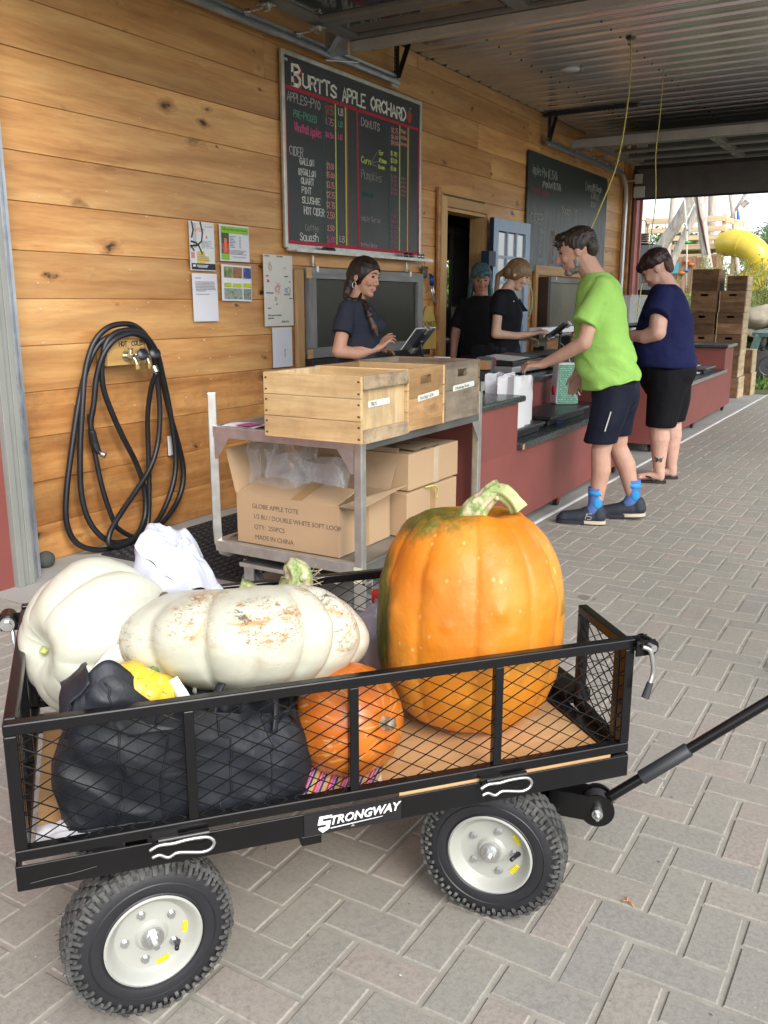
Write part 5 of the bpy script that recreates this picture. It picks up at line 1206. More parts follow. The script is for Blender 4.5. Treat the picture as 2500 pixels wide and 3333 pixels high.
tablet('tablet on a clamp stand in front of the woman with the braid', tb1, loc_w(WB_, WRZ, .262, .02, 1.098), dir_w(WRZ, -.55, -.83, 0), dir_w(WRZ, .7, 0, .7), size=(.245, .18))
tb3 = loc_w(GB_, GRZ, .34, -.05, .84)
tablet('black tablet on a clamp stand in front of the blonde worker', tb3, loc_w(GB_, GRZ, .33, -.05, 1.105), dir_w(GRZ, -.35, -.93, 0), dir_w(GRZ, .82, 0, .55), white=False, size=(.22, .20))
t = thing('steel_tube_rail', 'white box with a steel bar behind the black tablet', 'equipment', (7.9, 2.9, 1.0))
m = MB(); m.box(-.42, .40, .0, .12, .055, .11); m.build('white_box', WHITE, t, bevel=.006)
m = MB(); m.cyl((-.42, .04, .035), (.40, .04, .035), .022, n=16); m.build('bar', ZINC, t, auto=40)
m = MB(); m.box(-.50, -.40, -.01, .08, .0, .055); m.build('end_block', mat('umber', (.05, .03, .02), .6), t); 
m = MB(); m.box(-.35, -.30, .0, .1, -.17, .02); m.box(.3, .35, .0, .1, -.17, .02); m.build('leg', BLACK, t)
# things on the second counter
s3 = scale('grey platform scale on the silver edged ledge', 2.45, 3.02, .04, .34, .546, MC2, mat('scale_grey', (.12, .12, .125), .35, .4))
for k, (x, y) in enumerate(((2.28, .10), (2.52, .16))):
    m = MB(); m.grid(lambda u, v: (u*.22, v*.12, .005+.02*abs(noise.noise(Vector((u*5, v*4, k+3))))+.012*sin(pi*u)*sin(pi*v)), 9, 8)
    tag(m.build('paper_towel', WHITE, smooth=True, loc=tuple(MC2 @ Vector((x, y, .548 if k == 0 else .612)))), ('crumpled paper towel on the ledge left of the grey scale', 'crumpled paper towel lying on the grey scale')[k], 'paper towel')
pt = thing('receipt_printer', 'black and silver printer box on the back counter', 'printer', MC2 @ Vector((2.95, .42, .832)), radians(1.15))
m = MB(); m.box(0, .50, 0, .34, 0, .125); m.build('body', BLACK, pt, bevel=.006); m = MB(); m.box(.502, .53, .01, .33, .0, .12); m.box(.0, .5, -.004, -.0005, .0, .12) if False else None; m.build('side', STEEL, pt, bevel=.004); m = MB(); m.box(.1, .52, .02, .33, .1265, .142); m.build('lid', mat('printer_lid', (.45, .46, .47), .4), pt, bevel=.004)
cp = thing('paper_cup', 'white printed paper cup on top of the printer box', 'cup', MC2 @ Vector((3.02, .47, .974)), 0)
m = MB(); m.lathe([(0, 0), (.030, 0), (.045, .115), (.047, .117), (.045, .119), (.042, .112), (.028, .006), (0, .006)], 20); m.build('cup', mat('cup_print', (.55, .54, .50), .6, var=.3, sc=60), cp, auto=50)
t = thing('white_box', 'small white charger box beside the paper cup', 'box', MC2 @ Vector((2.78, .46, .958)), 0)
m = MB(); m.box(0, .16, 0, .08, 0, .05); m.build('body', WHITE, t, bevel=.006)
m = MB(); m.tube(smooth_path([MC2 @ Vector((2.86, .45, .96)), MC2 @ Vector((2.85, .40, .93)), MC2 @ Vector((2.80, .38, .87)), MC2 @ Vector((2.78, .36, .80))]), .003, 6); tag(m.build('thin_cable', WHITE, smooth=True), 'thin white cable hanging from the charger box', 'cable')
cbx = thing('clear_bin', 'clear plastic bin of cups behind the person in navy', 'plastic bin', MC2 @ Vector((.72, .48, .832)), radians(1.15))
PLAS = NT('clear_plastic'); tb = PLAS.new('ShaderNodeBsdfTransparent'); mx = PLAS.new('ShaderNodeMixShader'); PLAS.link(PLAS.b.outputs[0], mx.inputs[2]); PLAS.link(tb.outputs[0], mx.inputs[1]); mx.inputs[0].default_value = .45; PLAS.base((.6, .62, .64)); PLAS.rough(.12); PLAS.link(mx.outputs[0], PLAS.n['Material Output'].inputs['Surface']); PLAS = PLAS.m
m = MB(); 
for a in ((0, .85, 0, .004, .30, .56), (0, .85, .30, .304, .30, .56), (0, .004, .004, .30, .30, .56), (.846, .85, .004, .30, .30, .56), (0, .85, 0, .304, .296, .30)): m.box(*a)
m.build('bin', PLAS, cbx)
m = MB(); m.box(-.01, .86, -.012, .0, .55, .565); m.build('rim', PLAS, cbx)
m = MB(); m.box(.02, .83, .02, .28, .0, .02); m.box(.02, .05, .02, .28, .02, .29); m.box(.80, .83, .02, .28, .02, .29); m.box(.02, .83, .02, .28, .27, .295); m.box(.02, .83, .27, .28, .02, .27); m.build('stand', BLACK, cbx)
rcup = random.Random(4)
for k in range(9):
    x, z = .10+(k % 5)*.16, .022+(k//5)*.115; m = MB(); m.lathe([(0, 0), (.030, 0), (.044, .105), (.040, .10), (.028, .005), (0, .005)], 14, Matrix.Translation((x, .12+.03*(k % 2), z))); o = m.build('cup', mat('shiny_cup', (.65, .66, .68), .2, .2), cbx, auto=50)

# ------------------------------------------------------------------ crate stacks by the far opening
def stack(x, y, n, z0, mats, wx, wy, h, nm, jit=.012, start=0, rot=0, handles=True):
    out = []
    for k in range(n):
        rr = random.Random(int(x*100)+k*7+int(y*10))
        t = thing('crate', nm[k], 'crate', (x+rr.uniform(-jit, jit), y+rr.uniform(-jit, jit), z0+k*(h+.002)), rot+rr.uniform(-.02, .02), 'brown apple crates stacked by the far opening')
        kk = rr.random()
        # end (handle) faces look towards -X: build crate turned
        th = .013
        for sy in (0, 1):
            for q in range(3): m = MB(); y0 = 0 if sy == 0 else wy-th; m.box(0, wx, y0, y0+th, q*h/3+.0015, (q+1)*h/3-.0015); m.build('slat', mats[1], t)
        for sx in (0, 1):
            x0 = 0 if sx == 0 else wx-.018; m = MB(); hw, hh_, cz = .05, .016, h*.80
            if sx: m.box(x0, x0+.018, th, wy-th, h*.5, h-.001); m.build('end_board', mats[0], t)
            else: m.box(x0, x0+.018, th, wy/2-hw, h*.5, h-.001); m.box(x0, x0+.018, wy/2+hw, wy-th, h*.5, h-.001); m.box(x0, x0+.018, wy/2-hw, wy/2+hw, h*.5, cz-hh_); m.box(x0, x0+.018, wy/2-hw, wy/2+hw, cz+hh_, h-.001); m.build('end_board', mats[0], t)
            m = MB(); m.box(x0, x0+.018, th, wy-th, .001, h*.5-.002); m.build('end_board', mats[0], t)
            if sx == 0: m = MB(); m.box(.0185, .020, wy/2-.06, wy/2+.06, cz-.03, cz+.03); m.build('handle_shadow_board', DKSTEEL, t) if False else None
        m = MB(); m.box(.018, wx-.018, th, wy-th, .001, .012); m.build('bottom', mats[1], t)
        if handles and k < n: m = MB(); m.box(.02, wx-.02, th, wy-th, h*.4, h*.9) if False else None
        out.append(t)
    return out
STKY = wood('crate_brown_y', (.085, .045, .022), (.16, .088, .045), (.25, .145, .08), 'Y', knots=.25, rough=.8, rnd=.35, dirt=.5)
NA = ['crate standing on the floor in the left stack by the opening', 'second crate up in the left stack', 'third crate up in the left stack', 'fourth crate up in the left stack', 'fifth crate up in the left stack', 'topmost crate of the taller left stack']
NB = ['crate on the floor under the right stack, its pale side showing', 'second crate up in the right stack', 'third crate up in the right stack', 'fourth crate up in the right stack', 'fifth crate up in the right stack', 'topmost crate of the right stack, set back to the right']
stack(13.45, 2.64, 6, 0, (STKY, CRATE_STK), .44, .36, .2945, NA)
stack(13.45, 2.262, 5, 0, (STKY, CRATE_PALE_SUNLIT), .44, .355, .2945, NB[:5])
tt = stack(13.50, 2.27, 1, 5*.2965, (STKY, CRATE_PALE_SUNLIT), .42, .28, .20, [NB[5]])
for k in range(2):
    rr = random.Random(k); t = thing('crate', ('pale crate on the floor right of the right stack', 'pale crate lying on the one right of the right stack')[k], 'crate', (14.0, 2.17+.015*k, k*.33), 0, 'pale crates standing on end by the opening')
    for (a, n_) in (((0, .34, 0, .014, 0, .325), 'slat'), ((0, .34, .20, .214, 0, .325), 'slat'), ((0, .014, .0145, .1995, 0, .325), 'bottom'), ((.0145, .34, .0145, .1995, 0, .014), 'end_board'), ((.0145, .34, .0145, .1995, .311, .325), 'end_board')):
        m = MB(); m.box(*a); m.build(n_, CRATE_PALE_SUNLIT if n_ != 'bottom' else CRATE_STK, t, bevel=.002)
# ------------------------------------------------------------------ the garden cart in the foreground
CA = Vector((.838, 1.239, 0)); cu_ = Vector((.7633, -.6460, 0)); CRZ = atan2(cu_.y, cu_.x); CL, CWD_ = 1.218, .61
CM = Matrix.Translation(CA) @ Matrix.Rotation(CRZ, 4, 'Z')          # cart frame: x along the near side, y across, z up
def powder():
    t = NT('black_powder_coat'); co = t.co(False); t.base(t.ramp(t.noise(co, 4, 4), [(.3, (.0035, .0035, .004)), (.8, (.008, .008, .009))])); t.rough(t.math('MULTIPLY_ADD', t.noise(co, 25, 4), .15, .17)); t.set(spec=.42); t.bump(t.noise(co, 160, 2), .06, .001)
    return t.m
PB = powder()
ca = thing('garden_cart', 'black steel mesh garden cart with four wheels, loaded with pumpkins', 'cart', CA, CRZ)
ZB, ZD, ZT = .338, .387, .65
def cp_(n_, a, m_=PB, bevel=.002): m = MB(); m.box(*a); return m.build(n_, m_, ca, bevel=bevel)
# chassis channels
cp_('side_channel', (-.002, CL, -.002, .002, ZB, ZD)); cp_('side_channel', (-.002, CL, CWD_-.002, CWD_+.002, ZB, ZD)); cp_('end_channel', (-.002, .002, .002, CWD_-.002, ZB, ZD)); cp_('end_channel', (CL-.002, CL+.002, .002, CWD_-.002, ZB, ZD))
cp_('side_channel_lip', (.0, CL, .002, .03, ZB, ZB+.004)); cp_('end_channel_lip', (CL-.035, CL-.004, .004, CWD_-.004, ZD-.004, ZD))
deck = cp_('deck', (.03, CL-.040, .034, CWD_-.006, ZD-.008, ZD+.004), PLY, .001)
cp_('cross_member', (.18, .22, .03, CWD_-.03, ZB-.012, ZB+.028)); cp_('cross_member', (.92, .96, .03, CWD_-.03, ZB-.012, ZB+.028)); cp_('stay', (.50, .54, .0, .04, ZB-.02, ZB))
m = MB(); m.box(.70, CL-.040, .006, .0338, ZD-.008, ZD+.004); m.build('deck_edge', PLY, ca)
# mesh panels
def mesh_panel(x0, x1, z0, z1, dx, dz, r, M):
    """expanded metal: zig-zag strands meeting at the nodes"""
    m = MB(); nx = max(1, round((x1-x0)/dx)); dx = (x1-x0)/nx; nz = max(1, round((z1-z0)/dz)); dz = (z1-z0)/nz
    up = M.to_3x3() @ Vector((0, 1, 0))
    for k in range(nz*2):
        za, zb_ = z0+k*dz/2, z0+(k+1)*dz/2
        for i in range(nx):
            xm = x0+(i+.5)*dx; xa = x0+i*dx
            # diagonals alternate with the row
            if k % 2 == 0: segs_ = (((xa, za), (xm, zb_)), ((xa+dx, za), (xm, zb_)))
            else: segs_ = (((xm, za), (xa, zb_)), ((xm, za), (xa+dx, zb_)))
            for (p, q) in segs_: m.bar(M @ Vector((p[0], 0, p[1])), M @ Vector((q[0], 0, q[1])), r, r*1.5, up=up)
    return m
def rot90(x, y, rz=0): return Matrix.Translation((x, y, 0)) @ Matrix.Rotation(rz, 4, 'Z')
t_ = .022
def panel(n, L, z0, z1, M, posts):
    """one gate: square-tube frame, bars, expanded mesh; M maps its own x-z plane into the cart frame"""
    def b(p, q, w=t_): m = MB(); m.bar(M @ Vector(p), M @ Vector(q), w, w, up=M.to_3x3() @ Vector((0, 1, 0))); return m
    h = t_/2
    fr_ = MB(); 
    for (p, q) in (((0, 0, z1-h), (L, 0, z1-h)), ((0, 0, z0+h), (L, 0, z0+h)), ((h, 0, z0+t_), (h, 0, z1-t_)), ((L-h, 0, z0+t_), (L-h, 0, z1-t_))): fr_.bar(M @ Vector(p), M @ Vector(q), t_, t_, up=M.to_3x3() @ Vector((0, 1, 0)))
    g_ = fr_.build(n, PB, ca, bevel=.003)
    xs_ = [t_]+[v for p in posts for v in (p-.009, p+.009)]+[L-t_]
    for p in posts:
        m = MB(); m.bar(M @ Vector((p, -.001, z0+t_)), M @ Vector((p, -.001, z1-t_)), .018, .018, up=M.to_3x3() @ Vector((0, 1, 0))); m.build('upright', PB, g_, bevel=.002)
    for k in range(0, len(xs_)-1, 2):
        mp = mesh_panel(xs_[k]-.003, xs_[k+1]+.003, z0+t_-.004, z1-t_+.004, .054, .0305, .0015, M @ Matrix.Translation((0, .004, 0))); o = mp.build('wire_mesh', PB, g_); o['kind'] = 'stuff'
    return g_
SP0, SP1 = .3935, ZT
near = panel('side_panel', CL, SP0, SP1, rot90(0, .011), [.303, .608, .909])
far = panel('side_panel', CL, SP0, SP1, rot90(0, CWD_+.03), [.303, .608, .909])
endl = panel('end_panel', CWD_-.03, SP0, SP1, rot90(.011, .026, pi/2), [.30])
gate = panel('end_gate', .215, SP0, SP1-.004, rot90(CL-.012, .024, pi/2-.13), [])
gate2 = cp_('folded_gate', (CL-.01, CL+.06, .25, CWD_-.01, ZD+.004, ZD+.034), PB)
m = MB(); m.box(CL-.038, CL-.004, .03, CWD_-.01, ZD+.001, ZD+.012); m.build('gate_sill', PB, ca)
# corner latches with levers
def latch(x, y, side):
    m = MB(); m.box(x-.005, x+.04, y-.012, y-.008, ZT-.035, ZT-.002); m.box(x-.005, x+.04, y+.018, y+.022, ZT-.035, ZT-.002); m.cyl((x+.03, y-.014, ZT-.018), (x+.03, y+.026, ZT-.018), .0175, n=14); l = m.build('latch', PB, ca, auto=40)
    m = MB(); m.cyl((x+.03, y-.022, ZT-.018), (x+.03, y-.013, ZT-.018), .008, n=8); m.build('bolt', ZINC, l, auto=30)
    if side > 0:
        m = MB(); m.tube(smooth_path([(x+.005, y-.018, ZT-.012), (x+.02, y-.022, ZT-.02), (x+.027, y-.024, ZT-.045), (x+.03, y-.024, ZT-.07), (x+.022, y-.026, ZT-.095)]), .0048, 8); m.build('lever', ZINC, l, smooth=True)
        m = MB(); m.tube([(x+.0235, y-.026, ZT-.09), (x+.012, y-.028, ZT-.122)], [.007, .0085], 10); m.build('lever_grip', mat('grip_rubber', (.03, .03, .032), .7), l, auto=50)
    else:
        m = MB(); m.tube([(x-.003, y, ZT-.03), (x-.002, y, ZT-.12)], .005, 8); m.build('lever', ZINC, l, smooth=True)
latch(CL, .0, 1)
m = MB(); m.box(-.045, .0, CWD_-.012, CWD_-.008, ZT-.045, ZT-.005); m.cyl((-.028, CWD_-.03, ZT-.022), (-.028, CWD_+.02, ZT-.022), .020, n=14); l = m.build('latch', PB, ca, auto=40)
m = MB(); m.cyl((-.028, CWD_-.038, ZT-.022), (-.028, CWD_-.0305, ZT-.022), .016, n=14); m.cyl((-.028, CWD_-.046, ZT-.022), (-.028, CWD_-.038, ZT-.022), .009, n=6); m.build('bolt', ZINC, l, auto=30)
m = MB(); m.tube([(-.02, CWD_-.03, ZT-.03), (-.014, CWD_-.03, ZT-.12)], .005, 8); m.build('lever', ZINC, l, smooth=True)
# hinge pins and hair clips on the near side
for x in (.282, .925):
    m = MB(); m.cyl((x-.045, -.008, ZD+.004), (x+.045, -.008, ZD+.004), .0075, n=10); m.box(x-.055, x-.01, -.012, .0, ZD-.004, ZD+.012); hp = m.build('hinge_sleeve', PB, ca, auto=40)
    m = MB(); y = -.020
    top = [(x-.062, y, ZD-.004), (x-.045, y, ZD+.003), (x-.02, y, ZD+.002), (x+.0, y, ZD+.004), (x+.025, y, ZD+.004), (x+.043, y, ZD+.001), (x+.052, y, ZD-.010), (x+.046, y, ZD-.022), (x+.03, y, ZD-.026), (x+.005, y, ZD-.021), (x-.015, y, ZD-.018), (x-.03, y, ZD-.024), (x-.045, y, ZD-.016), (x-.058, y, ZD-.019)]
    m.tube(smooth_path(top, 4), .0032, 8); m.build('hair_clip', ZINC, hp, smooth=True)
# maker's sticker
m = MB(); m.box(.505, .70, -.0045, -.0022, ZB+.002, ZD-.001); st_ = m.build('sticker', mat('sticker_black', (.012, .012, .013), .35), ca)
MS = Matrix(((.84, 0, 0, .528), (0, 0, -1, -.0046), (0, .86, 0, ZB+.008), (0, 0, 0, 1)))
m = MB()
# angular S emblem with a pointed foot, then letters, sheared forwards
def shp(pts): return [(x+.22*y, y) for x, y in pts]
m.poly(shp([(0, .037), (.030, .037), (.030, .030), (.010, .030), (.010, .024), (.030, .024), (.030, .004), (.016, -.004), (.004, .006), (.004, .010), (.020, .010), (.020, .016), (0, .016)]), .0006, MS)
m.poly(shp([(.033, .003), (.155, .009), (.158, .0105), (.033, .0055)]), .0006, MS)
text_mb('TRONGWAY', .0285, MS @ Matrix.Translation((.031, .0125, 0)) @ Matrix.Rotation(radians(2), 4, 'Z'), .0012, mb=m, spacing=1.0, shear=.28, bold=.0009)
m.build('logo', mat('sticker_white', (.72, .72, .72), .5), st_)
m = MB(); m.poly([(.082, -.0015), (.092, -.0015), (.087, .005)], .0003, MS @ Matrix.Translation((0, .0, .0001))); m.build('warning_mark', mat('print_grey', (.22, .22, .25), .6), st_)
# a dusty scrape on the channel
m = MB(); m.tube([(.02, -.0032, ZB+.014), (.05, -.0032, ZB+.017), (.09, -.0032, ZB+.018), (.13, -.0032, ZB+.023)], .0007, 4); m.build('scratch', mat('scratch_grey', (.06, .06, .058), .7), ca)

# wheels
TYRE = mat('tyre_rubber', (.014, .015, .018), .5, var=.25, sc=10, bump=.1, bsc=80); TREAD = mat('tread_rubber', (.07, .07, .067), .8, var=.55, sc=24, bump=.35, bsc=110, bd=.001)
RIM = mat('rim_grey', (.36, .365, .33), .38, var=.03, spec=.5)
YL = mat('yellow_sticker', (.75, .66, .02), .5)
def wheel(parent, loc, rz, spin=0.0):
    """pneumatic wheel, axis along local y, outer face towards -y; turned rz about z"""
    R, Wd = .161, .086; rimr = .086
    M = Matrix.Translation(loc) @ Matrix.Rotation(rz, 4, 'Z') @ Matrix.Rotation(pi/2, 4, 'X') @ Matrix.Rotation(spin, 4, 'Z')
    # local z now points to -y (outwards)
    h = Wd/2
    prof = [(rimr-.004, -h+.012), (rimr+.003, -h+.004), (rimr+.02, -h), (R-.035, -h+.001), (R-.018, -h+.008), (R-.007, -h+.018), (R-.004, -.02), (R-.003, 0), (R-.004, .02), (R-.007, h-.018), (R-.018, h-.008), (R-.035, h-.001), (rimr+.02, h), (rimr+.003, h-.004), (rimr-.004, h-.012)]
    m = MB(); m.lathe(prof, 64, M, caps=False); ty = m.build('tyre', TYRE, parent, smooth=True)
    m = MB(); m.tube([M @ Vector(((R-.043)*cos(a), (R-.043)*sin(a), h-.0005)) for a in [i*2*pi/64 for i in range(64)]], .0018, 4, closed=True)
    m.tube([M @ Vector(((rimr+.010)*cos(a), (rimr+.010)*sin(a), h-.002)) for a in [i*2*pi/64 for i in range(64)]], .0022, 4, closed=True); m.build('sidewall_ring', TYRE, ty)
    # turf tread: rows of angular blocks, plus ribs running down both shoulders
    tb2 = MB(); n = 38
    for row, zc in enumerate((-.030, -.0155, .0, .0155, .030)):
        for k in range(n):
            a = 2*pi*(k+(.5 if row % 2 else 0))/n
            rr_ = R-.0045 if abs(zc) < .02 else R-.0075
            da = pi/n*.80; hz_ = .0072
            pts_ = [(-da, -hz_*.2), (-da*.55, -hz_), (da*.55, -hz_), (da, -hz_*.2), (da*.62, hz_*.45), (da*.5, hz_), (-da*.5, hz_), (-da*.62, hz_*.45)]
            vs = [((rr_+o)*cos(a+p[0]), (rr_+o)*sin(a+p[0]), zc+p[1]) for o in (-.003, .0042) for p in pts_]
            tb2.add(vs, [tuple(range(8, 16))]+[(i, (i+1) % 8, (i+1) % 8+8, i+8) for i in range(8)], M)
    for sgn in (-1, 1):
        for k in range(n*2):
            a = 2*pi*k/(n*2); da = pi/(n*2)*.58; long_ = k % 2 == 0
            r0, r1 = R-.030+(0 if long_ else .008), R-.003; z0_, z1_ = h-.0015, h-.015
            vs = []
            for (r_, z_) in ((r0, z0_-.002), (r0+.006, z0_+.0015), (R-.014, h-.006), (r1+.001, z1_), (r1-.004, z1_-.002)):
                for s2 in (-1, 1): vs.append((r_*cos(a+s2*da), r_*sin(a+s2*da), sgn*z_))
            tb2.add(vs, [(0, 1, 3, 2), (2, 3, 5, 4), (4, 5, 7, 6), (6, 7, 9, 8), (0, 2, 4, 6), (1, 7, 5, 3)], M)
    o = tb2.build('tread_blocks', TREAD, ty); o['kind'] = 'stuff'
    # rubber whiskers
    wk = MB(); rw_ = random.Random(9)
    for k in range(12):
        a = rw_.uniform(0, 2*pi); z_ = rw_.choice((-1, 1))*rw_.uniform(.015, .04); p = M @ Vector(((R-.002)*cos(a), (R-.002)*sin(a), z_)); q = M @ Vector(((R+.004)*cos(a+.02), (R+.004)*sin(a+.02), z_*1.06)); wk.bar(p, q, .0009)
    o = wk.build('moulding_whiskers', TYRE, ty); o['kind'] = 'stuff'
    # dished rim
    m = MB(); m.lathe([(rimr+.006, h-.006), (rimr+.007, h-.001), (rimr+.003, h+.001), (rimr-.003, h-.003), (rimr-.008, h-.014), (rimr-.017, h-.022), (.050, h-.024), (.032, h-.022), (.026, h-.016), (.016, h-.015), (0, h-.015)], 56, M, caps=False); m.lathe([(rimr+.006, -h+.006), (rimr-.004, -h+.004), (rimr-.012, -h+.02), (.0, -h+.022)], 40, M, caps=False)
    rm_ = m.build('rim', RIM, ty if False else parent, auto=35)
    m = MB(); m.cyl(M @ Vector((0, 0, h-.018)), M @ Vector((0, 0, h-.008)), .021, n=28); m.cyl(M @ Vector((0, 0, h-.008)), M @ Vector((0, 0, h-.004)), .015, n=24); m.cyl(M @ Vector((0, 0, h-.004)), M @ Vector((0, 0, h+.006)), .0115, n=6); m.cyl(M @ Vector((0, 0, h+.006)), M @ Vector((0, 0, h+.018)), .006, n=12); m.build('hub', ZINC, rm_, auto=30)
    for k in range(5):
        a = 2*pi*k/5+.3; c_ = (.050*cos(a), .050*sin(a)); m = MB(); m.cyl(M @ Vector((*c_, h-.0245)), M @ Vector((*c_, h-.0225)), .0085, n=16); m.cyl(M @ Vector((*c_, h-.0225)), M @ Vector((*c_, h-.016)), .0062, n=6); m.build('lug_nut', ZINC, rm_, auto=30)
    m = MB(); a = -.95; m.tube([M @ Vector((.060*cos(a), .060*sin(a), h-.024)), M @ Vector((.052*cos(a), .052*sin(a), h-.006)), M @ Vector((.048*cos(a), .048*sin(a), h+.004))], [.0055, .0045, .0045], 8); m.build('valve', BLACK, rm_, smooth=True)
    for (a, w_, r_) in ((-1.62, .013, .064), (-.42, .012, .066)):
        m = MB(); c_ = Vector((r_*cos(a), r_*sin(a), h-.0222)); MM = M @ Matrix.Translation(c_) @ Matrix.Rotation(a+pi/2, 4, 'Z'); m.box(-w_, w_, -.0065, .0065, 0, .0006, MM); s_ = m.build('warning_sticker', YL, rm_)
        m = MB(); [m.box(-w_+.002, w_-.002-(.003 if q == 2 else 0), -.0045+q*.003, -.0036+q*.003, .0006, .0009, MM) for q in range(4)]; m.build('fine_print', mat('sticker_ink', (.25, .2, .02), .6), s_)
    return ty
def axle_thing(x, rz, pivot_y, ys, spin):
    pass
HZ = .163
# rear axle: wheel centre sits just inside the near side
wheel(ca, (.213, .066, HZ), .17, .35)
wheel(ca, (.207, CWD_-.07, HZ), pi+.0, .9)
m = MB(); m.box(.185, .23, .06, CWD_-.06, .15, .18); m.box(.19, .225, .07, .11, .18, ZB-.012); m.box(.19, .225, CWD_-.11, CWD_-.07, .18, ZB-.012); m.build('rear_axle', PB, ca, bevel=.002)
# front axle, steered towards the handle
FA = radians(-30); fc = Vector((1.074, CWD_/2, HZ)); fd = Vector((-sin(FA), cos(FA), 0)); fx = Vector((cos(FA), sin(FA), 0))
pn = fc-fd*(CWD_/2-.068); pf = fc+fd*(CWD_/2-.075)
wheel(ca, pn, FA-.13, 1.0); wheel(ca, pf, pi+FA, .2)
m = MB(); m.bar(fc-fd*.18, fc+fd*.20, .04, .03); m.cyl(fc, (fc.x, fc.y, ZB-.012), .03, n=16); m.bar(fc-fd*.17+Vector((0, 0, .0)), fc-fd*.17+Vector((0, 0, .12)), .03, .006, up=fx); m.build('front_axle', PB, ca, bevel=.002)
# tongue, pivot and handle
pv = Vector((1.257, .165, .165)); hd_ = Vector((.221, -.128, .213)).normalized()
m = MB(); m.bar(fc+Vector((0, 0, -.004)), pv-fx*.10+Vector((0, 0, .004)), .03, .006, up=(0, 0, 1)); m.bar(fc+Vector((0, 0, .018)), pv-fx*.10+Vector((0, 0, .018)), .006, .035, up=(0, 0, 1)); m.build('tongue', PB, ca, bevel=.001)
yk = MB()
for s_ in (-1, 1):
    o_s = fd*(.027*s_); yk.bar(pv-fx*.11+o_s+Vector((0, 0, .012)), pv+fx*.02+o_s, .005, .062, up=(0, 0, 1)); yk.cyl(pv+o_s-fd*.003, pv+o_s+fd*.003, .040, n=24)
yk.bar(pv-fx*.11-fd*.027+Vector((0, 0, .012)), pv-fx*.11+fd*.027+Vector((0, 0, .012)), .005, .062, up=(0, 0, 1))
y_ = yk.build('yoke', PB, ca, auto=40)
m = MB(); m.cyl(pv-fd*.046, pv-fd*.030, .013, n=14); m.cyl(pv-fd*.056, pv-fd*.046, .009, n=6); m.cyl(pv-fd*.066, pv-fd*.056, .005, n=8); m.build('pivot_bolt', ZINC, y_, auto=30)
m = MB(); m.cyl(pv-fd*.018, pv+fd*.018, .034, n=20); m.build('pivot_bush', mat('grip_rubber', (.03, .03, .032), .7), y_, auto=40)
m = MB(); m.tube([pv+hd_*.02, pv+hd_*1.02], .0125, 20); hb = m.build('handle', PB, ca, auto=50)
m = MB(); m.tube([pv+hd_*.125, pv+hd_*.128, pv+hd_*.255, pv+hd_*.259], [.0125, .0168, .0168, .0125], 20); m.build('handle_sleeve', mat('sleeve_grey', (.022, .024, .028), .5), hb, auto=50)
g0 = pv+hd_*1.02; m = MB(); m.tube([g0-fd*.06, g0-fd*.055, g0+fd*.055, g0+fd*.06], [.01, .016, .016, .01], 12); m.build('hand_grip', mat('grip_rubber', (.03, .03, .032), .7), hb, auto=50)
# ------------------------------------------------------------------ what the cart carries
def Wc(s, t, z): return CM @ Vector((s, t, z))
def tilt_basis(axis, ref=(0, 0, 1)):
    a = Vector(axis).normalized(); r = Vector(ref); x = r.cross(a)
    if x.length < 1e-4: x = Vector((1, 0, 0)).cross(a)
    x.normalize(); y = a.cross(x); return Matrix(((x.x, y.x, a.x, 0), (x.y, y.y, a.y, 0), (x.z, y.z, a.z, 0), (0, 0, 0, 1)))
def gourd_mb(r, h, ribs, depth, M, seed=0, nu=160, nv=72, pinch=.16, pinchb=.10, wob=.02, lump=0, lumpn=0, shape=lambda ph: 1.0, sharp_=.55, ribph=0.0, ribw=.25, bx=.92, bz=1.0):
    """ribbed body of revolution: r equator radius, h half height; dimpled at both ends"""
    rr = random.Random(seed); jit = [rr.uniform(-.35, .35)*ribw for _ in range(ribs+1)]; dj = [rr.uniform(.6, 1.3) for _ in range(ribs+1)]
    edges = [(k+jit[k])/ribs for k in range(ribs)]; edges.append(edges[0]+1)
    lumps = [(Vector((rr.gauss(0, 1), rr.gauss(0, 1), rr.gauss(0, .8))).normalized(), rr.uniform(.05, .15), rr.uniform(.35, 1)) for _ in range(lumpn)]
    def f(u, v):
        ph = pi*v; st_, ct = sin(ph), cos(ph)
        uu = (u+ribph-edges[0]) % 1.0+edges[0]; k = 0
        while k < ribs-1 and uu > edges[k+1]: k += 1
        q = (uu-edges[k])/(edges[k+1]-edges[k]); g = abs(sin(pi*q))**sharp_
        d = depth*dj[k]*(.35+.65*min(1, st_*1.6))
        e = shape(ph)
        rad = r*e*(1-d*(1-g))
        a = 2*pi*u
        x, y = rad*st_**bx*cos(a), rad*st_**bx*sin(a)
        z = -h*math.copysign(abs(ct)**bz, ct)
        z -= (pinch*h*math.exp(-(ph-pi)**2/.055)) if ph > pi/2 else 0
        z += (pinchb*h*math.exp(-(ph)**2/.05)) if ph < pi/2 else 0
        p = Vector((x, y, z)); dn = p.normalized() if p.length > 0 else p
        n_ = noise.noise(Vector((x/r*1.3+seed, y/r*1.3, z/h*1.3)))*wob*r + noise.noise(Vector((x/r*5+seed, y/r*5, z/h*5)))*wob*.18*r
        for (c, w, s_) in lumps:
            dd = (dn-c).length
            if dd < w*2.2: n_ += lump*r*s_*math.exp(-(dd/w)**2*1.6)
        return M @ (p+dn*n_)
    m = MB(); m.grid(f, nu, nv, True); return m
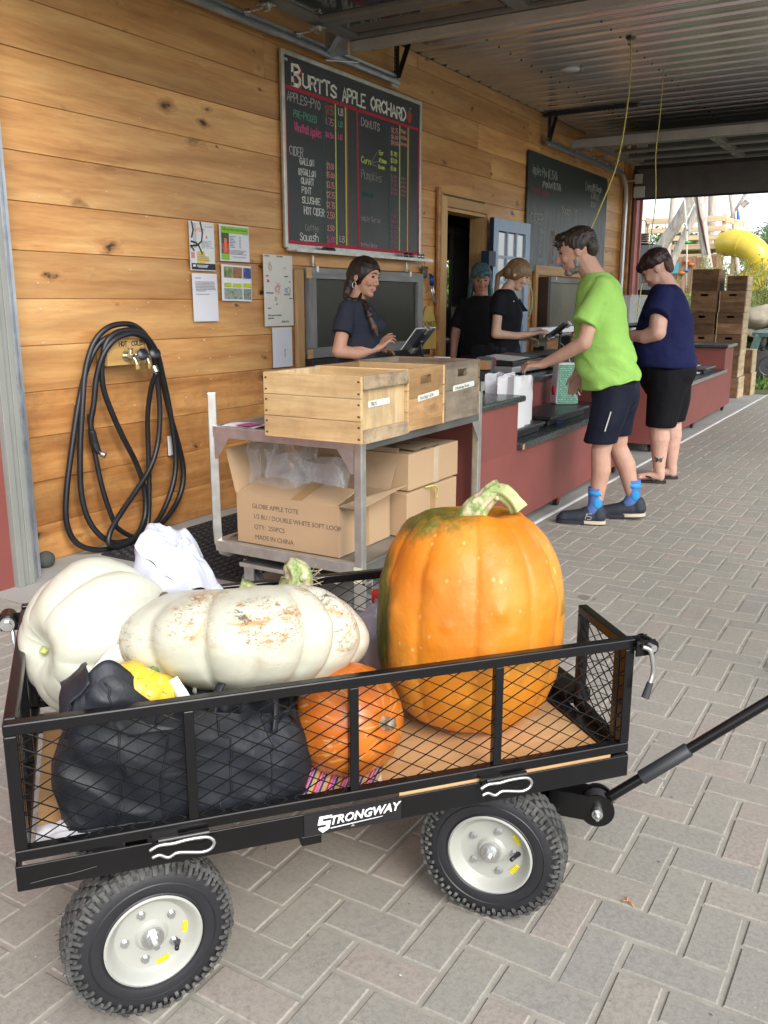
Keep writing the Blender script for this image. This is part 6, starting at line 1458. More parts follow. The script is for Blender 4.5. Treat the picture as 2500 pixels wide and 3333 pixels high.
def stem_mb(pts, rs, M, ridges=5, amp=.22, n=30, twist=.5):
    m = MB(); P_ = smooth_path(pts, 5); k = len(P_)
    rr = [rs[0]+0*1 for _ in P_]
    def rad(t): 
        x = t*(len(rs)-1); i = min(int(x), len(rs)-2); return rs[i]+(rs[i+1]-rs[i])*(x-i)
    vs = []; up = None
    for i, p in enumerate(P_):
        a = P_[max(0, i-1)]; b = P_[min(k-1, i+1)]; d = (b-a).normalized()
        if up is None: up = Vector((1, 0, 0)) if abs(d.x) < .8 else Vector((0, 1, 0))
        x = d.cross(up).normalized(); y = x.cross(d); up = y
        for j in range(n):
            t = 2*pi*j/n; r_ = rad(i/(k-1))*(1+amp*cos(ridges*t+twist*i*.2)+.06*noise.noise(Vector((t*2, i*.5, 1))))
            vs.append(M @ (p+x*cos(t)*r_+y*sin(t)*r_))
    fs = [(i*n+j, i*n+(j+1) % n, (i+1)*n+(j+1) % n, (i+1)*n+j) for i in range(k-1) for j in range(n)]+[tuple((k-1)*n+j for j in range(n))]
    return m.add(vs, fs)

# --- white pumpkin skin: cream, with scars, soil and scratches over the upper side
def white_skin(name, zlo, zhi, dirt=1.0, ctr=(0, 0, 0)):
    t = NT(name); co = t.co(False)
    c = t.ramp(t.noise(co, 4, 4), [(.3, (.49, .495, .385)), (.5, (.555, .56, .46)), (.72, (.60, .60, .52))])
    c = t.mix(t.ramp(t.noise(co, 16, 5, .7), [(.52, 0.0), (.75, .22)]), c, (.50, .55, .32))
    xyz = t.sep(co); up = t.ramp(t.math('MULTIPLY_ADD', xyz[2], 1/(zhi-zlo), -zlo/(zhi-zlo)), [(0, 0.0), (1, 1.0)])
    st = t.noise(t.scale(co, (11, 11, 30)), 1.0, 7, .78, .6); st2 = t.noise(t.scale(co, (60, 60, 150)), 1.0, 4, .75, 1.2)
    big = t.noise(co, 6.5, 3, .5)
    m1 = t.math('MULTIPLY', t.ramp(st, [(.50, 0.0), (.62, .75)]), t.math('MULTIPLY', up, dirt)); m1 = t.math('MULTIPLY', m1, t.ramp(big, [(.38, .1), (.58, 1.0)]))
    c = t.mix(m1, c, (.40, .25, .11))
    m2 = t.math('MULTIPLY', t.ramp(st2, [(.56, 0.0), (.62, 1.0)]), t.math('MULTIPLY', up, t.ramp(big, [(.42, .0), (.58, dirt)]))); c = t.mix(m2, c, (.30, .17, .06))
    so = t.noise(t.scale(co, (1.3, 1.3, 2)), 12, 6, .8, .3)
    m3 = t.math('MULTIPLY', t.ramp(so, [(.55, 0.0), (.62, 1.0)]), t.math('MULTIPLY', up, t.ramp(big, [(.5, .0), (.6, dirt)]))); c = t.mix(m3, c, (.12, .10, .075))
    t.base(c); t.rough(t.math('MULTIPLY_ADD', m1, .35, .36)); t.set(spec=.45, sss=.08); t.b.inputs['Subsurface Radius'].default_value = (.02, .015, .008)
    t.bump(t.noise(co, 45, 4), .08, .003); t.bump(st, .12, .002); return t.m
cw = -_f.xy.to_3d().normalized(); cr_ = _r.to_3d().normalized()
# flat white pumpkin lying across the load
PWc = Wc(.446, .275, .640)
ax = (Vector((0, 0, 1))+(-cw)*.42-cr_*.04).normalized()
Mw = tilt_basis(ax)
wp = thing('white_pumpkin', 'wide flat white pumpkin with brown scars, lying across the black bag', 'pumpkin', PWc)
m = gourd_mb(.263, .112, 15, .10, Mw, seed=5, pinch=.45, pinchb=.3, wob=.05, sharp_=.5, ribw=.6, bx=.8)
for i, v in enumerate(m.v):
    a = v.dot(cr_)
    m.v[i] = Vector((v.x, v.y, v.z*(1+.5*max(0, a))+.008*max(0, a)))
m.build('body', white_skin('white_skin_flat', -.02, .075, 1.5), wp, smooth=True)
# round white pumpkin at the left, blossom end towards the camera's left
PLc = Wc(.165, .365, .648)
axl = (-cr_*.60+cw*.78+Vector((0, 0, .10))).normalized(); Ml = tilt_basis(axl)
wl_ = thing('white_pumpkin', 'round white pumpkin with its pale blossom end showing, at the left of the cart', 'pumpkin', PLc)
m = gourd_mb(.164, .150, 9, .14, Ml @ Matrix.Scale(1, 4), seed=8, pinch=.22, pinchb=.2, wob=.045, sharp_=.55, ribw=.5)
for i, v in enumerate(m.v): m.v[i] = Vector((v.x, v.y, v.z*1.03))
wb_ = m.build('body', white_skin('white_skin_round', .04, .16, .16), wl_, smooth=True)
bp = Ml @ Vector((0, 0, .128)); m = MB(); m.ell(bp, (.009, .009, .005), rot=None); m.tube([bp, bp+axl*.004], [.010, .006], 10); m.build('blossom_end', mat('blossom_green', (.42, .46, .14), .7), wb_, smooth=True)
m = MB()
for k in range(26):
    a = .9+.05*k; d = (cr_*.90+Vector((0, 0, .42))+cw*.10*sin(k*1.7)+Vector((0, 0, .012*(k-13)))).normalized(); p = d*.162; m.ell(p, (.013*(.6+.4*sin(k*2.3)**2),)*3, nu=8, nv=6)
m.build('soil_scab', mat('dry_soil', (.13, .095, .06), .95, var=.5, sc=60, bump=.6, bsc=120), wb_, smooth=True)

# --- big orange pumpkin standing on end
bt = NT('big_pumpkin_skin'); co = bt.co(False); xyz = bt.sep(co)
c = bt.ramp(bt.noise(co, 3.2, 4, .55), [(.3, (.50, .135, .007)), (.48, (.58, .19, .010)), (.7, (.60, .27, .035))])
c = bt.mix(bt.ramp(bt.noise(bt.scale(co, (1, 1, .6)), 7, 5, .7), [(.5, 0.0), (.75, .55)]), c, (.56, .30, .06))
sp = bt.voro(bt.scale(co, (1, 1, .75)), 42); c = bt.mix(bt.math('MULTIPLY', bt.ramp(sp, [(.10, .85), (.20, 0.0)]), bt.ramp(bt.noise(co, 6, 2), [(.38, 0.0), (.55, 1.0)])), c, (.62, .38, .13))
gatt = bt.new('ShaderNodeAttribute'); gatt.attribute_name = 'green'; gf = bt.math('MULTIPLY_ADD', bt.noise(bt.scale(co, (1, 1, .45)), 18, 5, .7), .9, bt.math('SUBTRACT', gatt.outputs['Fac'], .45))
gcol = bt.ramp(bt.noise(bt.scale(co, (1, 1, .4)), 40, 4, .7), [(.35, (.035, .055, .012)), (.6, (.10, .12, .02)), (.75, (.30, .22, .03))])
c = bt.mix(bt.ramp(gf, [(.43, 0.0), (.70, .92)]), c, gcol)
sc2 = bt.noise(bt.scale(co, (9, 9, 3)), 1.0, 6, .8, 2.0); c = bt.mix(bt.ramp(sc2, [(.655, 0.0), (.665, .5), (.675, 0.0)]), c, (.25, .10, .03))
bt.base(c); bt.rough(bt.math('MULTIPLY_ADD', bt.noise(co, 12, 4), .25, .30)); bt.set(spec=.4); bt.bump(bt.noise(co, 55, 4), .22, .003); bt.bump(bt.noise(co, 14, 4), .30, .012)
PBc = Wc(.965, .275, .637)
axb = (Vector((0, 0, 1))+(-cw)*.10+cr_*.02).normalized(); Mb = tilt_basis(axb)
bp_ = thing('orange_pumpkin', 'huge upright orange pumpkin with green shoulders and a pale stem', 'pumpkin', PBc)
def bshape(ph): 
    z = -cos(ph); return 1+.05*z*-1-.06*max(0, z-.55)
m = gourd_mb(.214, .256, 11, .055, Mb, seed=3, nu=200, nv=110, pinch=.15, pinchb=.06, wob=.035, lump=.026, lumpn=90, shape=lambda ph: 1.0+.015*cos(ph), sharp_=.42, ribw=.6, bx=.70, bz=.92)
body = m.build('body', bt.m, bp_, smooth=True)
me = body.data; at = me.attributes.new('green', 'FLOAT', 'POINT')
Mbi = Mb.inverted()
vals = []
for v in me.vertices:
    p = v.co; side = -(p.normalized().dot(cr_)); q = Mbi @ p; top = q.z/.26; groove = 0
    rgt = p.normalized().dot(cr_)
    g_ = max(0, side-.68)*3.4+max(0, top-.62)*1.5+max(0, rgt-.74)*(3.0 if top > .1 else .8)+max(0, top-.35)*max(0, side+.1)*1.5
    vals.append(min(1, max(0, g_)))
at.data.foreach_set('value', vals)
STEM = NT('fresh_stem'); co = STEM.co(False); STEM.base(STEM.mix(STEM.ramp(STEM.noise(co, 45, 4), [(.45, 0.0), (.6, 1.0)]), STEM.ramp(STEM.noise(STEM.scale(co, (1, 1, .5)), 60, 4, .7), [(.3, (.06, .13, .03)), (.5, (.24, .33, .10)), (.7, (.50, .55, .27))]), (.50, .40, .27))); STEM.rough(.6); STEM.bump(STEM.noise(co, 130, 4), .4, .003); STEM = STEM.m
CUT = mat('stem_cut', (.55, .58, .33), .6, var=.15, sc=60)
tp = Mb @ Vector((0, 0, .222))
I4 = Matrix.Identity(4)
m = stem_mb([tp+Vector((0, 0, -.01)), tp+Vector((0, 0, .02))+cr_*.006, tp+Vector((0, 0, .042))+cr_*.026, tp+Vector((0, 0, .062))+cr_*.045-cw*.0, tp+Vector((0, 0, .070))+cr_*.060], [.044, .027, .020, .019, .019], I4, 6, .18); s_ = m.build('stem', STEM, bp_, smooth=True)
m = stem_mb([tp+Vector((0, 0, .060))+cr_*.048, tp+Vector((0, 0, .060))+cr_*.068+cw*.01, tp+Vector((0, 0, .042))+cr_*.088+cw*.016, tp+Vector((0, 0, .026))+cr_*.10+cw*.018], [.017, .018, .017, .021], I4, 5, .16); m.build('cut_stem_end', mat('stem_pale', (.36, .42, .17), .55, var=.3, sc=40), s_, smooth=True)
m = MB(); e0 = tp+Vector((0, 0, .066))+cr_*.05
for k in range(12): m.ell(e0+Vector((.012*sin(k*2.1), .012*cos(k*1.7), .006*sin(k)-.01)), .007, nu=8, nv=6)
m.build('stem_scar', mat('stem_scar_pale', (.58, .46, .34), .8, var=.3, sc=80, bump=.4, bsc=100), s_, smooth=True)

# --- smaller orange pumpkin with pale stripes
ot = NT('striped_pumpkin_skin'); co = ot.co(False); pa = ot.new('ShaderNodeAttribute'); pa.attribute_name = 'lobe'
c = ot.ramp(ot.noise(co, 8, 4), [(.3, (.46, .10, .008)), (.7, (.55, .165, .015))])
stp = ot.noise(ot.scale(pa.outputs['Vector'], (26, 2.0, 1)), 1.0, 5, .75, .25); c = ot.mix(ot.ramp(stp, [(.555, 0.0), (.62, .65)]), c, (.66, .40, .15))
ot.base(c); ot.rough(.33); ot.set(coat=.1); ot.bump(ot.noise(co, 60, 3), .08, .003)
POc = Wc(.632, .125, .504)
axo = (cr_*.72+cw*.62+Vector((0, 0, .22))).normalized(); Mo = tilt_basis(axo)
op = thing('orange_pumpkin', 'smaller orange pumpkin with thin pale stripes behind the mesh', 'pumpkin', POc)
m = gourd_mb(.115, .108, 12, .03, Mo, seed=6, nu=120, nv=60, pinch=.10, pinchb=.06, wob=.03, sharp_=.6)
body = m.build('body', ot.m, op, smooth=True); at = body.data.attributes.new('lobe', 'FLOAT_VECTOR', 'POINT'); Moi = Mo.inverted(); vals = []
for v in body.data.vertices: q = Moi @ v.co; a = atan2(q.y, q.x)/(2*pi); vals += [cos(a*2*pi)*.5, q.z/.118, sin(a*2*pi)*.5*12]
at.data.foreach_set('vector', vals)
tpo = Mo @ Vector((0, 0, .094)); m = stem_mb([tpo, tpo+axo*.012, tpo+axo*.026], [.017, .010, .012], I4, 5, .15, 16); m.build('stem', mat('corky_stem', (.30, .25, .17), .9, var=.4, sc=60, bump=.5, bsc=90), op, smooth=True)

# --- black tote bag
BAG = NT('black_vinyl'); co = BAG.co(False); BAG.base(BAG.ramp(BAG.noise(co, 5, 4), [(.3, (.008, .0095, .013)), (.75, (.019, .022, .030))])); BAG.rough(BAG.math('MULTIPLY_ADD', BAG.noise(co, 9, 5, .6), .35, .30)); BAG.set(spec=.38)
BAG.bump(BAG.noise(co, 420, 2), .25, .0006); BAG.bump(BAG.noise(BAG.scale(co, (1, 1, .55)), 9, 4, .6, .9), .15, .02); BAG.bump(BAG.noise(BAG.scale(co, (2.2, 2.2, .8)), 12, 3, .6, 1.5), .22, .008); BAG = BAG.m
bg = thing('tote_bag', 'slouching black vinyl tote bag full of produce, pressed against the near mesh', 'bag', Wc(.30, .14, ZD), CRZ)
def bagrim(x, front): return .215+(.085*math.exp(-((x+.150)/.065)**2)-.035*max(0, x)/.2 if front else -.02)
def bagbody(u, v):
    a = 2*pi*u; ca_, sa_ = cos(a), sin(a); e = .52
    L_ = .236-.030*v**2+.018*sin(v*3); D_ = .100-.012*v
    x = L_*math.copysign(abs(ca_)**e, ca_); y = D_*math.copysign(abs(sa_)**e, sa_)
    f_ = max(0, min(1, .5-sa_*.9)); z = v*(bagrim(x, True)*f_+bagrim(x, False)*(1-f_))
    k = 1-.12*max(0, v-.6); x *= k*(1-.04*(1-v)**6); y *= k; x += .012*v
    q = Vector((x*4, y*4, z*5)); n_ = noise.noise_vector(q+Vector((3, 1, 0)))*.016*(.25+v)+noise.noise_vector(q*2.4)*.009+noise.noise_vector(Vector((x*34+z*20, y*20, z*16)))*.003
    fold = .0045*(1-2*abs(noise.noise(Vector((x*13+z*15, 4, z*8-x*5)))))**3+.004*sin(x*30+z*24+2.5*sin(z*11+x*6))*(.3+v)+.004*noise.noise(Vector((x*22+z*16, z*9, 2)))
    return Vector((x, y-fold*(1 if sa_ < 0 else -1), max(.001, z)))+Vector((n_.x, n_.y, n_.z*v))
m = MB(); m.grid(bagbody, 180, 60, True); body = m.build('body', BAG, bg, smooth=True)
m = MB(); m.grid(lambda u, v: Vector((-.02+.235*u, -.078+.16*v, .195-.04*u+.022*sin(pi*v)+.03*noise.noise(Vector((u*6, v*4, 1)))-.05*max(0, .25-u)*4)), 40, 30); m.build('crumpled_top', BAG, bg, smooth=True)
# standing corner of the opening at the left, folded like a collar
def collar(u, v):
    x = -.205+.215*u; lo_ = Vector((x, -.098+.03*(1-u)**3, .19)); hi_ = Vector((x+.018*(1-u), -.060+.02*u, .262+.060*math.exp(-((u-.30)/.24)**2)-.075*max(0, u-.5)*2))
    p = lo_.lerp(hi_, v); p.y -= .012*sin(pi*v); return p+noise.noise_vector(p*12)*.005
m = MB(); m.grid(collar, 40, 16); o = m.build('collar', BAG, bg, smooth=True); so = o.modifiers.new('th', 'SOLIDIFY'); so.thickness = .003; so.offset = 0
m = MB(); m.grid(lambda u, v: Vector((-.212+.050*u, -.085+.10*v, .262+.035*u-.03*(1-u)*(1-v)+.010*sin(pi*v)))+noise.noise_vector(Vector((u*3, v*3, 1)))*.005, 12, 12); o = m.build('folded_flap', BAG, bg, smooth=True); so = o.modifiers.new('th', 'SOLIDIFY'); so.thickness = .003
def seam(xa):
    pts = []
    for k in range(24):
        v = .02+.95*k/23
        best = min((abs(bagbody(.5+.5*q/60, v).x-(xa+.02*sin(v*3))), .5+.5*q/60) for q in range(61)); p = bagbody(best[1], v); pts.append(p+Vector((0, -.0016, 0)))
    return pts
for xa in (-.135, -.055, .055, .14):
    m = MB(); m.tube(seam(xa), .0022, 5); m.build('seam', BAG, bg, smooth=True)
m = MB(); pts = [bagbody(.5+.5*q/50, .055)+Vector((0, -.003, 0)) for q in range(51)]; m.tube(pts, .0034, 6); m.build('bottom_piping', BAG, bg, smooth=True)
m = MB()
hp_ = smooth_path([Vector((.05, -.085, .20)), Vector((.07, -.06, .245)), Vector((.11, -.03, .262)), Vector((.16, -.03, .245)), Vector((.175, -.06, .20)), Vector((.165, -.09, .15))], 5); m.tube(hp_, .0085, 8, el=.4); m.build('handle', BAG, bg, smooth=True)

# yellow and green gourd peeping out of the bag, with paper round it
gt_ = NT('gourd_skin'); co = gt_.co(False); ga = gt_.new('ShaderNodeAttribute'); ga.attribute_name = 'lobe'
c = gt_.ramp(gt_.noise(co, 14, 3), [(.3, (.70, .44, .02)), (.7, (.78, .56, .06))]); c = gt_.mix(gt_.ramp(gt_.noise(gt_.scale(ga.outputs['Vector'], (14, 3, 1)), 1.2, 4, .8), [(.60, 0.0), (.64, .9)]), c, (.05, .13, .03)); c = gt_.mix(gt_.ramp(gt_.noise(gt_.scale(ga.outputs['Vector'], (16, 1.5, 1)), 1.0, 3, .7), [(.35, .7), (.40, 0.0)]), c, (.80, .68, .36)); gt_.base(c); gt_.rough(.35)
gd = thing('gourd', 'small yellow gourd with green flecks peeping out of the black bag', 'gourd', Wc(.238, .135, .622)); axg = (Vector((0, 0, 1))-cw*.35+cr_*.5).normalized(); Mg = tilt_basis(axg)
m = gourd_mb(.072, .048, 10, .07, Mg, seed=2, nu=80, nv=36, pinch=.3, wob=.03); body = m.build('body', gt_.m, gd, smooth=True); at = body.data.attributes.new('lobe', 'FLOAT_VECTOR', 'POINT'); Mgi = Mg.inverted(); vals = []
for v in body.data.vertices: q = Mgi @ v.co; a = atan2(q.y, q.x); vals += [cos(a)*.5, q.z/.048, sin(a)*3]
at.data.foreach_set('vector', vals)
m = stem_mb([Mg @ Vector((0, 0, .028)), Mg @ Vector((0, 0, .045)), Mg @ Vector((.004, 0, .066))+Vector((0, 0, .004)), Mg @ Vector((.010, 0, .084))+Vector((0, 0, .010))], [.015, .008, .007, .0085], I4, 5, .18, 16); m.build('stem', mat('gourd_stem', (.11, .19, .05), .6, var=.3, sc=80), gd, smooth=True)
KR = mat('shopping_paper', (.68, .68, .64), .6, var=.03)
def ribbon(label, pts, w, wd, name='paper_bag', m_=KR, nrm=None):
    P_ = smooth_path([Wc(*p) for p in pts], 6); wv_ = Vector(wd); m = MB(); m.grid(lambda u, v: P_[min(len(P_)-1, int(u*(len(P_)-1)+.5))]+wv_*(v-.5)*w+noise.noise_vector(P_[min(len(P_)-1, int(u*(len(P_)-1)+.5))]*20)*.004, len(P_)-1, 3); o = m.build(name, m_, smooth=True); so = o.modifiers.new('th', 'SOLIDIFY'); so.thickness = .0012; return tag(o, label, 'paper bag')
ribbon('cream paper bag rim curling behind the yellow gourd', [(.150, .175, .640), (.185, .19, .665), (.222, .19, .672), (.262, .18, .668), (.300, .165, .645), (.335, .150, .61)], .045, (0, 0, 1))
ribbon('loose white paper strip between the gourd and the flat pumpkin', [(.285, .10, .650), (.297, .09, .628), (.310, .085, .606), (.34, .085, .594), (.37, .10, .596)], .022, (cr_.x, cr_.y, .5))
m = MB(); m.add([Wc(.26, .15, .615)+Vector(p) for p in ((0, 0, 0), (.02, -.01, .05), (.16, -.12, .02), (.18, -.10, -.05), (.05, -.02, -.06))], [(0, 1, 2, 3, 4)]); o = m.build('dark_pouch', BAG); so = o.modifiers.new('th', 'SOLIDIFY'); so.thickness = .01; tag(o, 'dark fabric edge between the gourd and the flat white pumpkin', 'pouch')

# crumpled white plastic bag standing at the back
WB = NT('white_film'); co = WB.co(False); WB.base((.46, .48, .54)); WB.rough(.35); WB.set(sss=.25, spec=.45); WB.b.inputs['Subsurface Radius'].default_value = (.03, .03, .035); WB.bump(WB.voro(co, 11, feature='SMOOTH_F1'), .5, .02); WB.bump(WB.voro(co, 27), .35, .006); WB = WB.m
pbg = thing('white_plastic_bag', 'crumpled white plastic bag standing up behind the flat pumpkin', 'plastic bag', Wc(.372, .47, ZD+.002))
def wbf(u, v):
    a = 2*pi*u; H = .415
    r0 = .118-.012*v-.050*max(0, v-.6)**1.0*2.0
    e = 1+.10*sin(3*a+v*4)+.07*sin(7*a-v*9)
    x, y, z = r0*1.12*e*cos(a), r0*.75*e*sin(a), H*v
    pk = .5+.5*cos(a-2.4); z += (-.11*(1-pk)+.03*pk)*max(0, v-.45)*1.6
    p = Vector((x, y, z)); f1 = noise.noise(p*11)*.016+abs(noise.noise(p*19))*.020
    return p+Vector((cos(a), sin(a), .3))*f1+noise.noise_vector(p*30)*.005
def shear_(p): return Matrix.Rotation(CRZ, 3, 'Z') @ Vector((p.x-.03*(p.z/.4), p.y, p.z))
m = MB(); m.grid(lambda u, v: shear_(wbf(u, v)), 96, 48, True); top = [shear_(wbf(i/96, 1.0)) for i in range(96)]; cc = sum(top, Vector())/96
m.grid(lambda u, v: shear_(wbf(u, 1)).lerp(cc+Vector((0, 0, .03)), v)+Vector((0, 0, .03*sin(pi*v)+.02*noise.noise(Vector((u*14, v*3, 0))))), 96, 8, True)
m.build('film', WB, pbg, smooth=True)

# green squash with a thick twisted stem and a cut pale stem beside it
SQ = NT('dark_squash'); co = SQ.co(False); SQ.base(SQ.mix(SQ.ramp(SQ.noise(co, 30, 4, .7), [(.5, 0.0), (.62, .8)]), SQ.ramp(SQ.noise(co, 8, 4), [(.3, (.02, .05, .025)), (.7, (.06, .12, .06))]), (.25, .32, .16))); SQ.rough(.5); SQ = SQ.m
sq = thing('green_squash', 'dark green squash with a thick twisted stem behind the flat pumpkin', 'squash', Wc(.590, .47, .508))
m = gourd_mb(.115, .17, 10, .06, tilt_basis((.1, .1, 1)), seed=4, nu=90, nv=50, wob=.03); m.build('body', SQ, sq, smooth=True)
b0 = Vector((.02, .0, .115)); m = stem_mb([b0, b0+Vector((.01, 0, .045)), b0+Vector((.012, -.004, .085)), b0+Vector((.0, .0, .115))-cr_*.012], [.046, .036, .031, .012], I4, 5, .24, 30, 1.6); s_ = m.build('stem', STEM, sq, smooth=True)
m = MB(); e0 = b0+Vector((.012, 0, .080))+cr_*.018+cw*.016
for k in range(8): m.ell(e0+Vector((.010*sin(k*2.1), .010*cos(k*1.7), .009*sin(k*1.3))), .009, nu=8, nv=6)
m.build('stem_cut', CUT, s_, smooth=True)
wr = MB(); rr = random.Random(3)
for k in range(9): p = e0+Vector((0, 0, .004*k-.015)); wr.tube(smooth_path([p, p+cr_*.02+Vector((0, 0, rr.uniform(-.01, .02))), p+cr_*rr.uniform(.03, .05)+Vector((0, 0, rr.uniform(-.01, .02)))], 3), .0008, 4)
wr.build('tendril', mat('dry_tendril', (.40, .34, .22), .8), s_, smooth=True)
ps = thing('pale_squash', 'hidden squash whose pale cut stem pokes up left of the green stem', 'squash', Wc(.475, .45, .545))
m = gourd_mb(.07, .13, 8, .05, tilt_basis((0, 0, 1)), seed=7, nu=60, nv=36); m.build('body', SQ, ps, smooth=True)
b0 = Vector((0, 0, .115)); m = stem_mb([b0, b0+cr_*.006+Vector((0, 0, .02)), b0+cr_*.022+Vector((0, 0, .050))], [.016, .015, .019], I4, 6, .12, 24); m.build('stem', mat('stem_pale', (.36, .42, .17), .55), ps, smooth=True)

# cider jug
CID = NT('cider'); CID.base((.36, .22, .20)); CID.rough(.2); CID.set(sss=.5, spec=.5); CID.b.inputs['Subsurface Radius'].default_value = (.05, .02, .015); CID = CID.m
JUG = NT('jug_plastic'); tb = JUG.new('ShaderNodeBsdfTransparent'); mx = JUG.new('ShaderNodeMixShader'); JUG.link(JUG.b.outputs[0], mx.inputs[2]); JUG.link(tb.outputs[0], mx.inputs[1]); mx.inputs[0].default_value = .45; JUG.base((.60, .56, .64)); JUG.rough(.3); JUG.link(mx.outputs[0], JUG.n['Material Output'].inputs['Surface']); JUG = JUG.m
jg = thing('cider_jug', 'plastic cider jug with a red cap between the pumpkins', 'jug', Wc(.822, .485, ZD+.005), CRZ)
m = MB(); m.loft([(0, 0, .002, .062, .062), (0, 0, .01, .066, .066), (0, 0, .14, .067, .067), (0, 0, .16, .065, .065), (0, 0, .185, .050, .050), (0, 0, .205, .030, .030), (0, 0, .222, .021, .021), (0, 0, .24, .020, .020)], 40, p=3.2); m.build('bottle', JUG, jg, auto=50)
m = MB(); m.loft([(0, 0, .004, .060, .060), (0, 0, .135, .064, .064), (0, 0, .165, .060, .060)], 40, p=3.2); m.build('cider', CID, jg, auto=50)
m = MB(); m.lathe([(.0215, .225), (.0225, .226), (.0225, .249), (.021, .252), (0, .252)], 28); m.build('cap', mat('cap_red', (.62, .025, .02), .4), jg, auto=50)
m = MB(); m.tube([(.022, 0, .222), (.034, .002, .214), (.040, .004, .206)], .004, 6); m.build('cap_tail', mat('cap_red', (.62, .025, .02), .4), jg, smooth=True)

# printed papers on the deck
m = MB(); m.grid(lambda u, v: Wc(.50+.18*u+.02*v, .055+.07*v, ZD+.006+.01*sin(pi*u)*v+.022*v*(1-u)), 10, 6); pr2 = tag(m.build('printed_bag', mat('stripe_paper', (.66, .60, .62), .4), smooth=True), 'red and pink striped printed paper under the small orange pumpkin', 'printed paper')
cols = (('stripe_red', (.55, .04, .05)), ('stripe_pink', (.6, .10, .30)), ('stripe_navy', (.05, .04, .14)), ('stripe_gold', (.6, .40, .05)))
for q in range(4):
    m = MB()
    for k in range(6):
        u0 = .04+.04*(k*4+q)/1.05; m.grid(lambda u, v: Wc(.50+.18*(u0+.028*u+.15*v)+.02*v, .055+.07*v, ZD+.0072+.01*sin(pi*min(1, u0+.15*v))*v+.022*v*(1-min(1, u0+.15*v))), 1, 6)
    m.build('stripe', mat(cols[q][0], cols[q][1], .4), pr2)
m = MB(); m.grid(lambda u, v: Wc(.03+.15*u, -.0+.015+.09*v*(1-.4*u), ZD+.006+.012*abs(noise.noise(Vector((u*5, v*5, 1))))+.010*sin(pi*u)*v), 18, 12); tag(m.build('crumpled_paper', mat('shiny_white', (.72, .73, .75), .25), smooth=True), 'crumpled shiny white paper in the near left corner of the deck', 'paper')
# orange peel and stains on the pavers
m = MB(); q0 = Vector((1.81, .442, .004))
for a, l in ((.3, .018), (2.2, .014), (4.2, .022)): m.tube([q0, q0+Vector((cos(a)*l*.6, sin(a)*l*.6, .004)), q0+Vector((cos(a)*l, sin(a)*l, .0))], [.0015, .0025, .001], 6, el=.4)
tag(m.build('orange_scrap', mat('orange_scrap', (.55, .20, .05), .7), smooth=True), 'small orange rind scrap on the pavers right of the front wheel', 'scrap')
STAIN = mat('stain', (.115, .10, .085), .6, var=.15)
# ------------------------------------------------------------------ people
def blob(name, mb, m, parent, vox=.008, smooth_n=3, fn=None, sm=.6, **kw):
    """overlapping closed shapes fused into one continuous skin"""
    me = mb.mesh(name); o = bpy.data.objects.new(name, me); COL.objects.link(o)
    r = o.modifiers.new('r', 'REMESH'); r.mode = 'VOXEL'; r.voxel_size = vox; r.use_smooth_shade = True
    s = o.modifiers.new('s', 'SMOOTH'); s.factor = sm; s.iterations = smooth_n
    dg = bpy.context.evaluated_depsgraph_get(); me2 = bpy.data.meshes.new_from_object(o.evaluated_get(dg)); bpy.data.objects.remove(o); bpy.data.meshes.remove(me)
    if fn:
        for v in me2.vertices: v.co = fn(v.co.copy())
    me2.name = name; me2.materials.clear()
    for mm in (m if isinstance(m, (list, tuple)) else [m]): me2.materials.append(mm)
    o = bpy.data.objects.new(name, me2); COL.objects.link(o); o.parent = parent; WM[o.name] = WM[parent.name].copy()
    for k, v in kw.items(): o[k] = v
    return o
def skin(name, col, red=(.45, .13, .09)):
    t = NT(name); co = t.co(False); n = t.noise(co, 9, 4)
    c = t.ramp(n, [(.3, tuple(a*.92 for a in col)), (.7, tuple(min(1, a*1.08) for a in col))]); c = t.mix(t.ramp(t.noise(co, 22, 4, .65), [(.45, 0.0), (.8, .35)]), c, red)
    t.base(c); t.rough(.48); t.set(sss=.12, spec=.35); t.b.inputs['Subsurface Radius'].default_value = (.012, .005, .003); t.bump(t.noise(co, 150, 3), .06, .001); return t.m
def hairm(name, c0, c1):
    t = NT(name); co = t.co(False); n = t.noise(t.scale(co, (60, 60, 14)), 1.0, 4, .7, .4); t.base(t.ramp(n, [(.35, c0), (.7, c1)])); t.rough(.45); t.set(spec=.45); t.bump(n, .6, .004); return t.m
def cloth(name, col, rough=.85, sc=9, st=.35, sheen=0.0):
    t = NT(name); co = t.co(False); t.base(t.ramp(t.noise(co, 7, 4), [(.3, tuple(a*.92 for a in col)), (.7, tuple(min(1, a*1.06) for a in col))])); t.rough(rough); t.set(spec=.2, sheen=sheen)
    t.bump(t.noise(t.scale(co, (1, 1, 1.6)), sc, 4, .55, .8), st, .02); t.bump(t.noise(co, 400, 2), .1, .0006); return t.m
def folds(amp, sc, stretch=1.6, seed=0.0):
    def f(p):
        q = Vector((p.x*sc+seed, p.y*sc, p.z*sc*stretch)); return p+noise.noise_vector(q)*amp+noise.noise_vector(q*2.3)*amp*.4
    return f
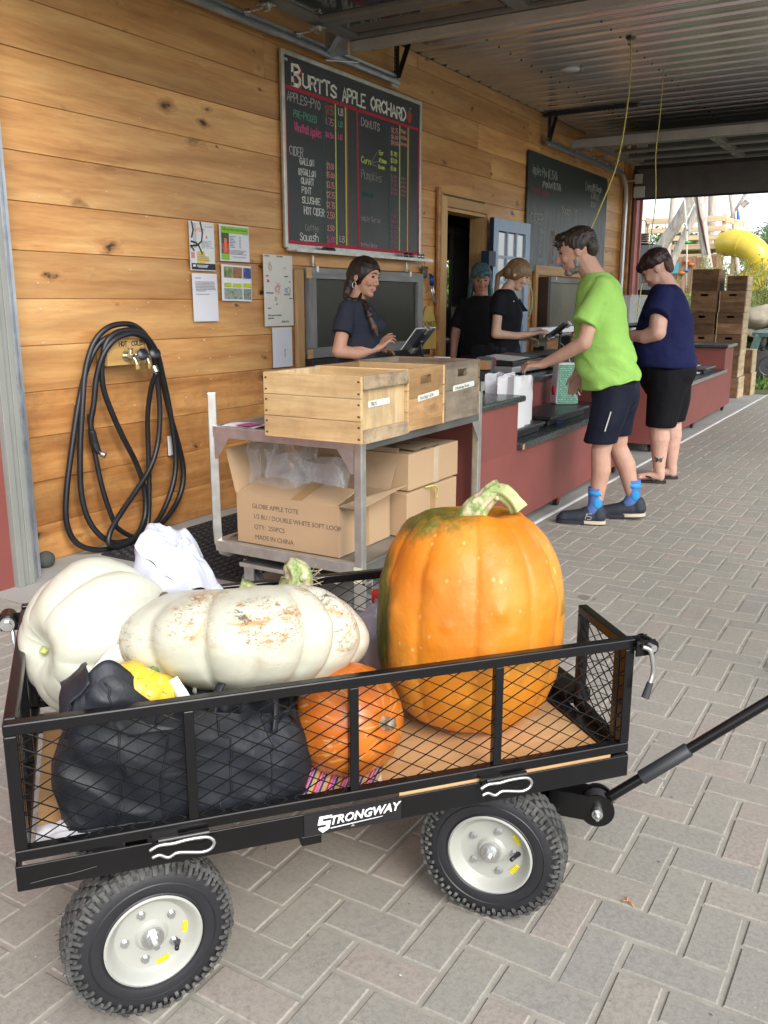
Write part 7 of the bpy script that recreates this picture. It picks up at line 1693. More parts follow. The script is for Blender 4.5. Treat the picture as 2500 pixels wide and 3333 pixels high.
def hand(mb, wrist, fwd, out, thumb, s=1.0, curl=(.5, .6, .65, .7), spread=.012):
    """palm and five bent fingers; fwd: wrist to fingers, out: back of the hand, thumb: side the thumb is on"""
    fwd = Vector(fwd).normalized(); out = Vector(out); out = (out-fwd*out.dot(fwd)).normalized(); th = Vector(thumb); th = (th-fwd*th.dot(fwd)-out*th.dot(out)).normalized(); w = Vector(wrist)
    for k in range(4):
        o_ = th*(.030-.020*k)*s; mb.cap(w+o_*.6, w+fwd*.085*s+o_, .015*s, .0125*s, 8)
    for k in range(4):
        o_ = th*(.032-.0215*k)*s*1.08; L = (.040, .045, .042, .033)[k]*s; b = w+fwd*(.086, .090, .087, .078)[k]*s+o_; c = curl[k]; d1 = (fwd*cos(c*.9)-out*sin(c*.9)+th*(1.5-k)*spread*4).normalized(); d2 = (fwd*cos(c*1.9)-out*sin(c*1.9)).normalized()
        mb.cap(b, b+d1*L, .0092*s, .0082*s, 8); mb.cap(b+d1*L, b+d1*L+d2*L*.72, .0082*s, .0068*s, 8)
    tb_ = w+fwd*.022*s+th*.022*s; t1 = (fwd*.72+th*.62-out*.25).normalized(); t2 = (fwd*.9+th*.2-out*.35).normalized(); mb.cap(tb_, tb_+t1*.045*s, .0135*s, .0105*s, 8); mb.cap(tb_+t1*.045*s, tb_+t1*.045*s+t2*.030*s, .0105*s, .008*s, 8)
def hairline(R, th, dn=-.35, side=0.0, base=None):
    """opens a hair shell over the face: points near the face axis sink below the skin"""
    Ri = R.inverted(); ax_ = Vector((1, side, dn)).normalized()
    def f(p):
        q = Ri @ p; c = q.normalized().dot(ax_)-cos(radians(th)); k = max(0, min(1, c/.07+.5)); k = k*k*(3-2*k)
        if q.length > .17: k = 0
        p2 = R @ (q*(1-.26*k)); return base(p2) if base and k < .5 else p2
    return f
def sleeve(mb, p, q, r1, r2, n=18):
    """short sleeve: round at the shoulder, cut flat at the hem"""
    mb.ell(p, r1); p = Vector(p); q = Vector(q); mb.tube([p, p.lerp(q, .5), q], [r1, (r1+r2)/2, r2], n)
def head(mb, c, fwd, up, s=1.0, jaw=1.0, nose=1.0, female=False):
    """head with face: c is the skull centre; returns a function giving points in head space (forward, left, up)"""
    f = Vector(fwd).normalized(); u = Vector(up); u = (u-f*u.dot(f)).normalized(); l = u.cross(f); c = Vector(c)
    R = Matrix(((f.x, l.x, u.x, c.x), (f.y, l.y, u.y, c.y), (f.z, l.z, u.z, c.z), (0, 0, 0, 1))) @ Matrix.Scale(s, 4)
    E = lambda p, r: mb.ell(p, r, M=R, nu=18, nv=12)
    P = lambda a, b, z: R @ Vector((a, b, z))
    E((-.008, 0, .018), (.096, .074, .088)); E((.018, 0, -.012), (.074, .064, .080)); E((.028, 0, -.062), (.056, .050*jaw, .050)); E((.064, 0, -.098), (.024, .028*jaw, .020)); E((.030, 0, -.085), (.045, .042*jaw, .030))
    E((.071, 0, .028), (.020, .046, .012)); E((.066, .032, -.030), (.022, .022, .022)); E((.066, -.032, -.030), (.022, .022, .022))
    mb.cap(P(.086, 0, .012), P(.101+.006*nose, 0, -.030), .008*s, .0105*s*nose, 8); E((.094, .010, -.036), (.009, .008, .007)); E((.094, -.010, -.036), (.009, .008, .007))
    E((.082, 0, -.060), (.013, .024, .0062)); E((.080, 0, -.072), (.013, .021, .007))
    for sg in (-1, 1):
        mb.lathe([(0, -.006), (.014, -.006), (.020, 0), (.016, .006), (0, .002)], 12, R @ Matrix.Translation((-.008, sg*.076, -.018)) @ Matrix.Rotation(pi/2*sg*-1, 4, 'X') @ Matrix.Diagonal((.8, 1.45, 1, 1)))
    return P, R
def face_bits(parent, P, R, brow, lip, lid=.7, beard=None):
    s_ = R.to_scale().x
    for sg in (-1, 1):
        m = MB(); m.ell(P(.079, sg*.030, .006), (.0095*s_, .0095*s_, .0068*s_), nu=12, nv=8); m.build('eye', mat('eye_dark', (.05, .035, .03), .25), parent, smooth=True)
        m = MB(); m.tube([P(.0835, sg*.017, .0085), P(.0885, sg*.029, .0095), P(.078, sg*.043, .006)], [.0016*s_]*3, 6); m.build('eyelid', mat('lash', (.03, .02, .015), .6), parent, smooth=True)
        m = MB(); m.tube([P(.090, sg*.014, .026), P(.0925, sg*.028, .032), P(.080, sg*.046, .028)], [.0028*s_, .0032*s_, .0018*s_], 6, el=.6); m.build('eyebrow', brow, parent, smooth=True)
    m = MB(); m.tube([P(.080, -.022, -.066), P(.0915, -.008, -.0645), P(.0915, .008, -.0645), P(.080, .022, -.066)], [.0018*s_, .0042*s_, .0042*s_, .0018*s_], 8, el=.8); m.build('lips', lip, parent, smooth=True)
def loft3(mb, secs, n=24, p=2.3):
    """torso or trouser tube from (x front, x back, half depth, z[, y centre])"""
    mb.loft([((a+b)/2, (q[4] if len(q) > 4 else 0), q[3], (b-a)/2, q[2]) for q in secs for a, b in ((q[0], q[1]),)], n, p=p)
SKM = skin('skin_man', (.50, .30, .22), (.46, .17, .12)); SKW = skin('skin_tan', (.52, .29, .20), (.46, .16, .11)); SKG = skin('skin_fair', (.58, .38, .29)); SKN = skin('skin_pale', (.56, .35, .27))
LIP = mat('lip_rose', (.42, .14, .11), .4); BROWN = mat('brow_dark', (.035, .022, .016), .8)

# ---- man in the green shirt, facing the counter (screen left)
MN = thing('person', 'man in lime green t-shirt and navy shorts leaning over the counter', 'person', (5.35, 1.62, 0), -1.2768)
m = MB()
P_, R_ = head(m, (-.243, 0, 1.628), (-.90, 0, -.30), (-.26, 0, .95), 1.10, jaw=1.08, nose=1.25)
m.cap((-.20, 0, 1.58), (-.125, 0, 1.46), .060, .068)
loft3(m, [(-.19, -.02, .14, 1.43), (-.19, .02, .14, 1.30), (-.16, .05, .12, 1.1), (-.10, .08, .11, .95), (-.06, .08, .10, .84)])
m.cap((-.10, -.17, 1.37), (-.165, -.235, 1.10), .045, .044); m.cap((-.165, -.235, 1.10), (-.30, -.17, 1.02), .046, .038); m.cap((-.29, -.175, 1.025), (-.41, -.11, .965), .038, .027)
hand(m, (-.405, -.112, .968), (-.92, .22, -.06), (-.05, -.35, .95), (.1, .5, -.2), 1.0, (.35, .55, .7, .8))
m.cap((-.10, .17, 1.40), (-.16, .24, 1.10), .05, .042); m.cap((-.16, .24, 1.10), (-.205, .19, .90), .040, .028); hand(m, (-.205, .19, .90), (-.15, .1, -1), (-.2, 1, 0), (-1, -.2, 0), 1.0)
for (kx, ky, kz, hx, hy, ax_, ay, az) in ((-.035, -.10, .46, .0, -.09, -.052, -.10, .12), (.06, .10, .46, .05, .09, .175, .10, .13)):
    m.cap((hx, hy, .72), (kx, ky, kz), .078, .058, 14); m.cap((kx-.004, ky, kz), (kx*.6+ax_*.4+.012, ky, .34), .058, .060, 14); m.cap((kx*.6+ax_*.4+.012, ky, .34), (ax_, ay, az), .058, .038, 14); m.cap((ax_, ay, az), (ax_-.04, ay, .055), .03, .02, 12)
mb_ = blob('body', m, SKM, MN, .0065, 2)
face_bits(MN, P_, R_, mat('brow_brown', (.07, .045, .03), .8), mat('lip_man', (.30, .12, .09), .5))
HM = hairm('hair_man', (.010, .007, .005), (.045, .030, .022)); HG = hairm('stubble', (.14, .12, .10), (.34, .31, .28))
m = MB(); E = lambda p, r: m.ell(p, r, M=R_, nu=14, nv=10)
E((-.022, 0, .040), (.098, .084, .078)); E((-.075, 0, .0), (.045, .070, .066)); E((.038, 0, .080), (.050, .058, .030)); E((.066, .0, .092), (.026, .036, .018)); E((-.018, .070, .020), (.040, .014, .036)); E((-.018, -.070, .020), (.040, .014, .036))
rr = random.Random(4)
for k in range(150):
    a = rr.uniform(-.095, .090); b = rr.uniform(-.06, .06); z = .095-.35*(a+.01)**2*9-.4*b*b*20; p = R_ @ Vector((a, b, z-.012)); q = R_ @ Vector((a+rr.uniform(-.004, .026), b+rr.uniform(-.02, .02), z+rr.uniform(.006, .022))); m.cap(p, q, .0055, .0016, 6)
blob('hair', m, HM, MN, .0038, 0, fn=folds(.004, 60, .6))
m = MB(); E((.030, .0, -.088), (.048, .0475, .030)); E((.066, 0, -.100), (.0265, .030, .022)); E((.012, .047, -.055), (.022, .012, .040)); E((.012, -.047, -.055), (.022, .012, .040))
m.tube([R_ @ Vector((.086, -.022, -.058)), R_ @ Vector((.098, 0, -.051)), R_ @ Vector((.086, .022, -.058))], .0062, 8)
blob('beard', m, HG, MN, .004, 1, fn=folds(.002, 90, 1))
LIME = cloth('lime_cotton', (.30, .55, .12), sc=7, st=.45)
m = MB()
loft3(m, [(-.185, -.045, .105, 1.495), (-.21, .00, .165, 1.455), (-.225, .03, .195, 1.40), (-.24, .06, .200, 1.30), (-.232, .095, .185, 1.12), (-.222, .135, .183, 1.0), (-.198, .165, .182, .90), (-.168, .178, .176, .845)], 30)
sleeve(m, (-.080, -.145, 1.410), (-.170, -.226, 1.205), .068, .076); sleeve(m, (-.06, .14, 1.405), (-.125, .21, 1.21), .062, .07)
def manshirt(p):
    q = folds(.009, 7, 1.2)(p)
    w = max(0, min(1, (1.25-p.z)/.4)); q += Vector((1, -.3, 0))*.011*w*sin(p.z*58+p.x*34+4*noise.noise(p*6))
    if p.z < .87: q.z += (p.x)*.22
    # open lower end of the near sleeve
    return q
so = blob('t_shirt', m, LIME, MN, .0085, 2, fn=manshirt)
NAVY = cloth('navy_shorts', (.006, .008, .020), .7, 8, .3)
m = MB(); m.cap((.02, 0, .86), (.03, 0, .80), .135, .145, 18)
m.loft([(-.046, -.10, .505, .098, .098), (-.044, -.10, .512, .100, .100), (-.02, -.095, .62, .105, .105), (.01, -.08, .76, .115, .11), (.03, -.07, .86, .12, .11)], 24); m.loft([(.045, .10, .53, .095, .095), (.05, .095, .64, .105, .105), (.06, .08, .76, .115, .11), (.05, .07, .86, .12, .11)], 24)
blob('shorts', m, NAVY, MN, .0085, 2, fn=folds(.006, 8, .8))
m = MB(); m.bar((-.020, -.203, .59), (.008, -.204, .705), .012, .007); m.build('leg_print', mat('print_silver', (.5, .5, .5), .5), MN)
SOCK = cloth('sock_blue', (.10, .17, .42), .9, 30, .1); SOCK2 = mat('sock_band', (.02, .28, .62), .8)
for (ax_, ay, l, sg) in ((-.052, -.10, .0, 0), (.172, .10, .02, 1)):
    m = MB(); m.loft([(ax_-.03, ay, .055+l, .062, .040), (ax_-.01, ay, .09+l, .052, .043), (ax_, ay, .13+l, .0435, .0425), (ax_-.004*sg, ay, .19+l, .045, .045), (ax_-.012*sg+.002, ay, .232+l, .051, .050)], 22); sk = m.build('sock', SOCK, MN, smooth=True)
    m = MB(); m.loft([(ax_-.004*sg, ay, .185+l, .0475, .0475), (ax_-.010*sg+.001, ay, .212+l, .051, .0495)], 22); m.build('sock_band', SOCK2, sk, smooth=True)
    m = MB(); m.ell((ax_+.012, ay-.041, .14+l), (.024, .006, .032)); m.build('sock_badge', SOCK2, sk, smooth=True)
SHOE = mat('shoe_navy', (.016, .022, .035), .7, bump=.2, bsc=90); SOLE = mat('sole_cream', (.55, .47, .36), .7)
def shoe(parent, hx, y, toe=-.30, lift=0.0, w=.047):
    m = MB(); L = abs(toe)
    m.cap((hx-.045, y, .055+lift), (hx-.05, y, .085+lift), .048, .044, 14); m.cap((hx-.075, y, .085+lift), (hx-.125, y, .065+lift*.8), .040, .042, 14); m.cap((hx-.09, y, .05+lift), (hx-.16, y, .048+lift*.6), .048, .045, 14); m.cap((hx-.16, y, .045+lift*.6), (hx-L+.05, y, .040+lift*.1), .047, .038, 14); m.ell((hx-L+.055, y, .035+lift*.1), (.055, .044, .024))
    s_ = blob('shoe', m, SHOE, parent, .006, 2)
    m = MB(); m.loft([(0, 0, 0, 1, 1), (0, 0, 1, 1, 1)], 28, p=2.5)
    for i, v in enumerate(m.v):
        x = hx-L/2+v.x*L/2; t = (hx-x)/L; m.v[i] = Vector((x, y+v.y*w*(1-.12*sin(t*4)), (.004 if v.z < .5 else .026)+lift*(1-t)))
    m.build('sole', mat('sole_dark', (.02, .02, .024), .8), s_, auto=50)
    m = MB(); m.loft([(0, 0, 0, 1, 1), (0, 0, 1, 1, 1)], 28, p=2.5)
    for i, v in enumerate(m.v):
        x = hx-L*.27+v.x*L*.275; t = (hx-x)/L; m.v[i] = Vector((x, y+v.y*(w+.0025)*(1-.06*sin(t*4)), (.010 if v.z < .5 else .030)+lift*(1-t)))
    m.build('sole_edge', SOLE, s_, auto=50)
    m = MB(); 
    for k in range(4): m.tube([(hx-.115-.018*k, y-.035, .080-.004*k+lift*.8), (hx-.110-.018*k, y, .100-.005*k+lift*.8), (hx-.115-.018*k, y+.035, .080-.004*k+lift*.8)], .003, 5)
    m.build('lace', BLACK, s_, smooth=True); return s_
s_ = shoe(MN, .015, -.10); m = MB(); pls, _ = strokes('5', 0, 0, .035, .7, 0, 1); pls2 = [[(x+.018, y) for x, y in pl] for pl in pls]; chalk(m, pls+[[(-.012, .0), (-.005, .035)]], .0028, Matrix(((1, 0, 0, -.095), (0, 0, -1, -.147), (0, 1, 0, .040), (0, 0, 0, 1)))); m.build('shoe_emblem', mat('print_silver', (.5, .5, .5), .5), s_)
shoe(MN, .255, .10, lift=.018)
m = MB(); m.tube([Vector((-.49, -.112, .978))+Vector((.002*sin(a), .011*cos(a), .011*sin(a))) for a in [i*pi/5 for i in range(10)]], .0022, 6, closed=True); m.build('ring', mat('gold', (.7, .5, .2), .25, 1.0), MN, smooth=True)

# ---- person in the navy shirt at the second counter (facing screen left, head bowed)
NN = thing('person', 'person with short dark hair in navy t-shirt and long black shorts', 'person', (6.85, 1.66, 0), -1.333)
m = MB(); P_, R_ = head(m, (-.128, 0, 1.567), (-.82, .05, -.55), (-.50, 0, .80), 1.14, jaw=1.15)
m.cap((-.09, 0, 1.52), (-.02, 0, 1.41), .064, .075)
loft3(m, [(-.14, .05, .15, 1.38), (-.16, .10, .16, 1.22), (-.18, .11, .17, 1.0), (-.14, .12, .15, .9)])
m.cap((-.075, -.18, 1.36), (-.085, -.25, 1.12), .068, .062); m.cap((-.085, -.25, 1.12), (-.17, -.21, 1.085), .064, .052); m.cap((-.17, -.21, 1.085), (-.30, -.10, 1.09), .05, .032); hand(m, (-.30, -.10, 1.09), (-.9, .4, .1), (0, -.5, .8), (-.2, .2, .9), .95)
m.cap((-.075, .18, 1.36), (-.10, .25, 1.12), .066, .058); m.cap((-.10, .25, 1.12), (-.30, .12, 1.08), .055, .032); hand(m, (-.30, .12, 1.08), (-.9, -.3, .1), (0, .5, .8), (-.2, -.2, .9), .95)
for (y, dx) in ((-.10, -.012), (.10, .075)):
    m.cap((.01+dx*.4, y, .68), (dx-.02, y, .47), .095, .076, 14); m.cap((dx-.02, y, .47), (dx-.005, y, .34), .076, .075, 14); m.cap((dx-.005, y, .34), (dx+.005, y, .11), .073, .043, 14); m.cap((dx+.012, y, .085), (dx+.018, y, .045), .042, .034, 12); m.cap((dx, y, .055), (dx-.13, y, .040), .036, .026, 12)
    for k in range(5): m.cap((dx-.13, y+(.034-.017*k), .036), (dx-.165+.006*k, y+(.036-.017*k), .032), .012, .010, 6)
blob('body', m, SKN, NN, .0075, 2)
face_bits(NN, P_, R_, BROWN, LIP)
HN = hairm('hair_plum', (.010, .006, .006), (.045, .012, .014))
m = MB(); E((-.015, 0, .048), (.104, .088, .076)); E((.062, 0, .056), (.046, .066, .034)); E((.080, 0, .040), (.020, .058, .022)); E((-.085, 0, .01), (.028, .062, .055))
blob('hair', m, HN, NN, .005, 2, fn=folds(.004, 40, .7))
m = MB(); E((-.070, 0, -.018), (.036, .068, .060)); blob('cropped_hair', m, mat('cropped', (.08, .045, .04), .8), NN, .005, 1)
NVS = cloth('navy_cotton', (.009, .012, .058), .85, 7, .4)
m = MB(); loft3(m, [(-.12, .02, .11, 1.455), (-.155, .065, .185, 1.42), (-.19, .11, .22, 1.34), (-.225, .155, .23, 1.22), (-.25, .17, .235, 1.08), (-.262, .190, .24, .97), (-.25, .215, .24, .89), (-.23, .21, .235, .865)], 30)
sleeve(m, (-.070, -.175, 1.365), (-.105, -.255, 1.235), .085, .098); sleeve(m, (-.07, .175, 1.365), (-.11, .25, 1.24), .085, .095)
blob('t_shirt', m, NVS, NN, .009, 3, fn=folds(.007, 8, 1.3))
BLS = cloth('black_shorts', (.004, .004, .006), .8, 7, .3)
m = MB(); m.cap((-.02, 0, .88), (.0, 0, .80), .20, .20, 18); m.cap((.06, -.06, .84), (.06, .06, .84), .15, .15, 16); m.loft([(-.015, -.10, .425, .108, .108), (-.015, -.10, .44, .112, .110), (0, -.10, .6, .128, .12), (.015, -.09, .85, .16, .13)], 24); m.loft([(.065, .10, .45, .095, .10), (.065, .10, .6, .12, .12), (.03, .09, .85, .16, .13)], 24)
blob('shorts', m, BLS, NN, .009, 2, fn=folds(.006, 8, .7))
for (y, dx) in ((-.10, -.012), (.10, .075)):
    m = MB(); m.loft([(0, 0, 0, 1, 1), (0, 0, 1, 1, 1)], 26, p=2.4)
    for i, v in enumerate(m.v): t = (v.x+1)/2; m.v[i] = Vector((dx-.06+v.x*.125, y+v.y*.048, .003 if v.z < .5 else .020))
    sl = m.build('flip_flop', BLACK, NN, auto=50)
    m = MB(); m.tube([(dx-.145, y+.01, .03), (dx-.11, y, .062), (dx-.05, y-.044, .045), (dx-.01, y-.046, .015)], [.004, .010, .011, .008], 8, el=.4); m.tube([(dx-.145, y+.01, .03), (dx-.11, y, .062), (dx-.05, y+.044, .045), (dx-.01, y+.046, .015)], [.004, .010, .011, .008], 8, el=.4); m.build('strap', BLACK, sl, smooth=True)
m = MB(); TT = Matrix(((1, 0, 0, -.012), (0, 0, -1, -.1535), (0, 1, 0, .185), (0, 0, 0, 1)))
wing = [(0, 0), (.008, .014), (.026, .026), (.034, .018), (.028, .006), (.022, -.002), (.026, -.014), (.014, -.020), (.004, -.012)]
m.poly(wing, .0006, TT); m.poly([(-x, y) for x, y in wing], .0006, TT)
for i, v in enumerate(m.v): m.v[i] = Vector((v.x, v.y+.0 + (v.x+.012)**2*9, v.z))
m.build('butterfly_tattoo', mat('tattoo_ink', (.035, .045, .055), .6), NN)

# ---- woman with the braid
WN = thing('person', 'smiling woman with a dark braid in charcoal t-shirt at the tablet', 'person', (5.0, 3.05, 0), -1.0231)
m = MB(); P_, R_ = head(m, (-.083, .0, 1.492), (.80, -.50, -.22), (.22, -.05, .97), 1.05, jaw=.98, nose=.72)
m.cap((-.10, .01, 1.45), (-.135, .01, 1.33), .048, .056)
loft3(m, [(-.24, -.03, .14, 1.29), (-.25, .0, .15, 1.18), (-.24, -.01, .13, 1.0), (-.26, .01, .16, .85)])
m.cap((-.19, -.14, 1.27), (-.245, -.19, 1.03), .044, .042); m.cap((-.245, -.19, 1.03), (-.13, -.14, 1.012), .043, .037); m.cap((-.13, -.14, 1.012), (.005, -.06, 1.045), .036, .024)
hand(m, (.005, -.06, 1.045), (.62, .20, .62), (-.5, -.5, .5), (.3, .8, .1), .92, (.3, .5, .7, .85))
m.cap((-.19, .15, 1.27), (-.22, .21, 1.03), .042, .040); m.cap((-.22, .21, 1.03), (-.02, .16, 1.02), .036, .024); hand(m, (-.02, .16, 1.02), (.9, 0, .1), (0, 0, 1), (0, -1, 0), .9)
for y in (-.08, .08): m.cap((-.13, y, .85), (-.13, y, .48), .085, .055, 12); m.cap((-.13, y, .48), (-.13, y, .08), .055, .035, 12); m.cap((-.13, y, .05), (.0, y-.02, .04), .036, .03, 10)
blob('body', m, SKW, WN, .006, 2)
face_bits(WN, P_, R_, BROWN, mat('lip_wide', (.50, .19, .16), .35))
m = MB(); m.tube([P_(.086, -.014, -.0668), P_(.0955, 0, -.0675), P_(.086, .014, -.0668)], .0019, 6); m.build('teeth', mat('teeth', (.72, .70, .64), .3), WN, smooth=True)
HW = hairm('hair_dark_brown', (.008, .005, .004), (.034, .019, .013))
m = MB(); E((-.008, 0, .018), (.107, .086, .098)); E((-.062, 0, -.010), (.052, .076, .070)); E((-.045, -.060, -.02), (.030, .018, .045)); E((-.07, -.03, -.08), (.036, .045, .050))
m.cap(P_(-.055, -.055, -.05), P_(-.045, -.085, -.115), .030*.97, .026, 10)
bp_l = [P_(-.045, -.080, -.10), P_(-.02, -.105, -.15), Vector((-.088, -.118, 1.325)), Vector((-.062, -.150, 1.285)), Vector((-.050, -.165, 1.245))]
for k, p in enumerate(smooth_path(bp_l, 4)): off = Vector((.007*sin(k*2.2), .004*cos(k*2.2), .003*cos(k*2.2))); m.ell(p+off, (.019, .017, .019), nu=10, nv=8); m.ell(p-off, (.018, .016, .017), nu=10, nv=8)
blob('hair', m, HW, WN, .0045, 1, fn=hairline(R_, 55, -.42, 0, folds(.0025, 50, .5)))
m = MB(); m.cap((-.050, -.165, 1.24), (-.022, -.172, 1.175), .014, .021, 10); m.cap((-.022, -.172, 1.175), (.0, -.172, 1.125), .020, .006, 10); blob('braid_tail', m, hairm('hair_tip', (.05, .028, .018), (.15, .09, .055)), WN, .0045, 1, fn=folds(.003, 60, .4))
m = MB(); m.tube([(-.064, -.165, 1.248), (-.050, -.180, 1.245), (-.036, -.165, 1.243), (-.050, -.150, 1.245)], .004, 6, closed=True); m.build('hair_tie', BLACK, WN, smooth=True)
m = MB(); e0 = P_(-.006, -.080, -.062); m.tube([e0+Vector((.012*cos(a), -.002, .019*sin(a)-.004)) for a in [i*pi/8 for i in range(16)]], .0016, 6, closed=True); m.build('hoop_earring', ZINC, WN, smooth=True)
CHA = cloth('charcoal_cotton', (.028, .031, .048), .9, 9, .35)
m = MB(); loft3(m, [(-.195, -.085, .075, 1.352), (-.232, -.045, .135, 1.325), (-.262, -.005, .160, 1.27), (-.272, .035, .160, 1.19), (-.262, .025, .145, 1.10), (-.255, .000, .135, 1.00), (-.275, .02, .155, .88)], 28)
sleeve(m, (-.19, -.130, 1.285), (-.222, -.180, 1.140), .060, .068); sleeve(m, (-.19, .135, 1.285), (-.215, .19, 1.15), .060, .066)
m.ell((.0, -.07, 1.18), (.05, .06, .055)); m.ell((.0, .07, 1.18), (.05, .06, .055))
blob('t_shirt', m, CHA, WN, .0075, 3, fn=folds(.006, 10, 1.3))
m = MB(); m.cap((-.13, 0, .9), (-.13, 0, .82), .155, .16, 16)
for y in (-.085, .085): m.cap((-.13, y, .84), (-.13, y, .45), .098, .07, 12); m.cap((-.13, y, .45), (-.13, y, .09), .068, .05, 12)
blob('jeans', m, cloth('denim', (.03, .045, .09), .9), WN, .010, 2)

# ---- blonde worker
GN = thing('person', 'young blonde worker in black t-shirt reaching to the black tablet', 'person', (7.2, 3.0, 0), -1.176)
m = MB(); P_, R_ = head(m, (-.018, 0, 1.560), (.86, -.10, -.50), (.50, 0, .86), 1.06, jaw=.92, nose=.75)
m.cap((-.055, 0, 1.50), (-.12, 0, 1.40), .048, .055)
loft3(m, [(-.22, -.03, .14, 1.36), (-.23, .01, .145, 1.22), (-.19, -.03, .10, 1.05), (-.18, -.05, .09, .94)])
m.cap((-.165, -.14, 1.35), (-.185, -.175, 1.07), .043, .039); m.cap((-.185, -.175, 1.07), (-.02, -.14, 1.055), .040, .032); m.cap((-.02, -.14, 1.055), (.115, -.09, 1.07), .032, .022); hand(m, (.115, -.09, 1.07), (.85, .2, .25), (-.2, -.3, .9), (.1, .9, .1), .92, (.3, .4, .6, .8))
m.cap((-.165, .14, 1.35), (-.17, .20, 1.06), .043, .039); m.cap((-.17, .20, 1.06), (.07, .14, 1.02), .038, .024); hand(m, (.07, .14, 1.02), (.9, -.2, -.15), (0, .4, .8), (.1, -.9, .3), .92, (.6, .7, .8, .9))
for y in (-.08, .08): m.cap((-.11, y, .8), (-.11, y, .48), .07, .052, 12); m.cap((-.11, y, .48), (-.11, y, .08), .052, .035, 12); m.cap((-.11, y, .05), (.02, y, .04), .036, .03, 10)
blob('body', m, SKG, GN, .0065, 2)
face_bits(GN, P_, R_, mat('brow_fair', (.16, .09, .05), .8), LIP)
HB = hairm('hair_dark_blonde', (.13, .075, .035), (.27, .17, .085))
m = MB(); E((-.008, 0, .018), (.108, .087, .100)); E((-.060, 0, -.012), (.056, .074, .070))
m.cap(P_(-.09, 0, -.03), P_(-.13, 0, -.09), .036, .022, 10); m.cap(P_(-.13, 0, -.09), Vector((-.20, .02, 1.34)), .022, .020, 10)
blob('hair', m, HB, GN, .005, 1, fn=hairline(R_, 50, -.62, 0, folds(.0015, 40, .4)))
BLT = cloth('black_cotton', (.008, .009, .014), .8, 9, .35)
m = MB(); loft3(m, [(-.175, -.065, .075, 1.435), (-.215, -.035, .13, 1.405), (-.245, .0, .155, 1.34), (-.255, .035, .155, 1.22), (-.245, .02, .14, 1.10), (-.235, .005, .135, 1.0), (-.25, .01, .15, .88), (-.25, .01, .15, .84)], 28)
sleeve(m, (-.165, -.130, 1.352), (-.182, -.170, 1.222), .057, .064); sleeve(m, (-.165, .130, 1.352), (-.180, .17, 1.225), .057, .064)
blob('t_shirt', m, BLT, GN, .0085, 3, fn=folds(.006, 9, 1.3))
m = MB(); m.add([(.0, -.11, 1.36), (.045, -.125, 1.29), (.075, -.10, 1.255), (.03, -.12, 1.25), (-.01, -.135, 1.33)], [(0, 1, 2, 3, 4)]); o = m.build('collar_flap', BLT, GN); so = o.modifiers.new('th', 'SOLIDIFY'); so.thickness = .004
m = MB(); m.ell((-.045, -.150, 1.335), (.005, .004, .006)); m.build('pin', WHITE, GN, smooth=True)
m = MB(); m.cap((-.12, 0, .93), (-.12, 0, .84), .145, .15, 16)
for y in (-.08, .08): m.cap((-.12, y, .84), (-.11, y, .45), .09, .066, 12); m.cap((-.11, y, .45), (-.11, y, .09), .064, .048, 12)
blob('jeans', m, mat('dark_jeans', (.012, .014, .025), .9), GN, .010, 2)
for k in range(3):
    m = MB(); m.add([Vector(p)+Vector((.01*k, .004*k, .006*k)) for p in ((.14, .12, 1.0), (.23, .08, 1.01+.01*k), (.22, .06, .965), (.13, .10, .955-.01*k))], [(0, 1, 2, 3)]); M_ = WM[GN.name]; m.v = [M_ @ v for v in m.v]; o = m.build('banknote', mat('banknote', (.20, .22, .14), .7)); so = o.modifiers.new('th', 'SOLIDIFY'); so.thickness = .0008; tag(o, 'grey green banknote in the blonde worker\'s lower hand, '+('lowest of the fan', 'middle of the fan', 'on top of the fan')[k], 'banknote', 'banknotes in the hand')

# ---- woman with teal hair
TN = thing('person', 'woman with teal blue hair in black shirt behind the blonde worker', 'person', (7.6, 3.5, 0), -1.1392)
m = MB(); P_, R_ = head(m, (-.040, 0, 1.535), (.10, -.94, -.30), (.03, -.3, .95), 1.12, jaw=1.1)
m.cap((-.035, .01, 1.46), (-.03, .03, 1.34), .056, .064)
m.loft([(-.03, .03, 1.36, .10, .09), (-.03, .03, 1.30, .19, .11), (-.03, .03, 1.1, .17, .13), (-.03, .03, .9, .18, .14)], 20)
for sg in (-1, 1): m.cap((-.03+sg*.17, .03, 1.28), (-.03+sg*.235, .02, 1.02), .050, .045); m.cap((-.03+sg*.235, .02, 1.02), (-.03+sg*.245, -.03, .84), .042, .03); hand(m, (-.03+sg*.245, -.03, .84), (0, -.2, -1), (sg, 0, 0), (0, -1, 0), .95)
for sg in (-1, 1): m.cap((-.03+sg*.09, .03, .9), (-.03+sg*.09, .03, .48), .09, .06, 12); m.cap((-.03+sg*.09, .03, .48), (-.03+sg*.09, .03, .08), .06, .04, 12); m.cap((-.03+sg*.09, .0, .05), (-.03+sg*.09, -.12, .04), .038, .03, 10)
blob('body', m, skin('skin_ruddy', (.42, .22, .16)), TN, .007, 2)
face_bits(TN, P_, R_, mat('brow_grey', (.06, .05, .05), .8), LIP)
HT = hairm('hair_teal', (.012, .045, .06), (.10, .19, .21))
m = MB(); E((-.016, 0, .040), (.100, .086, .082)); E((.062, .02, .062), (.034, .056, .026)); E((.084, .0, .045), (.014, .034, .020)); E((-.03, .072, -.05), (.050, .024, .085)); E((-.03, -.072, -.05), (.050, .024, .085)); E((-.05, 0, -.05), (.05, .075, .09))
for sg in (-1, 1): m.cap(P_(-.01, sg*.080, -.09), P_(.01, sg*.085, -.20), .026, .024, 10); m.cap(P_(.01, sg*.085, -.20), P_(.045, sg*.075, -.29), .024, .014, 10)
blob('hair', m, HT, TN, .0055, 1, fn=folds(.005, 30, .5))
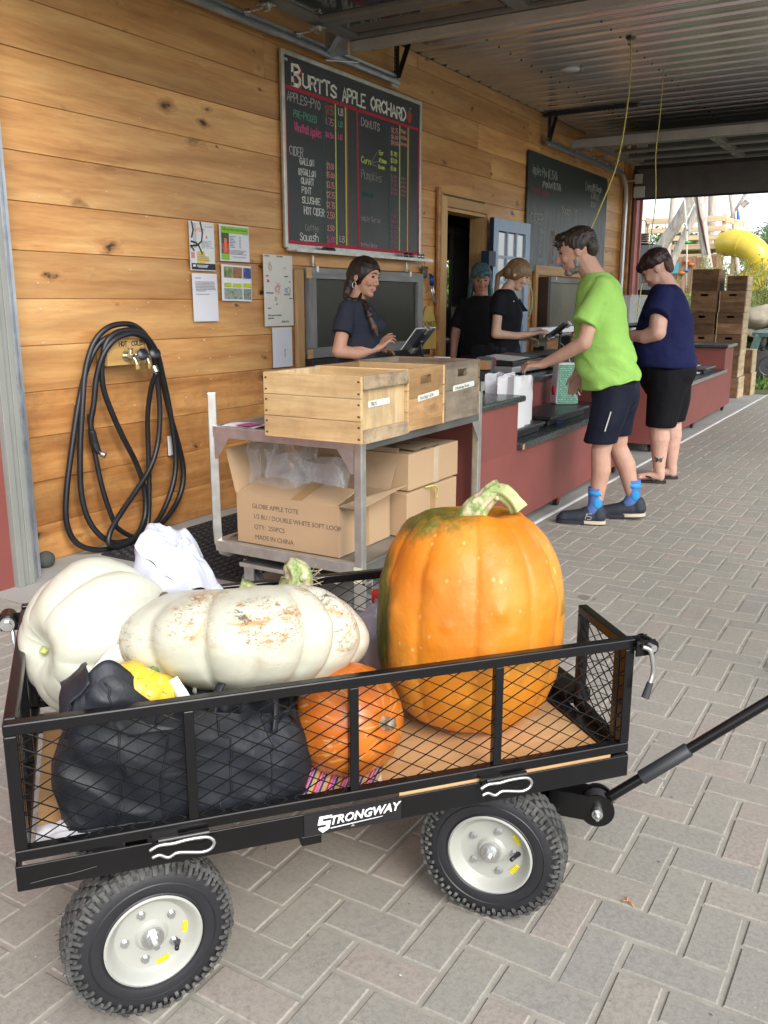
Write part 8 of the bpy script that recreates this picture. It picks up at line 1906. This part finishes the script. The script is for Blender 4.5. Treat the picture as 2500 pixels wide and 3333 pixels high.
m = MB(); m.loft([(-.03, .03, 1.385, .085, .07), (-.03, .03, 1.35, .15, .105), (-.03, .03, 1.29, .20, .125), (-.03, .03, 1.15, .195, .15), (-.03, .03, .98, .19, .155), (-.03, .03, .86, .20, .16)], 26)
for sg in (-1, 1): sleeve(m, (-.03+sg*.155, .03, 1.295), (-.03+sg*.225, .025, 1.10), .066, .074)
blob('shirt', m, cloth('black_shirt', (.007, .008, .010), .85, 9, .3), TN, .0085, 3, fn=folds(.006, 9, 1.3))
m = MB(); m.cap((-.03, .03, .9), (-.03, .03, .82), .17, .17, 16)
for sg in (-1, 1): m.cap((-.03+sg*.09, .03, .84), (-.03+sg*.09, .03, .10), .10, .06, 12)
blob('trousers', m, mat('dark_trousers', (.01, .01, .014), .9), TN, .011, 2)
# ------------------------------------------------------------------ playground and planting beyond the far opening
LOG = NT('bleached_log'); co = LOG.co(False); LOG.base(LOG.ramp(LOG.noise(LOG.scale(co, (5, 5, .9)), 2.2, 5, .7, 1.0), [(.3, (.30, .25, .21)), (.5, (.52, .47, .42)), (.7, (.62, .58, .53))])); LOG.rough(.85); LOG.bump(LOG.noise(LOG.scale(co, (6, 6, 1)), 4, 5, .7), .8, .04); LOG = LOG.m  # bleached wood, tones raised further to stand in for outdoor glare
def log(label, p, q, r0, r1, bend=.12, fork=None):
    t = thing('log', label, 'log', p); p, q = Vector(p), Vector(q); d = q-p; s_ = d.orthogonal().normalized(); bend = bend*r0*5; pts = smooth_path([p-p, d*.3+s_*bend*.5, d*.65-s_*bend*.4, d], 6)
    m = MB(); n = len(pts); vs = []; m.tube(pts, [r0+(r1-r0)*k/(n-1) for k in range(n)], 16)
    for i, v in enumerate(m.v): m.v[i] = v+noise.noise_vector(Vector((v.x*2, v.y*2, v.z*1.0))+p)*.12*r0
    m.build('trunk', LOG, t, smooth=True)
    if fork: m = MB(); m.tube(smooth_path([d*fork[0], d*fork[0]+Vector(fork[1])*.5+Vector((0, 0, .1)), d*fork[0]+Vector(fork[1])], 4), [fork[2]]*4+[fork[2]*.8]*5, 10); m.build('branch', LOG, t, smooth=True)
    return t
log('thick bleached log leaning up to the right, left of the climbing rope', (20, 5.42, 1.9), (20, 4.52, 3.6), .13, .12)
log('shorter bleached log crossing behind the big leaning log', (20.6, 5.1, 2.0), (20.6, 4.6, 3.3), .09, .08)
log('split bleached log leaning down to the right in front of the deck', (19.5, 4.02, 1.9), (19.5, 4.42, 3.7), .085, .10)
log('grey upright post of the play tower behind the leaning log', (22, 5.5, 1.5), (22, 5.46, 4.2), .06, .06, 0)
log('knotty upright trunk behind the play deck', (23, 4.72, 1.6), (23, 4.86, 4.4), .10, .085)
log('pale upright trunk between the split log and the knotty trunk', (22.6, 4.88, 1.6), (22.6, 4.92, 4.4), .07, .075)
log('thin crooked trunk leaning left beside the blue cone', (23, 4.02, 1.7), (23, 4.46, 4.0), .06, .045, .2)
log('thin crooked trunk crossing the other high above the slide', (23.2, 4.45, 3.15), (23.2, 4.0, 4.0), .032, .038, .1)
m = MB(); m.tube([(19.40, 4.36, 3.45), (19.40, 4.27, 3.0), (19.40, 4.16, 2.6), (19.40, 4.06, 2.25)], [.028, .03, .022, .012], 6, el=.3); tag(m.build('bark_split', mat('split_dark', (.09, .035, .025), .9), smooth=True), 'dark reddish split running down the right leaning log', 'bark split')
m = MB(); m.cyl((23, 4.02, 3.60), (23, 4.13, 3.48), .075, .06, 14); tag(m.build('lantern', LOG, auto=50), 'short log drum hanging from the crossed thin trunks', 'drum')
ts = thing('play_deck', 'timber play deck with rails and a boarded wall', 'play structure', (22, 5.1, 1.5))
def plank(x0, x1, y0, y1, z0, z1, n_='rail'): m = MB(); m.box(x0, x1, y0, y1, z0, z1); m.build(n_, OAKY, ts, world=True, bevel=.01)
plank(21.96, 22.0, 4.28, 6.05, 3.09, 3.22); plank(21.96, 22.0, 4.28, 6.05, 2.88, 3.0); plank(21.96, 22.0, 4.32, 5.5, 2.70, 2.81); plank(21.96, 22.0, 4.32, 5.5, 2.5, 2.62); plank(21.96, 22.0, 4.32, 5.5, 2.28, 2.40)
for y in (6.03, 5.48, 4.31, 4.05): plank(22.0, 22.09, y-.045, y+.045, 1.4, 3.25 if y != 4.05 else 3.12, 'post')
for z in (3.12, 2.9): m = MB(); m.bar((21.98, 4.28, z), (22.6, 3.98, z-.06), .04, .12); m.build('rail', OAKY, ts, world=True)
plank(22.1, 23.4, 4.2, 6.0, 2.48, 2.54, 'deck')
pw_ = thing('plank_wall', 'reddish boarded climbing wall under the logs', 'climbing wall', (21, 4.7, 1.2))
rr = random.Random(6); PWD = wood('fence_brown', (.20, .11, .065), (.30, .18, .11), (.38, .25, .16), 'Z', rough=.85, rnd=.2)
for k in range(12): y = 4.12+k*.1; m = MB(); m.box(21.0, 21.03, y, y+.094, 1.0, 2.30+rr.uniform(-.02, .02)); m.build('board', PWD, pw_, world=True)
m = MB(); m.poly([(0, 0), (.12, -.06), (.24, 0), (.22, -.25), (.10, -.26), (.02, -.22)], .01, Matrix(((0, 0, -1, 20.99), (-1, 0, 0, 5.22), (0, 1, 0, 2.20), (0, 0, 0, 1)))); tag(m.build('painted_shape', mat('sky_blue_paint', (.10, .38, .48), .5)), 'blue wing shaped board on the climbing wall', 'painted board')
m = MB(); m.tube([(19, 4.5, 3.3), (19, 4.41, 2.7), (19, 4.38, 2.3), (19, 4.34, 1.6)], .014, 6); rp_ = tag(m.build('climbing_rope', mat('rope_white', (.6, .6, .55), .8), smooth=True), 'pale climbing rope with coloured knobs', 'rope')
for (y, z, r, c, n_) in ((4.38, 2.48, .055, (.03, .45, .14), 'green'), (4.36, 1.93, .05, (.02, .12, .5), 'blue'), (4.40, 2.72, .03, (.03, .35, .3), 'teal')): m = MB(); m.ell((19, y, z), (r, r, r*.55)); m.build('knob', mat('knob_'+n_, c, .4), rp_, smooth=True)
for (y, z, lab) in ((4.47, 2.20, 'upper left orange climbing hold on the boarded wall'), (4.37, 2.13, 'upper right orange climbing hold on the boarded wall'), (4.55, 1.95, 'lowest orange climbing hold on the boarded wall')): m = MB(); m.ell((20.95, y+.35, z), (.04, .07, .04)); tag(m.build('climbing_hold', mat('hold_orange', (.62, .16, .03), .5), smooth=True), lab, 'climbing hold')
SLD = mat('slide_yellow', (.70, .52, .06), .35, var=.06, coat=.2)
sl = thing('tube_slide', 'yellow spiral tube slide curving down to the right', 'slide', (22, 3.7, 1.6))
ctr = smooth_path([(22.2, 4.30, 2.62), (22.0, 4.05, 2.62), (21.9, 3.80, 2.56), (21.8, 3.55, 2.38), (21.9, 3.44, 2.12), (22.0, 3.55, 1.86), (22.0, 3.80, 1.68), (22.0, 4.0, 1.6)], 5)
for a, b in ((0, 9), (9, 17), (17, 25), (25, 35)):
    m = MB(); m.tube(ctr[a:b+1], .285, 24, caps=False); o = m.build('tube_section', SLD, sl, world=True, smooth=True)
    m = MB(); p = ctr[b]; q = ctr[min(b+1, len(ctr)-1)]-ctr[b-1]; q.normalize(); m.tube([p-q*.02, p+q*.02], .302, 24); m.build('flange', SLD, sl, world=True, auto=50)
m = MB(); m.cyl((22.9, 4.16, 3.15), (22.9, 4.20, 3.42), .05, .015, 12); tag(m.build('blue_cone', mat('cone_blue', (.02, .13, .55), .4), auto=40), 'small blue cone on top of the thin trunk', 'cone')
# stones round the bed
ROCK = mat('field_stone', (.27, .235, .175), .85, var=.25, sc=3, bump=.5, bsc=14, bd=.02)
for k, (y, z, r, lab) in enumerate(((2.72, 1.05, .34, 'big pale boulder at the top of the garden bank'), (2.25, .95, .3, 'flat boulder at the right end of the bank'), (2.95, .80, .26, 'rounded boulder behind the crate stack'), (2.45, .72, .3, 'lower boulder above the cart wheel'), (3.3, .7, .3, 'boulder hidden left behind the crates'))):
    m = MB(); m.ell((0, 0, 0), (r, r*1.1, r*.62), nu=20, nv=14); displace(m, .13, 4.2, k*3.1); tag(m.build('boulder', ROCK, smooth=True, loc=(17.6, y, z)), lab, 'boulder', 'boulders of the garden bank')
# plants: thin stems carrying many small leaves
def leafm(n, c, tr=.25):
    t = NT(n); t.base(t.ramp(t.new("ShaderNodeNewGeometry").outputs['Random Per Island'], [(0, tuple(a*.6 for a in c)), (.5, c), (1, tuple(min(1, a*1.5) for a in c))])); t.rough(.55); t.set(spec=.3, trans=0, sss=.0); t.put(t.b.inputs['Transmission Weight'], 0.0)
    ts_ = t.new('ShaderNodeBsdfTranslucent'); ts_.inputs[0].default_value = (*[min(1, a*1.6) for a in c], 1); mx = t.new('ShaderNodeMixShader'); mx.inputs[0].default_value = tr; t.link(t.b.outputs[0], mx.inputs[1]); t.link(ts_.outputs[0], mx.inputs[2]); t.link(mx.outputs[0], t.n['Material Output'].inputs['Surface']); return t.m
LFY = leafm('leaf_yellow_green', (.30, .34, .08), .4); LFG = leafm('leaf_green', (.12, .20, .05)); LFD = leafm('leaf_tree', (.12, .20, .11)); STM = mat('plant_stem', (.22, .20, .08), .8)
def leaf(m, p, d, s, rr):
    d = d.normalized(); x = d.cross(Vector((rr.uniform(-1, 1), rr.uniform(-1, 1), rr.uniform(-1, 1)))).normalized(); m.add([p, p+d*s*.5+x*s*.2, p+d*s, p+d*s*.5-x*s*.2], [(0, 1, 2, 3)])
def feathery(label, c, h, n, spread, seed, lm=LFY, ls=.05, nl=26):
    rr = random.Random(seed); t = thing('garden_plant', label, 'plant', c); st = MB(); lf = MB()
    for k in range(n):
        a = rr.uniform(0, 2*pi); r = rr.uniform(.1, 1)*spread; hh = h*rr.uniform(.6, 1.05); q = Vector((cos(a)*r, sin(a)*r, hh)); pts = smooth_path([Vector((cos(a)*r*.1, sin(a)*r*.1, 0)), q*.5+Vector((0, 0, hh*.1)), q+Vector((cos(a)*.08, sin(a)*.08, -.02))], 5); st.tube(pts, .006, 4)
        for j in range(nl): p = pts[min(len(pts)-1, int(rr.uniform(.25, 1)*len(pts)))]; leaf(lf, p+Vector((rr.gauss(0, .03), rr.gauss(0, .03), rr.gauss(0, .05))), Vector((rr.gauss(0, 1), rr.gauss(0, 1), rr.uniform(-.2, 1.2))), ls*rr.uniform(.6, 1.5), rr)
    st.build('stem', STM, t, smooth=True); lf.build('foliage', lm, t).__setitem__('kind', 'stuff'); return t
PLN = ['tall feathery yellow-green plant right behind the crate stacks', 'feathery plant spreading in front of the yellow slide', 'light green clump at the foot of the slide', 'tall seed heads between the two crate stacks', 'leafy plant at the left behind the navy shirted person', 'green clump beside the garden boulders', 'yellow-green plant at the right edge below the slide']
for k, (c, h, n, sp, lm) in enumerate((((17.9, 3.25, .75), 1.35, 26, .55, LFY), ((18.4, 2.75, .8), 1.3, 26, .6, LFY), ((18.8, 2.5, .9), .8, 22, .5, LFG), ((17.4, 3.55, .6), 1.35, 14, .3, LFY), ((18.6, 4.7, .9), 1.0, 20, .6, LFG), ((18.2, 2.45, .85), .55, 26, .5, LFG), ((18.9, 2.1, .9), 1.2, 24, .5, LFY))): feathery(PLN[k], c, h, n, sp, 20+k, lm, .055, 40)
def tree(label, c, h, r, seed, lm, n=2600, ls=.12, kindname='tree'):
    rr = random.Random(seed); t = thing(kindname, label, 'tree', c); tr = MB(); tr.tube([(0, 0, 0), (.05, .05, h*.3), (0, 0, h*.7)], [.09*h/3, .07*h/3, .03], 8)
    cl = []
    for k in range(16):
        a = rr.uniform(0, 2*pi); q = Vector((cos(a)*r*rr.uniform(.1, .8), sin(a)*r*rr.uniform(.1, .8), h*rr.uniform(.3, .95))); cl.append((q, r*rr.uniform(.22, .42))); tr.tube([(0, 0, h*rr.uniform(.15, .4)), q], [.04*h/3, .008], 5)
    tr.build('trunk', STM if False else mat('bark', (.11, .085, .06), .9), t, smooth=True); lf = MB()
    for k in range(n): q, w = cl[k % 16]; v = Vector((rr.gauss(0, 1), rr.gauss(0, 1), rr.gauss(0, .8))).normalized()*w*rr.random()**.4; leaf(lf, q+v, Vector((rr.gauss(0, 1), rr.gauss(0, 1), rr.gauss(0, 1))), ls*rr.uniform(.6, 1.4), rr)
    lf.build('crown', lm, t).__setitem__('kind', 'stuff'); return t
tree('rounded green tree far off above the yellow slide', (36, 5.65, 1.3), 3.0, .95, 1, LFD, 5000, .11)
tree('lower dark green tree at the right edge of the opening', (33, 4.6, 1.4), 2.0, .9, 2, LFG, 3500, .11)
tree('leafy shrub showing between the logs at the left of the deck', (24.5, 6.4, 1.5), 1.6, .8, 3, LFG, 3000, .09)
tree('bright green shrub between the leaning logs', (24.5, 5.4, 1.5), 1.5, .6, 4, LFG, 2600, .09)
tree('distant shrub behind the slide', (28, 4.6, 1.5), 1.5, .9, 5, LFD, 2600, .10)
tree('bushy shrub glimpsed through the back room window', (17.5, 9.2, .2), 2.4, 1.3, 6, LFG, 4000, .12)
m = MB(); rr = random.Random(12)
for k in range(9000):
    x = 14.6+rr.random()*5; y = 1.2+rr.random()*2.6
    if x < 15.3: continue
    z = gh(x, y); leaf(m, Vector((x, y, z-.01)), Vector((rr.gauss(0, .4), rr.gauss(0, .4), 1)), rr.uniform(.05, .13), rr)
tag(m.build('grass', LFG), 'grass blades at the edge of the paving by the utility vehicle', 'grass', kind='stuff')

# black panel machine, woven basket by the far jamb
fm = thing('vending_cooler', 'tall black cooler with a pale blue top panel by the red jamb', 'cooler', (13.35, 3.55, 0))
m = MB(); m.box(0, .5, 0, .30, .0, 2.14); m.build('cabinet', BLACK, fm, bevel=.01); m = MB(); m.box(-.012, -.001, .0, .21, 1.5, 2.12); m.build('panel', mat('pale_blue_panel', (.42, .52, .60), .4), fm)
bk = thing('basket', 'woven basket with a tall handle standing on the black cooler', 'basket', (13.6, 3.78, 2.145))
m = MB(); NB_ = 5
for k in range(NB_): z = .012+k*.032; m.tube([((.07+.012*sin(z*18))*cos(a)*(1+.05*(-1)**(i+k)), (.07+.012*sin(z*18))*sin(a)*(1+.05*(-1)**(i+k)), z) for i, a in enumerate([j*2*pi/20 for j in range(20)])], .012, 6, closed=True)
m.build('weave', mat('wicker', (.20, .16, .11), .8), bk, smooth=True); m = MB(); m.tube(smooth_path([(0, -.065, .15), (0, -.05, .28), (0, 0, .34), (0, .05, .28), (0, .065, .15)], 4), .006, 6); m.build('handle', mat('wicker', (.20, .16, .11), .8), bk, smooth=True)
m = MB(); m.tube([(12.75, 3.80, .85), (12.75, 3.80, 1.95)], .012, 8); tag(m.build('broom_handle', mat('pale_rod', (.55, .30, .24), .5), smooth=True), 'thin pinkish rod standing in the corner by the far door track', 'rod')
m = MB(); m.box(12.2, 12.5, 3.70, 3.80, 1.0, 1.28); m.tube([(12.28, 3.74, 1.28), (12.30, 3.74, 1.36), (12.36, 3.74, 1.36), (12.38, 3.74, 1.28)], .012, 6); tag(m.build('black_bag', BLACK, bevel=.02), 'small black hand bag hanging in the corner by the rod', 'bag')

# utility vehicle at the right edge
uv = thing('utility_vehicle', 'dark utility vehicle with knobby tyres cut off by the right edge', 'vehicle', (16.85, 1.95, 0), 0)
UG = mat('utv_green', (.10, .16, .15), .3, coat=.3); 
m = MB(); m.loft([(0, 0, 0, 1, 1), (0, 0, .6, 1, 1), (0, 0, 1, .9, .9)], 24, p=4)
for i, v in enumerate(m.v): m.v[i] = Vector((v.x*.62, -.25+v.y*.95, .76+v.z*.11))
m.build('fender', UG, uv, auto=40)
m = MB(); m.box(-.25, .45, -1.4, .55, .32, .76); m.build('chassis', mat('utv_black', (.015, .015, .016), .6), uv, bevel=.03)
m = MB(); m.cbox((-.5, .58, .62), (.06, .12, .36), rot=(.25, 0, 0)); m.cbox((-.48, -.4, .60), (.06, 1.2, .12)); m.build('side_shield', UG, uv, bevel=.02)
m = MB(); m.tube([(-.45, .45, .80), (-.42, .47, .70), (-.40, .48, .58)], [.03, .06, .04], 8); m.build('shock', mat('shock_grey', (.2, .2, .18), .5), uv, smooth=True)
for (wx_, wy_, n_) in ((-.48, .36, 0), (-.48, -1.15, 1), (.52, .36, 2)):
    m = MB(); M = Matrix.Translation((wx_, wy_, .29)) @ Matrix.Rotation(-pi/2, 4, 'Y') @ Matrix.Rotation(.3, 4, 'X'); h = .11; m.lathe([(.15, -h), (.24, -h), (.28, -h+.03), (.285, 0), (.28, h-.03), (.24, h), (.15, h)], 36, M)
    for k in range(22):
        a = 2*pi*k/22
        for sg in (-1, 1): m.cbox((.288*cos(a+.08*sg), .288*sin(a+.08*sg), sg*.055), (.02, .045, .085), M=M) if False else m.add([(r_*cos(a+s1*.06+.07*sg), r_*sin(a+s1*.06+.07*sg), z_) for r_ in (.27, .305) for s1 in (-1, 1) for z_ in (sg*.01, sg*.105)], [(4, 6, 7, 5), (0, 4, 5, 1), (2, 3, 7, 6), (0, 2, 6, 4), (1, 5, 7, 3)], M)
    ty = m.build('tyre', mat('utv_tyre', (.035, .035, .036), .8, bump=.3), uv, auto=40)
    m = MB(); m.lathe([(.152, h+.001), (.158, h+.008), (.148, h+.004), (.12, h-.03), (.05, h-.02), (.04, h+.012), (0, h+.014)], 32, M)
    for k in range(8): a = 2*pi*k/8; m.add([((.055 if q < 2 else .118)*cos(a+(.12 if q % 2 else -.12)*(1 if q < 2 else .5)), (.055 if q < 2 else .118)*sin(a+(.12 if q % 2 else -.12)*(1 if q < 2 else .5)), h-.005) for q in range(4)], [(0, 1, 3, 2)], M)
    m.build('rim', mat('utv_rim', (.05, .05, .052), .35, .5), ty, auto=40)
